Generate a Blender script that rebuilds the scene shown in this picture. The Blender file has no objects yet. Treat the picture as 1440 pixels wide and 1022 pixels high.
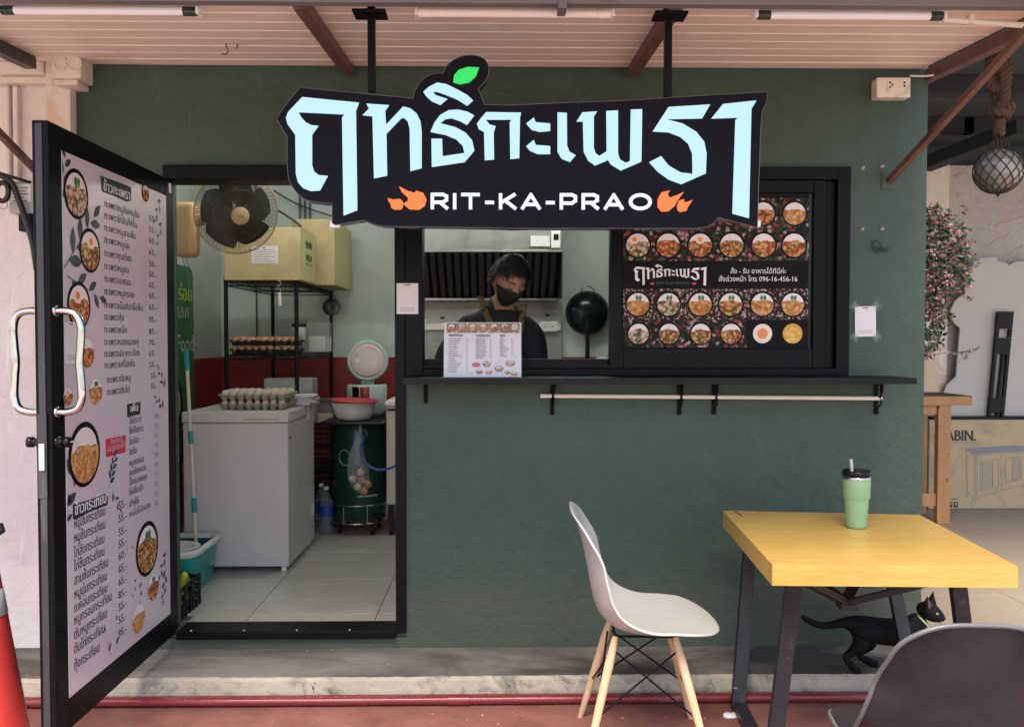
import bpy, math, random
import numpy as np
from mathutils import Vector, Matrix, Euler
from mathutils.geometry import delaunay_2d_cdt
PI = math.pi
random.seed(7)
S = bpy.context.scene
COL = S.collection

# ------------------------------------------------------------------ camera, light, exposure
F = 1200.0
CAM = Vector((0.0, -3.8, 1.47))
cam_rot = Euler((math.radians(90 - 1.57), 0, math.radians(-0.95)), 'XYZ')
cd = bpy.data.cameras.new('camera'); cam = bpy.data.objects.new('camera', cd); COL.objects.link(cam)
cam.location = CAM; cam.rotation_euler = cam_rot
cd.sensor_width = 36; cd.lens = F / 1440 * 36; cd.clip_end = 500
S.camera = cam
W = bpy.data.worlds.new("World"); S.world = W; W.use_nodes = True
wn = W.node_tree.nodes; wl_ = W.node_tree.links
sky = wn.new('ShaderNodeTexSky'); sky.sky_type = 'NISHITA'; sky.sun_disc = False
SUN_EL, SUN_AZ = 62, 190          # sun high, behind the camera, a little to the left
sky.sun_elevation = math.radians(SUN_EL); sky.sun_rotation = math.radians(SUN_AZ)
sky.air_density = 1.0; sky.dust_density = 2.0; sky.ozone_density = 1.0
bg = wn['Background']; bg.inputs['Strength'].default_value = 0.13
wl_.new(sky.outputs[0], bg.inputs[0])
sl = bpy.data.lights.new('sun', 'SUN'); sl.energy = 3.0; sl.angle = math.radians(38); sl.color = (1, .90, .78)
so = bpy.data.objects.new('sun', sl); COL.objects.link(so)
sd = Vector((math.sin(math.radians(SUN_AZ)) * math.cos(math.radians(SUN_EL)), math.cos(math.radians(SUN_AZ)) * math.cos(math.radians(SUN_EL)), math.sin(math.radians(SUN_EL))))
so.rotation_euler = (-sd).to_track_quat('-Z', 'Y').to_euler()
S.view_settings.view_transform = 'Standard'; S.view_settings.look = 'None'
S.view_settings.exposure = 1.62; S.view_settings.gamma = 1; S.view_settings.use_curve_mapping = False
S.cycles.max_bounces = 10; S.cycles.diffuse_bounces = 6; S.cycles.transparent_max_bounces = 12

# ------------------------------------------------------------------ measuring the place: a photograph pixel met with a plane
RM = cam_rot.to_matrix()
def ray(px, py): return RM @ Vector(((px - 720) / F, -(py - 511) / F, -1))
def PY(px, py, Y): d = ray(px, py); return CAM + d * ((Y - CAM.y) / d.y)
def PX(px, py, X): d = ray(px, py); return CAM + d * ((X - CAM.x) / d.x)
def PZ(px, py, Z): d = ray(px, py); return CAM + d * ((Z - CAM.z) / d.z)

# ------------------------------------------------------------------ materials
MATS = {}
def nd(nt, t, **k):
    n = nt.nodes.new(t)
    for a, b in k.items(): setattr(n, a, b)
    return n
def mixc(nt, fac, a, b, mode='MIX'):
    m = nd(nt, 'ShaderNodeMix', data_type='RGBA', blend_type=mode)
    for s, v in ((0, fac), (6, a), (7, b)):
        if isinstance(v, bpy.types.NodeSocket): nt.links.new(v, m.inputs[s])
        elif isinstance(v, (int, float)): m.inputs[s].default_value = v
        else: m.inputs[s].default_value = (*v, 1) if len(v) == 3 else v
    return m.outputs[2]
def noise(nt, co, scale, detail=4, rough=.55, dist=0, stretch=None):
    if stretch:
        mp = nd(nt, 'ShaderNodeMapping'); mp.inputs['Scale'].default_value = stretch; nt.links.new(co, mp.inputs[0]); co = mp.outputs[0]
    n = nd(nt, 'ShaderNodeTexNoise'); n.inputs['Scale'].default_value = scale; n.inputs['Detail'].default_value = detail
    n.inputs['Roughness'].default_value = rough; n.inputs['Distortion'].default_value = dist
    nt.links.new(co, n.inputs['Vector']); return n.outputs[0]
def ramp(nt, fac, stops, interp='LINEAR'):
    r = nd(nt, 'ShaderNodeValToRGB'); r.color_ramp.interpolation = interp
    e = r.color_ramp.elements
    while len(e) < len(stops): e.new(.5)
    for el, (p, c) in zip(e, stops):
        el.position = p; el.color = (*c, 1) if not isinstance(c, (int, float)) else (c, c, c, 1)
    nt.links.new(fac, r.inputs[0]); return r.outputs[0]
def mat(name, color, rough=.6, metal=0, var=.12, vs=4, bump=0, bs=60, dirt=None, ds=3, dth=(.5, .7), stretch=None, coat=0, emit=None, es=0, alpha=1, trans=0, ior=1.45, spec=.5, grunge=True):
    """plain painted / cast / woven surface: base colour, slow drift, a fine grain, optional dirt of another colour"""
    if name in MATS: return MATS[name]
    m = bpy.data.materials.new(name); m.use_nodes = True; nt = m.node_tree; b = nt.nodes['Principled BSDF']
    co = nd(nt, 'ShaderNodeTexCoord').outputs['Object']
    c = None
    lo = tuple(v * (1 - var) for v in color); hi = tuple(min(1, v * (1 + var)) for v in color)
    c = mixc(nt, noise(nt, co, vs, 5, .6, .3, stretch), lo, hi)
    if dirt:
        f = ramp(nt, noise(nt, co, ds, 8, .65, .5, stretch), ((dth[0], 0.0), (dth[1], 1.0)))
        c = mixc(nt, f, c, dirt)
    nt.links.new(c, b.inputs['Base Color'])
    if grunge:
        r = nd(nt, 'ShaderNodeMapRange'); r.inputs[3].default_value = max(0.02, rough - .08); r.inputs[4].default_value = min(1, rough + .1)
        nt.links.new(noise(nt, co, vs * 3, 4), r.inputs[0]); nt.links.new(r.outputs[0], b.inputs['Roughness'])
    else: b.inputs['Roughness'].default_value = rough
    b.inputs['Metallic'].default_value = metal
    b.inputs['Specular IOR Level'].default_value = spec
    b.inputs['Coat Weight'].default_value = coat
    b.inputs['Transmission Weight'].default_value = trans; b.inputs['IOR'].default_value = ior
    b.inputs['Alpha'].default_value = alpha
    if emit: b.inputs['Emission Color'].default_value = (*emit, 1); b.inputs['Emission Strength'].default_value = es
    if bump:
        bp = nd(nt, 'ShaderNodeBump'); bp.inputs['Strength'].default_value = 1; bp.inputs['Distance'].default_value = bump
        nt.links.new(noise(nt, co, bs, 6, .6, .2, stretch), bp.inputs['Height']); nt.links.new(bp.outputs[0], b.inputs['Normal'])
    MATS[name] = m; return m
def nodes_of(name): m = MATS[name]; return m.node_tree, m.node_tree.nodes['Principled BSDF'], m.node_tree.nodes['Texture Coordinate'].outputs['Object']

def stucco(name, color, dark, amp=.004, patch=None):
    """hand-trowelled painted plaster: raised trowel ridges, small pimples, faded and scuffed paint"""
    m = bpy.data.materials.new(name); m.use_nodes = True; nt = m.node_tree; b = nt.nodes['Principled BSDF']
    co = nd(nt, 'ShaderNodeTexCoord').outputs['Object']
    c = mixc(nt, noise(nt, co, 1.3, 6, .6, .4), tuple(v * .76 for v in color), tuple(v * 1.22 for v in color))
    c = mixc(nt, ramp(nt, noise(nt, co, 5, 9, .72, 1.6), ((.50, 0.0), (.72, .7))), c, dark)
    c = mixc(nt, ramp(nt, noise(nt, co, 2.3, 9, .75, 2.2, (1.6, 1, .35)), ((.60, 0.0), (.68, .35))), c, tuple(min(1, v * 1.7) for v in color))
    c = mixc(nt, ramp(nt, noise(nt, co, 95, 2, .5, 0), ((.72, 0.0), (.76, .5))), c, tuple(min(1, v * 2.4 + .05) for v in color))
    if name == 'green_plaster':       # splash dirt rising unevenly from the step
        sz = nd(nt, 'ShaderNodeSeparateXYZ'); nt.links.new(co, sz.inputs[0]); ad = nd(nt, 'ShaderNodeMath', operation='MULTIPLY_ADD'); nt.links.new(noise(nt, co, 7, 9, .75, .5), ad.inputs[0]); ad.inputs[1].default_value = -.45; nt.links.new(sz.outputs[2], ad.inputs[2])
        c = mixc(nt, ramp(nt, ad.outputs[0], ((0.0, .6), (.10, 0.0))), c, (.075, .08, .06))
    if patch: c = mixc(nt, ramp(nt, noise(nt, co, 1.9, 6, .6, .6), ((.53, 0.0), (.56, .9))), c, patch)
    nt.links.new(c, b.inputs['Base Color'])
    b.inputs['Roughness'].default_value = .55; b.inputs['Specular IOR Level'].default_value = .35
    r1 = nd(nt, 'ShaderNodeTexNoise', noise_type='RIDGED_MULTIFRACTAL'); r1.inputs['Scale'].default_value = 4.2; r1.inputs['Detail'].default_value = 3; r1.inputs['Distortion'].default_value = .9
    mp = nd(nt, 'ShaderNodeMapping'); mp.inputs['Rotation'].default_value = (0, .6, 0); mp.inputs['Scale'].default_value = (.8, 1, 1.7); nt.links.new(co, mp.inputs[0]); nt.links.new(mp.outputs[0], r1.inputs['Vector'])
    rr = ramp(nt, r1.outputs[0], ((.66, 0.0), (1.0, 1.0)))
    a = nd(nt, 'ShaderNodeMath', operation='MULTIPLY_ADD'); nt.links.new(rr, a.inputs[0]); a.inputs[1].default_value = 1.3
    nz = nd(nt, 'ShaderNodeMath', operation='MULTIPLY'); nt.links.new(noise(nt, co, 22, 7, .62, .4), nz.inputs[0]); nz.inputs[1].default_value = .7; nt.links.new(nz.outputs[0], a.inputs[2])
    bp = nd(nt, 'ShaderNodeBump'); bp.inputs['Distance'].default_value = amp; nt.links.new(a.outputs[0], bp.inputs['Height']); nt.links.new(bp.outputs[0], b.inputs['Normal'])
    MATS[name] = m; return m
def wood(name, a, bcol, scale=3, stretch=(1, 12, 12), rough=.45, bump=.0006, knots=True, coat=.1):
    m = bpy.data.materials.new(name); m.use_nodes = True; nt = m.node_tree; b = nt.nodes['Principled BSDF']
    co = nd(nt, 'ShaderNodeTexCoord').outputs['Object']
    n1 = noise(nt, co, scale, 6, .6, .8, stretch)
    c = mixc(nt, ramp(nt, n1, ((.3, 0.0), (.7, 1.0))), a, bcol)
    c = mixc(nt, ramp(nt, noise(nt, co, scale * 7, 3, .5, 0, stretch), ((.35, .45), (.7, 0.0))), c, tuple(v * .72 for v in a))
    c = mixc(nt, ramp(nt, noise(nt, co, 3.1, 7, .7, 1.0), ((.52, 0.0), (.8, .45))), c, tuple(v * .6 for v in a))
    if knots: c = mixc(nt, ramp(nt, noise(nt, co, 13, 1, .4, .2), ((.735, 0.0), (.76, .8))), c, tuple(v * .25 for v in a))
    nt.links.new(c, b.inputs['Base Color']); b.inputs['Roughness'].default_value = rough; b.inputs['Coat Weight'].default_value = coat
    bp = nd(nt, 'ShaderNodeBump'); bp.inputs['Distance'].default_value = bump; nt.links.new(noise(nt, co, scale * 6, 4, .6, 0, stretch), bp.inputs['Height']); nt.links.new(bp.outputs[0], b.inputs['Normal'])
    MATS[name] = m; return m
def speck(name, base, cols, scale, rough=.5, jitter=1.0):
    """printed photograph of food: small pieces of several colours"""
    m = bpy.data.materials.new(name); m.use_nodes = True; nt = m.node_tree; b = nt.nodes['Principled BSDF']
    co = nd(nt, 'ShaderNodeTexCoord').outputs['Object']
    v = nd(nt, 'ShaderNodeTexVoronoi'); v.inputs['Scale'].default_value = scale; nt.links.new(co, v.inputs['Vector'])
    sx = nd(nt, 'ShaderNodeSeparateColor'); nt.links.new(v.outputs['Color'], sx.inputs[0])
    k = len(cols)
    c = ramp(nt, sx.outputs[0], [(i / k, cc) for i, cc in enumerate(cols)], 'CONSTANT')
    sh = ramp(nt, v.outputs['Distance'], ((.15, 0.0), (.8, .5)))
    c = mixc(nt, sh, c, base)
    nt.links.new(c, b.inputs['Base Color']); b.inputs['Roughness'].default_value = rough; b.inputs['Specular IOR Level'].default_value = .12
    MATS[name] = m; return m

# palette
stucco('green_plaster', (.045, .075, .053), (.036, .049, .038), .010)
stucco('white_plaster', (.72, .64, .60), (.56, .49, .45), .010)
stucco('cream_plaster', (.70, .60, .52), (.60, .47, .36), .008, (.64, .47, .33))
stucco('back_plaster', (.46, .41, .37), (.34, .30, .27), .02)
mat('inner_paint', (.58, .64, .58), .5, var=.06, vs=2, bump=.0015, bs=12, dirt=(.36, .40, .36), ds=4, dth=(.55, .9))
mat('red_band', (.27, .028, .022), .4, var=.15, vs=3, bump=.001, bs=15)
mat('inner_ceiling', (.35, .36, .34), .8)
mat('black_metal', (.005, .005, .006), .36, 0, var=.3, vs=9, bump=.0003, bs=150, spec=.12, dirt=(.013, .012, .013), ds=14, dth=(.62, .8))
mat('black_edge', (.045, .042, .046), .38, .3, var=.4, vs=14, bump=.001, bs=70, dirt=(.16, .15, .14), ds=20, dth=(.55, .8), stretch=(1, 1, .15))
mat('black_gloss', (.006, .006, .007), .14, var=.2, spec=.3)
mat('black_plastic', (.009, .009, .010), .4, var=.2, spec=.2)
mat('sign_face', (.006, .005, .009), .45, var=.15, vs=3, spec=.10)
mat('brown_steel', (.15, .075, .058), .5, .0, var=.25, vs=12, bump=.0006, bs=90, dirt=(.06, .028, .022), ds=10)
mat('beam_steel', (.17, .16, .175), .5, .1, var=.25, vs=6, bump=.0006, bs=60, dirt=(.03, .022, .02), ds=9, dth=(.66, .72), stretch=(.3, 1, 1))
mat('soffit_paint', (.86, .75, .66), .42, var=.07, vs=2, dirt=(.78, .61, .51), ds=5, dth=(.5, .95), stretch=(.3, 1, 1), bump=.0004, bs=30)
mat('soffit_gap', (.50, .38, .32), .8)
mat('lamp_white', (.78, .76, .74), .35, var=.04)
mat('lamp_cream', (.80, .72, .66), .4, var=.05)
mat('tube_glass', (.82, .82, .84), .12, var=.02)
mat('tube_cap', (.018, .04, .033), .3)
mat('plug_white', (.72, .66, .54), .4, var=.05, dirt=(.45, .38, .28), ds=15)
mat('slab_top', (.24, .215, .18), .75, var=.4, vs=3, bump=.006, bs=25, dirt=(.08, .07, .058), ds=2.6, dth=(.38, .60), stretch=(.45, 1, 1))
mat('slab_lip', (.38, .33, .255), .8, var=.35, vs=5, bump=.008, bs=30, dirt=(.13, .115, .09), ds=9, dth=(.50, .66))
mat('red_floor', (.23, .095, .072), .6, var=.3, vs=5, bump=.003, bs=28, dirt=(.15, .05, .04), ds=3, dth=(.42, .7))
mat('pale_concrete', (.48, .44, .40), .9, var=.2, bump=.004, bs=80)  # unseen concrete road, made pale to bounce light onto the canopy boards
mat('red_pipe', (.17, .020, .024), .26, var=.2, vs=8, dirt=(.30, .10, .08), ds=11, dth=(.6, .72), stretch=(.2, 1, 1))
mat('floor_tile', (.46, .43, .36), .22, var=.08, vs=3, dirt=(.33, .305, .255), ds=4, dth=(.45, .9), bump=.0003, bs=8)
mat('grout', (.12, .11, .095), .9)
mat('yard_tile', (.25, .205, .155), .4, var=.12, vs=3, dirt=(.22, .18, .145), ds=2.4, dth=(.45, .8), stretch=(.4, 1, 1), bump=.0006, bs=30)
mat('poster_paper', (.56, .49, .53), .22, var=.02, vs=1.5, coat=.3)
mat('paper', (.66, .61, .62), .5, var=.03)
mat('ink', (.02, .02, .022), .5, var=0)
mat('ink_grey', (.22, .20, .22), .5, var=0)
mat('leaf_ink', (.035, .055, .055), .4, var=.1)
mat('header_ink', (.012, .03, .026), .4, var=.1)
mat('print_white', (.75, .72, .72), .35, var=.02)
mat('print_red', (.52, .03, .055), .4, var=.05)
mat('print_green', (.02, .17, .05), .35, var=.1)
mat('print_lime', (.62, .72, .05), .35, var=.02)
mat('rice', (.70, .63, .60), .4, var=.15, vs=60)
mat('egg_white', (.75, .62, .52), .4, var=.1, vs=40)
mat('yolk', (.70, .22, .05), .3, var=.15, vs=60)
mat('bowl_print', (.007, .0065, .007), .5, var=.2, spec=.1)
speck('food_a', (.12, .03, .012), [(.55, .17, .05), (.38, .09, .03), (.66, .32, .12), (.30, .06, .02), (.60, .40, .20), (.07, .10, .02)], 85)
speck('food_b', (.16, .06, .02), [(.62, .33, .12), (.50, .22, .07), (.70, .45, .20), (.58, .30, .10), (.42, .14, .04)], 70)
speck('food_c', (.08, .03, .015), [(.45, .22, .08), (.09, .14, .025), (.62, .42, .24), (.36, .12, .04), (.25, .05, .02), (.55, .30, .08)], 95)
speck('food_d', (.10, .04, .02), [(.60, .45, .35), (.45, .20, .10), (.08, .13, .03), (.66, .52, .42)], 75)
speck('omelette', (.60, .30, .05), [(.72, .45, .12), (.75, .50, .16), (.62, .33, .06)], 60)
speck('tile_print', (.012, .010, .010), [(.012, .010, .010), (.03, .06, .015), (.02, .012, .012), (.30, .05, .05), (.012, .01, .01), (.42, .30, .28), (.02, .035, .012), (.05, .02, .015)], 70)
speck('tile_print_b', (.014, .011, .010), [(.02, .012, .012), (.10, .02, .02), (.016, .014, .014), (.45, .36, .33), (.03, .02, .02), (.35, .22, .20), (.02, .02, .02)], 120)
mat('sign_light', (.10, .16, .18), .3, var=0, emit=(.53, .82, .97), es=.285)
mat('sign_white', (.15, .16, .2), .3, var=0, emit=(.80, .88, 1.0), es=.32)
mat('sign_green', (.01, .15, .04), .3, var=0, emit=(.02, .80, .12), es=.27)
mat('sign_orange', (.20, .05, .01), .3, var=0, emit=(1.0, .17, .02), es=.36)
mat('chrome', (.50, .485, .47), .14, 1, var=.05)
mat('steel', (.42, .41, .40), .35, .9, var=.12, vs=3, dirt=(.30, .28, .26), ds=5, stretch=(1, 1, .3))
mat('hood_panel', (.36, .35, .33), .45, .3, var=.15, vs=3, dirt=(.24, .23, .21), ds=3.5)
mat('dark_grease', (.09, .088, .092), .3, .6, var=.3, vs=8)
mat('table_paint', (.66, .36, .075), .35, var=.1)
wood('yellow_wood', (.50, .295, .060), (.60, .385, .105), 2.2, (1, 14, 14), .38, .0004, False)
wood('pale_wood', (.52, .34, .19), (.66, .47, .28), 5, (9, 9, 1), .5, .0004, False)
wood('orange_wood', (.38, .17, .06), (.50, .25, .10), 4, (8, 8, 1), .5, .0004)
mat('chair_shell', (.43, .415, .38), .42, var=.05, vs=3, dirt=(.33, .32, .30), ds=6, dth=(.45, .9), stretch=(.4, 1, 1))
mat('chair_dark', (.0115, .010, .0125), .42, var=.3, vs=6, dirt=(.027, .023, .026), ds=3.2, dth=(.42, .8), bump=.0003, bs=200, spec=.35)
mat('rim_grey', (.09, .088, .09), .35)
mat('table_leg', (.020, .018, .022), .42, .1, var=.25, vs=10, bump=.0003, bs=90, dirt=(.075, .068, .07), ds=16, dth=(.6, .8))
mat('tumbler_green', (.22, .36, .20), .35, var=.03)
mat('cone_orange', (.50, .045, .035), .38, var=.08, vs=4, dirt=(.42, .03, .03), ds=6)
mat('cone_band', (.50, .50, .50), .3, var=.06)
mat('fridge', (.55, .51, .48), .38, var=.03, dirt=(.44, .40, .36), ds=3, dth=(.5, 1))
mat('fridge_side', (.30, .32, .31), .25, .2, var=.08)
mat('cardboard', (.46, .36, .19), .75, var=.07, dirt=(.36, .28, .14), ds=4)
mat('cardboard_pale', (.58, .54, .26), .7, var=.05)
mat('carton_grey', (.50, .37, .21), .8, var=.1, vs=3, bump=.001, bs=20, dirt=(.30, .25, .18), ds=3)
mat('fan_beige', (.50, .32, .16), .4, var=.1)
mat('fan_wire', (.12, .10, .07), .35, .4, var=.2)
mat('fan_blade', (.012, .014, .014), .25, var=.1)
mat('hub_beige', (.66, .50, .27), .35, var=.04)
mat('teal', (.015, .25, .22), .35, var=.08)
mat('teal_white', (.62, .60, .55), .4, var=.04)
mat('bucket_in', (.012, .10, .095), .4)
mat('barrel_green', (.010, .045, .035), .22, var=.2, vs=4)
mat('cooker_grey', (.46, .53, .50), .3, var=.04)
mat('cooker_pink', (.66, .55, .52), .3, var=.03)
mat('cooker_red', (.25, .01, .02), .2)
mat('colander', (.62, .60, .56), .35, var=.03)
mat('colander_red', (.55, .07, .08), .35)
mat('clear_plastic', (.75, .78, .80), .12, var=0, alpha=.20)
mat('acrylic', (.8, .85, .85), .08, var=0, alpha=.07)
mat('bag_plastic', (.80, .83, .85), .18, var=.1, vs=30, alpha=.13, bump=.01, bs=22)
mat('water_bottle', (.35, .42, .47), .08, var=.1, alpha=.25, bump=.002, bs=60)
mat('blue_label', (.02, .07, .30), .4)
mat('hose_blue', (.05, .08, .26), .3)
mat('brown_egg', (.44, .20, .10), .45, var=.2, vs=9)
mat('pale_egg', (.55, .42, .32), .5, var=.2, vs=9)
mat('pulp', (.26, .24, .16), .9, var=.15, vs=20)
mat('black_tray', (.016, .015, .015), .4)
mat('cream_metal', (.60, .54, .42), .4, var=.08)
mat('rope', (.085, .042, .026), .9, var=.35, vs=40, bump=.003, bs=120)
mat('net', (.05, .033, .024), .9, var=.3, vs=40)
mat('float_glass', (.24, .215, .17), .08, var=.1, coat=.5)
mat('board_white', (.50, .45, .40), .6, var=.06, vs=2, dirt=(.48, .44, .40), ds=4)
mat('dark_ceiling', (.055, .065, .07), .8, var=.3)
mat('dark_beam', (.02, .022, .024), .7)
mat('straw', (.42, .42, .33), .3, var=.03)
mat('chip', (.30, .27, .23), .8, var=.4, vs=60)
mat('leaf_green', (.045, .085, .03), .5, var=.4, vs=8)
mat('leaf_dark', (.018, .035, .018), .5, var=.4, vs=8)
mat('bract', (.24, .125, .125), .55, var=.3, vs=12)
mat('bract_b', (.15, .06, .065), .55, var=.3, vs=12)
mat('skin', (.36, .185, .115), .5, var=.06, vs=12)
mat('hair', (.006, .0055, .006), .6, var=.3, vs=60)
mat('shirt', (.012, .014, .018), .8, var=.2, vs=12, bump=.004, bs=9)
mat('mask', (.013, .014, .016), .8, var=.1, bump=.002, bs=14)
mat('strap', (.16, .12, .055), .8, var=.1)
mat('trousers', (.03, .035, .05), .8)
mat('eye_dark', (.008, .006, .006), .3)
mat('brow', (.03, .02, .016), .6)
mat('cat_fur', (.005, .005, .005), .6, var=.4, vs=40, bump=.005, bs=130, spec=.18)
mat('cat_skin', (.10, .055, .05), .6)
mat('cat_eye', (.30, .26, .12), .1)
mat('collar', (.45, .58, .22), .5)
mat('tape', (.45, .52, .45), .10, var=.1, alpha=.14)
mat('bolt', (.40, .40, .38), .35, .9)
mat('yellow_cloth', (.50, .55, .04), .7)
mat('meter_box', (.42, .41, .36), .4, var=.08)
mat('cable', (.02, .02, .022), .5)
mat('white_cable', (.72, .70, .66), .4)
mat('rod_white', (.72, .66, .56), .4, var=.04)
mat('shelf_dark', (.011, .0095, .009), .5, spec=.2, var=.3, vs=5, dirt=(.07, .06, .05), ds=12, dth=(.6, .8), stretch=(.3, 1, 1))
mat('wok', (.012, .022, .019), .2, .3, var=.3, vs=20, dirt=(.03, .05, .045), ds=12)
mat('blue_plastic', (.03, .06, .2), .4)
mat('face_print', (.62, .42, .33), .5, var=.05)
m = mat('window_glass', (.9, .95, .92), .03, var=0, alpha=.12, grunge=False)

# ------------------------------------------------------------------ geometry
def basis(n, up=Vector((0, 0, 1))):
    n = Vector(n).normalized()
    if abs(n.dot(up)) > .98: up = Vector((0, 1, 0))
    x = up.cross(n).normalized(); return x, n.cross(x), n
class MB:
    def __init__(s): s.v = []; s.f = []; s.m = []; s.s = []
    def add(s, vs, fs, m=None, smooth=False):
        o = len(s.v); s.v += [tuple(v) for v in vs]
        for f in fs: s.f.append(tuple(i + o for i in f)); s.m.append(m); s.s.append(smooth)
        return s
    def box(s, a, b, m=None, M=None):
        x0, y0, z0 = a; x1, y1, z1 = b
        x0, x1 = min(x0, x1), max(x0, x1); y0, y1 = min(y0, y1), max(y0, y1); z0, z1 = min(z0, z1), max(z0, z1)
        vs = [Vector(p) for p in ((x0, y0, z0), (x1, y0, z0), (x1, y1, z0), (x0, y1, z0), (x0, y0, z1), (x1, y0, z1), (x1, y1, z1), (x0, y1, z1))]
        if M: vs = [M @ v for v in vs]
        return s.add(vs, [(0, 3, 2, 1), (4, 5, 6, 7), (0, 1, 5, 4), (1, 2, 6, 5), (2, 3, 7, 6), (3, 0, 4, 7)], m)
    def bar(s, p, q, w, h, m=None, up=(0, 0, 1)):
        p, q = Vector(p), Vector(q); x, y, n = basis(q - p, Vector(up)); vs = []
        for c in (p, q):
            for a, b in ((-1, -1), (1, -1), (1, 1), (-1, 1)): vs.append(c + x * a * w / 2 + y * b * h / 2)
        return s.add(vs, [(0, 3, 2, 1), (4, 5, 6, 7), (0, 1, 5, 4), (1, 2, 6, 5), (2, 3, 7, 6), (3, 0, 4, 7)], m)
    def tube(s, pts, r, n=8, m=None, cap=True, closed=False):
        pts = [Vector(p) for p in pts]; k = len(pts)
        rs = r if isinstance(r, (list, tuple)) else [r] * k
        vs = []; px = None
        for i, p in enumerate(pts):
            if closed: t = pts[(i + 1) % k] - pts[i - 1]
            else: t = pts[min(i + 1, k - 1)] - pts[max(i - 1, 0)]
            if t.length < 1e-9: t = Vector((0, 0, 1))
            t.normalize()
            if px is None: px = basis(t)[0]
            px = (px - t * px.dot(t)).normalized(); py = t.cross(px)
            for j in range(n): a = 2 * PI * j / n; vs.append(p + (px * math.cos(a) + py * math.sin(a)) * rs[i])
        fs = []
        for i in range(k if closed else k - 1):
            for j in range(n):
                a, b = i * n, ((i + 1) % k) * n; fs.append((a + j, a + (j + 1) % n, b + (j + 1) % n, b + j))
        s.add(vs, fs, m, True)
        if cap and not closed: s.add(vs[:n], [tuple(range(n - 1, -1, -1))], m); s.add(vs[-n:], [tuple(range(n))], m)
        return s
    def lathe(s, prof, n=32, m=None, c=(0, 0, 0), axis=(0, 0, 1), smooth=True):
        x, y, z = basis(axis); c = Vector(c); vs = []
        for r, h in prof:
            for j in range(n): a = 2 * PI * j / n; vs.append(c + x * r * math.cos(a) + y * r * math.sin(a) + z * h)
        fs = [(i * n + j, i * n + (j + 1) % n, (i + 1) * n + (j + 1) % n, (i + 1) * n + j) for i in range(len(prof) - 1) for j in range(n)]
        return s.add(vs, fs, m, smooth)
    def disc(s, c, u, v, r, m=None, n=28, rv=None, a0=0, a1=2 * PI):
        rv = rv or r; c, u, v = Vector(c), Vector(u), Vector(v)
        k = n if a1 - a0 > 6.28 else n + 1
        vs = [c + u * r * math.cos(a0 + (a1 - a0) * j / n) + v * rv * math.sin(a0 + (a1 - a0) * j / n) for j in range(k)]
        return s.add(vs, [tuple(range(k))], m)
    def quad(s, c, u, v, w, h, m=None):
        c, u, v = Vector(c), Vector(u), Vector(v)
        return s.add([c, c + u * w, c + u * w + v * h, c + v * h], [(0, 1, 2, 3)], m)
    def poly(s, pts, depth=None, m=None, rim=None, holes=()):
        """flat outline (3D points in order) filled; with depth also a back and side walls"""
        pts = [Vector(p) for p in pts]; n = len(pts)
        nr = sum(((pts[i] - pts[0]).cross(pts[(i + 1) % n] - pts[0]) for i in range(1, n)), Vector())
        x, y, z = basis(nr); o = pts[0]
        p2 = [Vector(((p - o).dot(x), (p - o).dot(y))) for p in pts]
        res = delaunay_2d_cdt(p2, [], [list(range(n))], 1, 1e-6)
        v3 = [o + x * v.x + y * v.y for v in res[0]]; s.add(v3, [tuple(f) for f in res[2]], m)
        if depth is not None:
            d = Vector(depth); s.add([v + d for v in v3], [tuple(reversed(f)) for f in res[2]], m)
            s.add(pts + [p + d for p in pts], [(i, (i + 1) % n, n + (i + 1) % n, n + i) for i in range(n)], rim or m)
        return s
    def blob(s, c, r, m=None, nu=12, nv=8, jit=0, R=None):
        r = (r, r, r) if isinstance(r, (int, float)) else r; vs = []
        for i in range(nv + 1):
            t = PI * i / nv
            for j in range(nu):
                a = 2 * PI * j / nu; k = 1 + (random.uniform(-jit, jit) if 0 < i < nv else 0)
                p = Vector((r[0] * math.sin(t) * math.cos(a) * k, r[1] * math.sin(t) * math.sin(a) * k, r[2] * math.cos(t) * k))
                vs.append(Vector(c) + (R @ p if R else p))
        fs = [(i * nu + j, i * nu + (j + 1) % nu, (i + 1) * nu + (j + 1) % nu, (i + 1) * nu + j) for i in range(nv) for j in range(nu)]
        return s.add(vs, fs, m, True)
    def build(s, name, parent=None, mat='black_metal', bevel=0, seg=2, at=None, kind=None, subsurf=0, fixn=True, solid=0):
        off = WL.get(parent, Vector()) if parent else Vector(at or (0, 0, 0))
        me = bpy.data.meshes.new(name)
        me.from_pydata([(x - off.x, y - off.y, z - off.z) for x, y, z in s.v], [], s.f)
        names = []
        idx = []
        for k in s.m:
            k = k or mat
            if k not in names: names.append(k)
            idx.append(names.index(k))
        for k in names or [mat]: me.materials.append(MATS[k])
        if s.f:
            me.polygons.foreach_set('material_index', idx); me.polygons.foreach_set('use_smooth', s.s)
        me.validate(); me.update()
        o = bpy.data.objects.new(name, me); COL.objects.link(o)
        if name in ('printed_text', 'leaf_print', 'printed_marks', 'worn_print'): kind = kind or 'stuff'
        if parent: o.parent = parent; WL[o] = off
        else: o.location = off; WL[o] = off
        if kind: o['kind'] = kind
        if bevel:
            b = o.modifiers.new('bevel', 'BEVEL'); b.width = bevel; b.segments = seg; b.limit_method = 'ANGLE'; b.angle_limit = .6
            try: b.harden_normals = False
            except Exception: pass
        if solid:
            d = o.modifiers.new('solid', 'SOLIDIFY'); d.thickness = solid; d.offset = 0
        if subsurf:
            d = o.modifiers.new('sub', 'SUBSURF'); d.levels = subsurf; d.render_levels = subsurf
        return o
WL = {}
def tag(o, label, cat, group=None):
    o['label'] = label; o['category'] = cat
    if group: o['group'] = group
    return o
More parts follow.
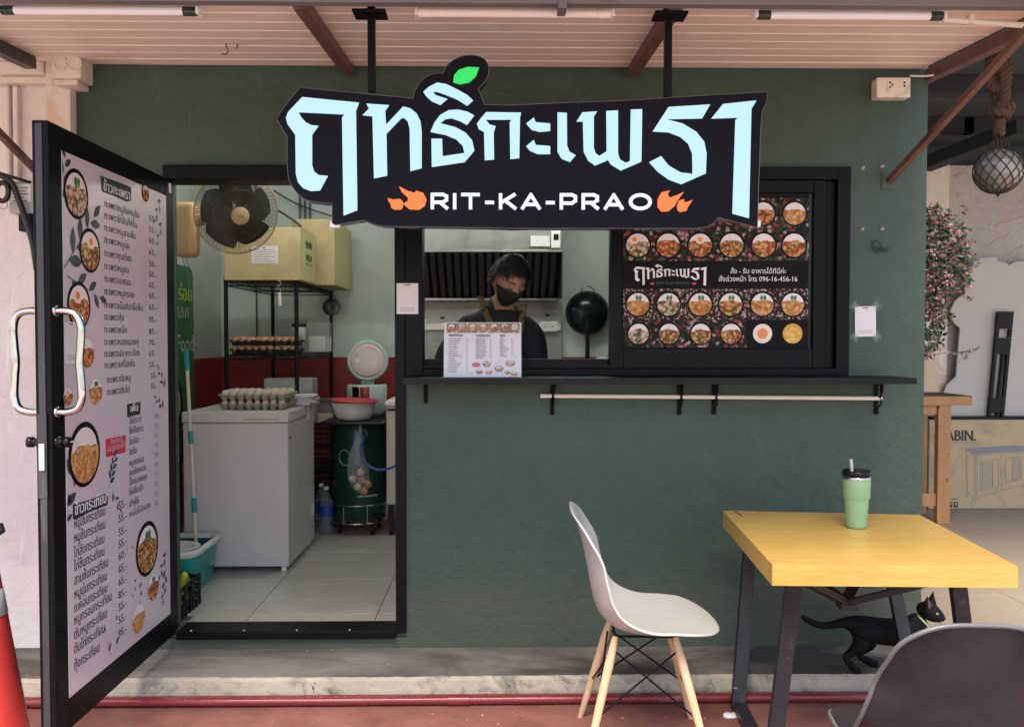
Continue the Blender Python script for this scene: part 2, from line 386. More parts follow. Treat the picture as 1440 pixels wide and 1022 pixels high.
def thing(name, label, cat, loc=(0, 0, 0), group=None):
    o = bpy.data.objects.new(name, None); COL.objects.link(o); o.location = loc; o.empty_display_size = .05; WL[o] = Vector(loc)
    return tag(o, label, cat, group)
def copy_tree(o, label=None, loc=None, rotz=None, parent=None):
    c = o.copy(); COL.objects.link(c)
    if parent: c.parent = parent
    if label: c['label'] = label
    if loc is not None: c.location = loc
    if rotz is not None: c.rotation_euler = (0, 0, rotz)
    for ch in list(o.children): copy_tree(ch, parent=c)
    return c
def lerp(a, b, t): return a + (b - a) * t
def smooth_pts(pts, k=4, closed=False):
    P = [Vector(p) for p in pts]; n = len(P); out = []
    for i in range(n if closed else n - 1):
        g = lambda j: P[j % n] if closed else P[min(max(j, 0), n - 1)]
        a, b, c, d = g(i - 1), g(i), g(i + 1), g(i + 2)
        for j in range(k):
            t = j / k; out.append(.5 * ((2 * b) + (c - a) * t + (2 * a - 5 * b + 4 * c - d) * t * t + (-a + 3 * b - 3 * c + d) * t ** 3))
    if not closed: out.append(P[-1])
    return out

# lettering: glyph outlines filled by winding number, then laid on any plane
def glyphs(body, bold=0.0, res=2):
    cu = bpy.data.curves.new('lettering', 'FONT'); cu.body = body; cu.size = 1; cu.resolution_u = res; cu.fill_mode = 'NONE'; cu.offset = 0
    ob = bpy.data.objects.new('lettering', cu); COL.objects.link(ob)
    dg = bpy.context.evaluated_depsgraph_get(); me = bpy.data.meshes.new_from_object(ob.evaluated_get(dg))
    vs = [v.co.to_2d() for v in me.vertices]
    adj = {}
    for e in me.edges:
        a, b = e.vertices; adj.setdefault(a, []).append(b); adj.setdefault(b, []).append(a)
    loops = []; seen = set()
    for v0 in range(len(vs)):
        if v0 in seen or v0 not in adj: continue
        lp = [v0]; seen.add(v0); cur = v0
        nxt = v0 + 1 if v0 + 1 in adj[v0] else adj[v0][0]
        while nxt not in seen:
            lp.append(nxt); seen.add(nxt); cur = nxt
            c = [q for q in adj[cur] if q not in seen]
            if not c: break
            nxt = c[0]
        if len(lp) > 2: loops.append(lp)
    bpy.data.objects.remove(ob); bpy.data.curves.remove(cu); bpy.data.meshes.remove(me)
    if not loops: return [], [], 0
    pts = []; faces = []; segs = []
    for lp in loops:
        k = len(pts); pts += [vs[i] for i in lp]; faces.append(list(range(k, k + len(lp))))
        q = np.array([[vs[i].x, vs[i].y] for i in lp]); segs.append(np.hstack([q, np.roll(q, -1, 0)]))
    E = [(f[i], f[(i + 1) % len(f)]) for f in faces for i in range(len(f))]
    r = delaunay_2d_cdt(pts, E, [], 0, 1e-6)
    SG = np.vstack(segs); V = np.array([[p.x, p.y] for p in r[0]]); out = []
    T = np.array(r[2]); C = V[T].mean(1)
    for t, c in zip(r[2], C):
        y0, y1 = SG[:, 1], SG[:, 3]
        up = (y0 <= c[1]) & (y1 > c[1]); dn = (y0 > c[1]) & (y1 <= c[1])
        with np.errstate(all='ignore'): xi = SG[:, 0] + (c[1] - y0) / (y1 - y0) * (SG[:, 2] - SG[:, 0])
        w = int((up & (xi > c[0])).sum()) - int((dn & (xi > c[0])).sum())
        if w != 0: out.append(tuple(t))
    return V, out, V[:, 0].max()
GC = {}
def text(mb, body, org, u, v, size, width=None, m='ink', bold=0.0, align='L', off=None, res=2):
    key = (body, res)
    if key not in GC: GC[key] = glyphs(body, 0, res)
    V, fs, w = GC[key]
    if not len(fs): return
    sx = (width / w) if width else size
    u, v, org = Vector(u), Vector(v), Vector(org)
    x0 = {'L': 0, 'C': -w * sx / 2, 'R': -w * sx}[align]
    k_ = [0] if bold <= 0 else [-1, 0, 1]
    n_ = u.cross(v)
    for i_ in k_:
        mb.add([org + u * (x0 + p[0] * sx + i_ * bold * size) + v * (p[1] * size) + n_ * (i_ + 1) * .00012 for p in V], fs, m)
# ================================================================== THE SETTING
g = MB(); g.box((-60, -60, -.12), (60, 60, -.02), 'pale_concrete'); g.build('road', mat='pale_concrete', kind='structure')
g = MB(); g.box((-5, -4.6, -.015), (6.5, 6.0, 0), 'red_floor'); g.build('pavement', mat='red_floor', kind='structure')
# concrete step along the shop: rough top, paler worn lip, crooked front edge
SL = .09
g = MB(); xs = np.linspace(-4.2, 1.93, 260); random.seed(3)
ys = [-.335 + random.uniform(-.002, .002) - .010 * max(0, math.sin(x * 7.3) * math.sin(x * 2.9 + 1) - .55) + .004 * math.sin(x * 3.1) for x in xs]
zt = [SL + random.uniform(-.0015, .0015) for x in xs]
for i in range(len(xs) - 1):
    a, b = xs[i], xs[i + 1]
    ya, yb, za, zb = ys[i], ys[i + 1], zt[i], zt[i + 1]
    g.add([(a, ya + .012, za), (b, yb + .012, zb), (b, .3, SL), (a, .3, SL)], [(0, 1, 2, 3)], 'slab_top', True)
    g.add([(a, ya, za - .012), (b, yb, zb - .012), (b, yb + .012, zb), (a, ya + .012, za)], [(0, 1, 2, 3)], 'slab_lip', True)
    g.add([(a, ya - .012, -.01), (b, yb - .012, -.01), (b, yb, zb - .012), (a, ya, za - .012)], [(0, 1, 2, 3)], 'slab_lip', True)
g.build('concrete_step', kind='structure', mat='slab_top')

# red drain pipe lying in front of the step, over a low painted strip
ob = MB(); zc = .022; yp = -.396
ob.tube([(x, yp + .003 * math.sin(x * 2), zc) for x in np.linspace(-3.2, 2.2, 40)], .0175, 12, 'red_pipe')
pipe = ob.build('drain_pipe', at=(0, yp, 0), mat='red_pipe')
tag(pipe, 'long dark red painted pipe lying on the ground along the concrete step', 'pipe')
for xa in (-1.86, -.2):
    q = MB(); q.tube([(xa, yp + .003 * math.sin(xa * 2), zc), (xa + .085, yp + .003 * math.sin(xa * 2), zc)], .0215, 14, 'red_pipe'); q.build('coupling', pipe, 'red_pipe', bevel=.002)
q = MB(); q.box((-3.2, -.375, 0), (2.1, -.352, .03), 'red_pipe'); q = q.build('painted_kerb_strip', at=(0, -.36, 0), bevel=.006, mat='red_floor'); q['kind'] = 'structure'

# ------------------------------------------------------------------ shop building
FZ = .166; TOPZ = 2.72; XR = 1.915; XL = PY(103, 300, 0).x
IX0, IX1, IY1 = -2.19, 1.80, 3.0
D0 = PY(231, 240, 0); DX0 = D0.x; DX1 = PY(571, 700, 0).x; DZ1 = 2.235
WX0, WX1 = DX1, PY(1193, 400, 0).x; WZ0 = PY(900, 528, 0).z; WZ1 = DZ1 + .002
shop = thing('shop_building', 'dark green plastered food shop with black framed door and long serving window', 'building', (0, 0, SL))
def wall_holes(mb, xs, zs, y0, y1, open_, m, mb2=None):
    for i in range(len(xs) - 1):
        for j in range(len(zs) - 1):
            if (i, j) in open_: continue
            a, b, c, d = xs[i], xs[i + 1], zs[j], zs[j + 1]
            mb.add([(a, y0, c), (b, y0, c), (b, y0, d), (a, y0, d)], [(0, 1, 2, 3)], m)
            mb.add([(a, y1, c), (b, y1, c), (b, y1, d), (a, y1, d)], [(3, 2, 1, 0)], 'inner_paint')
            if (i - 1, j) in open_ or i == 0: mb.add([(a, y0, c), (a, y1, c), (a, y1, d), (a, y0, d)], [(3, 2, 1, 0)], m)
            if (i + 1, j) in open_ or i == len(xs) - 2: mb.add([(b, y0, c), (b, y1, c), (b, y1, d), (b, y0, d)], [(0, 1, 2, 3)], m)
            if (i, j - 1) in open_: mb.add([(a, y0, c), (b, y0, c), (b, y1, c), (a, y1, c)], [(3, 2, 1, 0)], m)
            if (i, j + 1) in open_: mb.add([(a, y0, d), (b, y0, d), (b, y1, d), (a, y1, d)], [(0, 1, 2, 3)], m)
g = MB(); HEADZ = (DZ1 + WZ1) / 2
xs_ = [XL, DX0, DX1, WX1, XR]; zs_ = [SL - .01, FZ - .025, WZ0, HEADZ, TOPZ + .06]
wall_holes(g, xs_, zs_, 0, .14, {(1, 1), (1, 2), (2, 2)}, 'green_plaster')
g.build('front_wall', shop, 'green_plaster')
# trowelled bead round the window opening on the right
g = MB(); xw = WX1
pts = [(xw + .004, -.004, z) for z in np.linspace(WZ0 + .02, WZ1 - .02, 30)]
g.tube([(p[0] + random.uniform(-.001, .001), p[1], p[2]) for p in pts], .006, 6, 'green_plaster')
g.tube([(x, -.004, WZ1 + .006 + random.uniform(-.001, .001)) for x in np.linspace(DX0, WX1 + .004, 40)], .006, 6, 'green_plaster')
g.build('plaster_bead', shop, 'green_plaster')
# inner walls with the dark red band
BZ0, BZ1 = .45, 1.335
g = MB()
def inner(mb, a, b):
    for z0, z1, mm in ((FZ, BZ1, 'red_band'), (BZ1, TOPZ, 'inner_paint')):
        mb.add([(a[0], a[1], z0), (b[0], b[1], z0), (b[0], b[1], z1), (a[0], a[1], z1)], [(0, 1, 2, 3)], mm)
inner(g, (IX0, .14), (IX0, IY1)); g.build('left_wall', shop, 'inner_paint')
g = MB(); inner(g, (IX0, IY1), (IX1, IY1)); g.build('back_wall', shop, 'inner_paint')
g = MB(); inner(g, (IX1, IY1), (IX1, .14)); g.build('right_wall', shop, 'inner_paint')
g = MB(); g.box((XR - .115, .14, SL), (XR, 3.3, TOPZ + .06)); g.build('side_wall', shop, 'green_plaster')
g = MB(); g.box((IX0 - .1, .14, 0), (IX0 - .001, IY1 + .1, TOPZ + .06), 'inner_paint'); g.box((IX0 - .1, IY1 + .001, 0), (XR - .116, IY1 + .1, TOPZ + .06), 'inner_paint'); g.build('outer_shell', shop, 'inner_paint')
g = MB(); g.box((IX0 - .1, .02, TOPZ + .06), (XR, 3.3, TOPZ + .14)); g.build('ceiling', shop, 'inner_ceiling')
# tiled floor
fl = MB(); fl.box((IX0, .141, SL - .05), (IX1, IY1, FZ - .012), 'grout'); fl.box((DX0 + .002, .012, SL - .05), (DX1 - .002, .140, FZ - .012), 'grout'); fl = fl.build('floor', mat='grout', kind='structure', at=(0, 0, FZ))
xs_t = [-2.19, -1.775, -1.175, -.575, .025, .625, 1.225, 1.8]; ys_t = [.012, .25, .85, 1.45, 2.05, 2.65, 3.0]
def tiles(xs, ys, z, mm, parent, th=.012):
    for i in range(len(xs) - 1):
        for j in range(len(ys) - 1):
            t = MB(); t.box((xs[i] + .0015, ys[j] + .0015, z - th), (xs[i + 1] - .0015, ys[j + 1] - .0015, z + random.uniform(-.0006, .0006)))
            t.build('tile', parent, mm, bevel=.0012, seg=1)
tiles([DX0 + .025, -1.175, -.575, DX1 - .046], [.012, .25], FZ, 'floor_tile', fl); tiles(xs_t, ys_t[1:], FZ, 'floor_tile', fl)

# black aluminium frames round door and window
def alu(name, boxes, parent=shop, m='black_metal', bevel=.002):
    q = MB()
    for a, b in boxes: q.box(a, b)
    return q.build(name, parent, m, bevel=bevel)
y0, y1 = -.022, .139
jw = .045
df = thing('door_frame', '', '')
del df['label'], df['category']; df.parent = shop; df.location = (0, 0, 0); WL[df] = Vector((0, 0, SL))
alu('jamb', [((DX1 - jw, y0, FZ - .002), (DX1 - .001, y1, DZ1 - .062))], df)
alu('jamb', [((DX0 + .001, y0, FZ - .002), (DX0 + .024, .04, DZ1 - .062))], df)
alu('head', [((DX0 + .001, y0 - .003, DZ1 - .06), (DX1 - .001, y1, DZ1 - .001))], df)
alu('threshold', [((DX0 + .04, -.03, FZ - .024), (DX1 - jw - .001, .11, FZ + .012))], df)
q = MB()
for i in range(5): q.lathe([(0, .004), (.006, .003), (.007, 0)], 10, 'bolt', (DX0 + .1 + i * .235, -.012, FZ + .012))
q.build('screw', df, 'bolt')

# window: outer frame, sliding tracks, mullion, glass, all black
win = thing('window', '', ''); del win['label'], win['category']; win.parent = shop; win.location = (0, 0, 0); WL[win] = Vector((0, 0, SL))
zb, zt_ = WZ0 + .001, WZ1 - .001
xa = PY(595, 400, .02).x; xm0 = PY(857, 400, .02).x; xm1 = PY(876, 400, .02).x; xb = PY(1141, 400, .02).x
zsb = PY(700, 505, .02).z
alu('frame', [((WX0 + .001, -.02, zb), (xa, .11, zt_))], win)                                  # left post
alu('frame', [((xb + .10, -.02, zb), (WX1 - .001, .11, zt_))], win)
alu('frame', [((xa + .001, -.02, zt_ - .055), (xb + .099, .11, zt_))], win)
alu('frame', [((xa + .001, -.02, zb), (xb + .099, .11, zb + .03))], win)
alu('track', [((xa + .001, -.006, zb + .031), (xm0 - .002, .006, zb + .05)), ((xa + .001, .03, zb + .031), (xm0 - .002, .10, zsb))], win)
alu('mullion', [((xm0, -.004, zb + .031), (xm1, .05, zt_ - .056))], win)
alu('sash', [((xb, -.006, zb + .031), (xb + .055, .045, zt_ - .056)), ((xm1 + .001, -.004, zb + .031), (xb - .001, .03, PY(900, 490, 0).z)), ((xm1 + .001, -.004, PY(1100, 271, 0).z), (xb - .001, .03, zt_ - .056))], win)
alu('sash', [((xb + .062, .01, zb + .031), (xb + .098, .06, zt_ - .056))], win)
q = MB(); q.box((xm1 - .01, .012, zb + .035), (xb + .01, .018, zt_ - .06)); q.build('pane', win, 'black_gloss')
q = MB(); q.box((DX1 - .006, -.026, WZ1 - .62), (DX1 + .010, -.023, WZ1 - .55)); q.build('latch', win, 'black_metal', bevel=.001)

# the open door leaf, hinged at the left jamb and standing square to the wall
DXF = PY(243, 500, -.02).x; YN = PX(72, 500, DXF).y; DT = .052
LZ0, LZ1 = FZ + .004, DZ1 - .066
door = thing('door', '', ''); del door['label'], door['category']; door.parent = shop; WL[door] = Vector((0, 0, SL)); door.location = (0, 0, 0)
st = .085
yf = -.024
alu('stile', [((DXF - DT, YN, LZ0), (DXF, YN + st, LZ1))], door, 'black_metal', .004)
alu('stile', [((DXF - DT, yf - .062, LZ0), (DXF, yf, LZ1))], door, 'black_metal', .004)
alu('rail', [((DXF - DT + .001, YN + st + .001, LZ1 - .075), (DXF - .001, yf - .063, LZ1))], door, 'black_metal', .003)
alu('rail', [((DXF - DT + .001, YN + st + .001, LZ0), (DXF - .001, yf - .063, LZ0 + .105))], door, 'black_metal', .003)
q = MB(); q.box((DXF - .030, YN + st - .01, LZ0 + .10), (DXF - .024, yf - .055, LZ1 - .07)); q.build('glass_panel', door, 'black_gloss')
q = MB(); q.box((DXF - DT + .012, YN - .004, LZ0 + .01), (DXF - .018, YN - .0005, LZ1 - .01)); q.build('edge_strip', door, 'black_edge', bevel=.0015)
lz = PX(60, 640, DXF - .02).z
q = MB(); q.box((DXF - .043, YN - .0095, lz - .14), (DXF - .014, YN - .0045, lz + .13), 'black_edge'); q.build('lock_plate', door, 'black_edge', bevel=.001)
q = MB(); q.box((DXF - .036, YN - .016, lz - .05), (DXF - .020, YN - .010, lz + .035), 'lamp_white'); q.build('latch', door, 'lamp_white', bevel=.001)
kc = PX(86, 622, DXF + .02); kz = kc.z; ky = YN + .028
for s_ in (1, -1):
    q = MB(); q.lathe([(.019, 0), (.019, .008), (.012, .010), (.012, .022), (.017, .024), (.018, .04), (.013, .043), (0, .043)], 20, 'black_gloss', (DXF if s_ > 0 else DXF - DT, ky, kz), (s_, 0, 0))
    if s_ > 0: q.tube([(DXF + .04, ky, kz), (DXF + .055, ky + .012, kz)], .003, 8, 'chrome')
    q.build('lock_cylinder', door, 'black_gloss')
hz0 = PX(100, 578, DXF + .03).z; hz1 = PX(100, 438, DXF + .03).z
for s_ in (1, -1):
    bx = DXF if s_ > 0 else DXF - DT
    p = [(bx, ky + .0, hz1), (bx + s_ * .035, ky, hz1), (bx + s_ * .068, ky, hz1 - .012), (bx + s_ * .082, ky, hz1 - .05), (bx + s_ * .080, ky, hz1 - .11), (bx + s_ * .076, ky, (hz0 + hz1) / 2), (bx + s_ * .080, ky, hz0 + .11), (bx + s_ * .082, ky, hz0 + .05), (bx + s_ * .068, ky, hz0 + .012), (bx + s_ * .035, ky, hz0), (bx, ky, hz0)]
    q = MB(); q.tube(smooth_pts(p, 6), .0125, 14, 'chrome')
    for z in (hz0, hz1): q.lathe([(.018, 0), (.018, .006), (.013, .008)], 18, 'chrome', (bx, ky, z), (s_, 0, 0))
    q.build('handle', door, 'chrome')
q = MB()
for z in (LZ0 + .18, LZ1 - .2): q.tube([(DXF - .062, yf + .004, z - .04), (DXF - .062, yf + .004, z + .04)], .010, 10)
q.build('hinge', door, 'black_metal')
q = MB(); hc = PY(238, 262, -.03); q.box((hc.x - .02, -.045, hc.z - .03), (hc.x + .008, -.026, hc.z + .012)); q.build('closer_bracket', shop, 'lamp_white', bevel=.002)

# ------------------------------------------------------------------ white neighbour building on the left with pilaster
wb = thing('neighbour_building', 'weathered white plastered building front with a capped pilaster, left of the green shop', 'building', (-2.6, 0, 0))
g = MB(); g.box((-5.2, .03, 0), (XL - .001, .2, 2.95)); g.build('wall', wb, 'white_plaster')
cx0 = PY(66, 300, -.05).x; cx1 = PY(101, 300, -.05).x
g = MB(); g.box((cx0, -.05, SL), (cx1, .029, 2.74)); g.build('pilaster', wb, 'cream_plaster', bevel=.006)
g = MB(); g.box((cx1 - .001 + .002, -.035, SL), (XL + .004, .02, 2.74)); g.build('corner_strip', wb, 'white_plaster', bevel=.004)
a = PY(72, 110, -.12); b = PY(130, 82, -.12)
ccap = MB(); zc0 = a.z; ccap.box((a.x, -.12, zc0), (PY(129, 90, -.02).x, .0, 2.9))
cap = ccap.build('capital', wb, 'cream_plaster', bevel=.01)
q = MB()
for t in (.28, .62):
    c = Vector((lerp(a.x, b.x, t) - .01, -.1205, zc0 + .06)); q.tube([c + Vector((math.cos(w_) * .028, 0, math.sin(w_) * .028)) for w_ in np.linspace(0, 2 * PI, 20)[:-1]], .006, 6, 'cream_plaster', closed=True)
q.build('roundel', cap, 'cream_plaster')
q = MB(); q.box((a.x + .004, -.107, zc0 - .025), (PY(122, 90, -.02).x, .0, zc0 - .001)); q.build('capital_moulding', cap, 'cream_plaster', bevel=.005)
g = MB(); zc = PY(20, 108, -.02).z; g.box((-5.2, -.06, zc), (cx0 - .002, .029, zc + .055)); g.box((-5.2, -.03, zc - .03), (cx0 - .002, .029, zc - .001)); g.box((-5.2, -.035, zc + .056), (cx0 - .002, .029, 2.9)); g.build('cornice', wb, 'cream_plaster', bevel=.006)
for pxa, pxb in ((6, 13), (18, 25)):
    g = MB(); g.box((PY(pxa, 200, 0).x, -.0, PY(10, 250, 0).z), (PY(pxb, 200, 0).x, .029, zc - .032)); g.build('moulding', wb, 'white_plaster', bevel=.006)

# ------------------------------------------------------------------ canopy over the front
def cz(y): return 2.675 + .068 * y      # underside height of the boards, falling outwards
cb = thing('canopy', 'sloping canopy of pinkish white boards on brown steel rafters above the shop', 'canopy', (0, -.5, 2.6))
yb = [-.002, -.108, -.214, -.320, -.426, -.532, -.638, -.744, -.850, -.956, -1.06, -1.166, -1.27, -1.376, -1.482, -1.588, -1.694, -1.8]
for k in range(len(yb) - 1):
    ya_, yb_ = yb[k], yb[k + 1]
    cuts = [-4.2, -1.575 if k % 4 < 3 else -1.9, .72 if k % 3 else 1.0, 1.885]
    for i in range(3):
        q = MB(); x0_, x1_ = cuts[i] + .001, cuts[i + 1] - .001
        dz = random.uniform(-.0008, .0008)
        pr = [(ya_ - .0025, cz(ya_) + .001), (ya_ - .005, cz(ya_) + dz - .002), (yb_ + .005, cz(yb_) + dz - .002), (yb_ + .0025, cz(yb_) + .001), (yb_ + .0025, cz(yb_) + .012), (ya_ - .0025, cz(ya_) + .012)]
        n = len(pr); vs = [(x0_, *p) for p in pr] + [(x1_, *p) for p in pr]
        q.add(vs, [(i_, (i_ + 1) % n, n + (i_ + 1) % n, n + i_) for i_ in range(n)] + [tuple(range(n - 1, -1, -1)), tuple(range(n, 2 * n))], 'soffit_paint')
        q.build('board', cb, 'soffit_paint')
g = MB(); g.add([(-4.2, 0, cz(0) + .02), (1.9, 0, cz(0) + .02), (1.9, -1.86, cz(-1.86) + .02), (-4.2, -1.86, cz(-1.86) + .02)], [(0, 1, 2, 3), ], 'soffit_gap')
g.add([(-4.2, 0, cz(0) + .06), (1.9, 0, cz(0) + .06), (1.9, -1.86, cz(-1.86) + .06), (-4.2, -1.86, cz(-1.86) + .06)], [(3, 2, 1, 0)], 'soffit_gap'); g.build('roof_sheet', cb, 'soffit_gap')
bz = 2.606
BY = -.96
g = MB(); g.box((-4.3, BY - .03, bz - .040), (2.3, BY + .010, bz - .002)); g.build('front_beam', cb, 'beam_steel', bevel=.003)
def slope_bar(x, w, h, y0_, y1_, m='brown_steel', drop=0):
    q = MB(); q.bar((x, y0_, cz(y0_) - h / 2 - .003 - drop), (x, y1_, cz(y1_) - h / 2 - .003 - drop), w, h); return q.build('rafter', cb, m, bevel=.003)
slope_bar(-.655, .045, .045, -.02, -.94); slope_bar(.595, .045, .045, -.02, -.94)
slope_bar(1.925, .05, .05, .3, -1.2); slope_bar(PY(66, 100, 0).x, .05, .05, -.13, -.94, 'black_edge')
for xb_ in (1.745, -1.99):
    q = MB(); q.bar((xb_, -.004, 2.178), (xb_ + .02, -1.16, cz(-1.16) - .03), .026, .026); q.build('brace', cb, 'brown_steel', bevel=.002)
    q = MB(); q.box((xb_ - .035, -.006, 2.14), (xb_ + .022, -.001, 2.215)); q.build('brace_plate', cb, 'green_plaster', bevel=.002)
g = MB(); xc = PY(790, 10, BY).x; g.box((xc - .014, BY - .045, bz - .060), (xc + .014, BY + .03, bz + .03)); g.build('beam_clamp', cb, 'beam_steel', bevel=.002)
hk = MB(); c = PY(318, 68, -.35); c.z = cz(-.35)
hk.tube(smooth_pts([c + Vector((0, 0, .005)), c + Vector((0, 0, -.012)), c + Vector((.008, 0, -.03)), c + Vector((-.004, 0, -.045)), c + Vector((-.018, 0, -.04))], 5), .0028, 6)
hk.tube([c + Vector((.045, 0, .005)), c + Vector((.043, 0, -.022))], .003, 6); hk.build('hook', cb, 'brown_steel')

# fluorescent fittings under the boards (not lit)
def fitting(pxa, pxb, y, label, capped=True, mm='lamp_white'):
    xa_, xb_ = PZ(pxa, 30, cz(y) - .04).x, PZ(pxb, 30, cz(y) - .04).x
    xa_ = PY(pxa, 30, y).x; xb_ = PY(pxb, 30, y).x; z = cz(y) - .003
    t = thing('ceiling_light', label, 'ceiling light', ((xa_ + xb_) / 2, y, z), 'tube lights under the canopy')
    q = MB(); q.box((xa_, y - .004, z - .026), (xb_, y + .022, z)); q.build('batten', t, mm, bevel=.003)
    for x_, s_ in ((xa_, 1), (xb_, -1)):
        q = MB(); q.box((x_, y - .034, z - .052), (x_ + s_ * .012, y + .014, z - .0265)); q.build('lampholder', t, mm, bevel=.003)
        q = MB(); q.tube([(x_ + s_ * .0125, y - .018, z - .040), (x_ + s_ * .055, y - .018, z - .040)], .0155, 16, 'tube_cap' if capped else mm); q.build('end_cap', t, mm, bevel=.001)
    q = MB(); q.tube([(xa_ + .0555, y - .018, z - .040), (xb_ - .0555, y - .018, z - .040)], .0145, 18, 'tube_glass' if capped else mm); q.build('tube', t, mm)
fitting(2, 284, -.865, 'unlit white fluorescent tube with dark end caps at the left of the canopy')
fitting(584, 863, -.865, 'old cream fluorescent fitting without dark caps above the sign', False, 'lamp_cream')
fitting(1058, 1326, -.865, 'unlit white fluorescent tube with dark end caps at the right of the canopy')
# pvc conduit and white cable at the right
q = MB(); c0 = PY(1327, 28, -.86); c1 = PY(1440, 36, -.86); q.tube([c0, c0 + (c1 - c0) * 1.15], .010, 10, 'rod_white')
q = q.build('conduit', at=c0, mat='rod_white'); tag(q, 'cream pvc conduit running right from the rightmost tube light', 'conduit')
k = MB(); cc = PY(1364, 30, -.86); k.box((cc.x - .008, -.874, cc.z - .012), (cc.x + .008, -.846, cc.z + .02)); k.build('clip', q, 'rod_white', bevel=.002)
q = MB(); q.tube(smooth_pts([PY(1280, 107, -.03), PY(1305, 107, -.06), PY(1330, 102, -.12), PY(1352, 90, -.2), PY(1358, 84, -.26)], 5), .0045, 8, 'white_cable')
tag(q.build('cable', at=PY(1300, 107, -.05), mat='white_cable'), 'short white cable curling from the wall corner to the right rafter', 'cable')

# ------------------------------------------------------------------ right-hand yard behind the shop corner
YB = 3.3
fl2 = MB(); fl2.box((XR + .002, -.33, 0), (7, YB, .078), 'grout'); fl2 = fl2.build('yard_floor', mat='grout', kind='structure', at=(3, 1, .09))
tiles([XR + .003, 2.15, 2.75, 3.35, 3.95, 4.55, 5.15, 5.75], [-.325, .13, .73, 1.33, 1.93, 2.53, 3.13, 3.29], .092, 'yard_tile', fl2)
yw = thing('yard_wall', 'rough pale plaster wall with cracks at the back of the yard', 'wall', (4, YB, .09))
g = MB(); zt2 = PY(1380, 233, YB).z
g.box((XR + .002, YB, .05), (7.5, YB + .15, zt2)); g.build('wall', yw, 'back_plaster')
g = MB(); xs0 = PY(1312, 300, YB - .05).x; xs1 = PY(1334, 300, YB - .05).x
g.box((xs0 - .3, YB - .06, .09), (xs1, YB - .001, PY(1320, 222, YB).z)); g.box((xs0 - .3, YB - .09, .09), (xs1 - .08, YB - .061, PY(1320, 224, YB).z)); g.build('pilaster', yw, 'cream_plaster', bevel=.006)
random.seed(5)
q = MB()
for (pa, pb) in (((1337, 250), (1362, 242)), ((1330, 270), (1360, 271)), ((1345, 247), (1368, 232)), ((1335, 330), (1372, 322)), ((1385, 345), (1420, 330)), ((1415, 360), (1440, 345)), ((1330, 470), (1350, 490)), ((1400, 262), (1425, 250)), ((1398, 318), (1440, 305)), ((1322, 430), (1330, 462))):
    A, B = PY(*pa, YB - .001), PY(*pb, YB - .001)
    q.tube([A.lerp(B, t) + Vector((random.uniform(-.006, .006), 0, random.uniform(-.012, .012))) for t in np.linspace(0, 1, 7)], .0035, 5, 'carton_grey')
q.build('crack', yw, 'carton_grey')
# dark lean-to roof above the yard
yr = thing('yard_roof', 'dark roof structure with black beams over the yard behind', 'roof', (4, 1.5, 3.1))
g = MB(); g.box((XR + .003, .1, 3.12), (8, YB + .4, 3.2)); g.build('roof_sheet', yr, 'dark_ceiling')
g = MB(); g.box((XR + .003, YB + .16, 2.4), (8, YB + .3, 3.12)); g.build('roof_back_board', yr, 'dark_ceiling')
for y_ in (.5, 1.5, 2.5): g = MB(); g.box((XR + .003, y_, 3.0), (8, y_ + .09, 3.119)); g.build('beam', yr, 'dark_beam', bevel=.004)
A, B = PY(1312, 135, 2.6), PY(1312, 152, 2.6); g = MB(); g.box((XR + .01, 2.6, PY(1330, 152, 2.6).z), (6, 2.66, PY(1330, 134, 2.6).z)); g.build('beam', yr, 'dark_beam')
for px_ in (1352, 1437): g = MB(); c = PY(px_, 120, 2.55); g.box((c.x, 2.5, c.z - .25), (c.x + .07, 2.56, 3.0)); g.build('post', yr, 'dark_beam')
g = MB(); g.bar(PY(1300, 232, 3.0), PY(1440, 178, 2.0), .12, .10, 'dark_beam'); g.build('beam', yr, 'dark_beam')
g = MB(); g.tube([PY(1424, 52, 1.8), PY(1452, 42, 1.7)], .030, 12, 'lamp_white'); g.tube(smooth_pts([PY(1422, 120, 1.8), PY(1434, 118, 1.75), PY(1450, 106, 1.7)], 4), .02, 10, 'lamp_white'); 
q = g.build('drain_pipe', at=PY(1440, 50, 1.8), mat='lamp_white'); tag(q, 'white pipes under the dark yard roof at the top right corner', 'pipe')
# ================================================================== HANGING SIGN
SY = -.905
Z2 = lambda x, y: (380 + x / 3.786, 60 + y / 3.786)
Z3 = lambda x, y: (720 + x / 3.587, 60 + y / 3.587)
sign = thing('hanging_sign', 'black shaped light box sign with glowing Thai lettering, flames and a green leaf', 'sign', (0, SY, 2.5))
def sp(f, pts, y): return [PY(*f(*p), y) for p in pts]
bumpc = smooth_pts([Vector((x, y, 0)) for x, y in [(760, 297), (768, 265), (790, 222), (820, 190), (855, 170), (890, 163), (920, 163), (932, 135), (958, 106), (992, 84), (1032, 71), (1080, 68), (1122, 78), (1150, 100), (1163, 135), (1160, 175), (1145, 205), (1118, 236), (1108, 252), (1120, 275), (1132, 305), (1140, 331)]], 4)
lbl = smooth_pts([Vector((x, y, 0)) for x, y in [(330, 855), (270, 852), (190, 836), (135, 790), (100, 730), (90, 650)]], 4)
out = [PY(*Z2(160, 240), SY)] + [PY(*Z2(p.x, p.y), SY) for p in bumpc] + sp(Z3, [(0, 316), (300, 302), (560, 293), (800, 277), (1050, 262), (1287, 249), (1283, 300), (1263, 345), (1255, 420), (1245, 700), (1238, 932), (1036, 882), (1022, 908), (985, 929), (930, 937), (400, 937), (0, 937)], SY) + sp(Z2, [(1200, 986), (600, 978), (560, 970), (530, 958), (500, 945), (345, 970), (330, 960)], SY) + [PY(*Z2(p.x, p.y), SY) for p in lbl] + sp(Z2, [(90, 500), (60, 450), (34, 405), (60, 362), (100, 310)], SY)
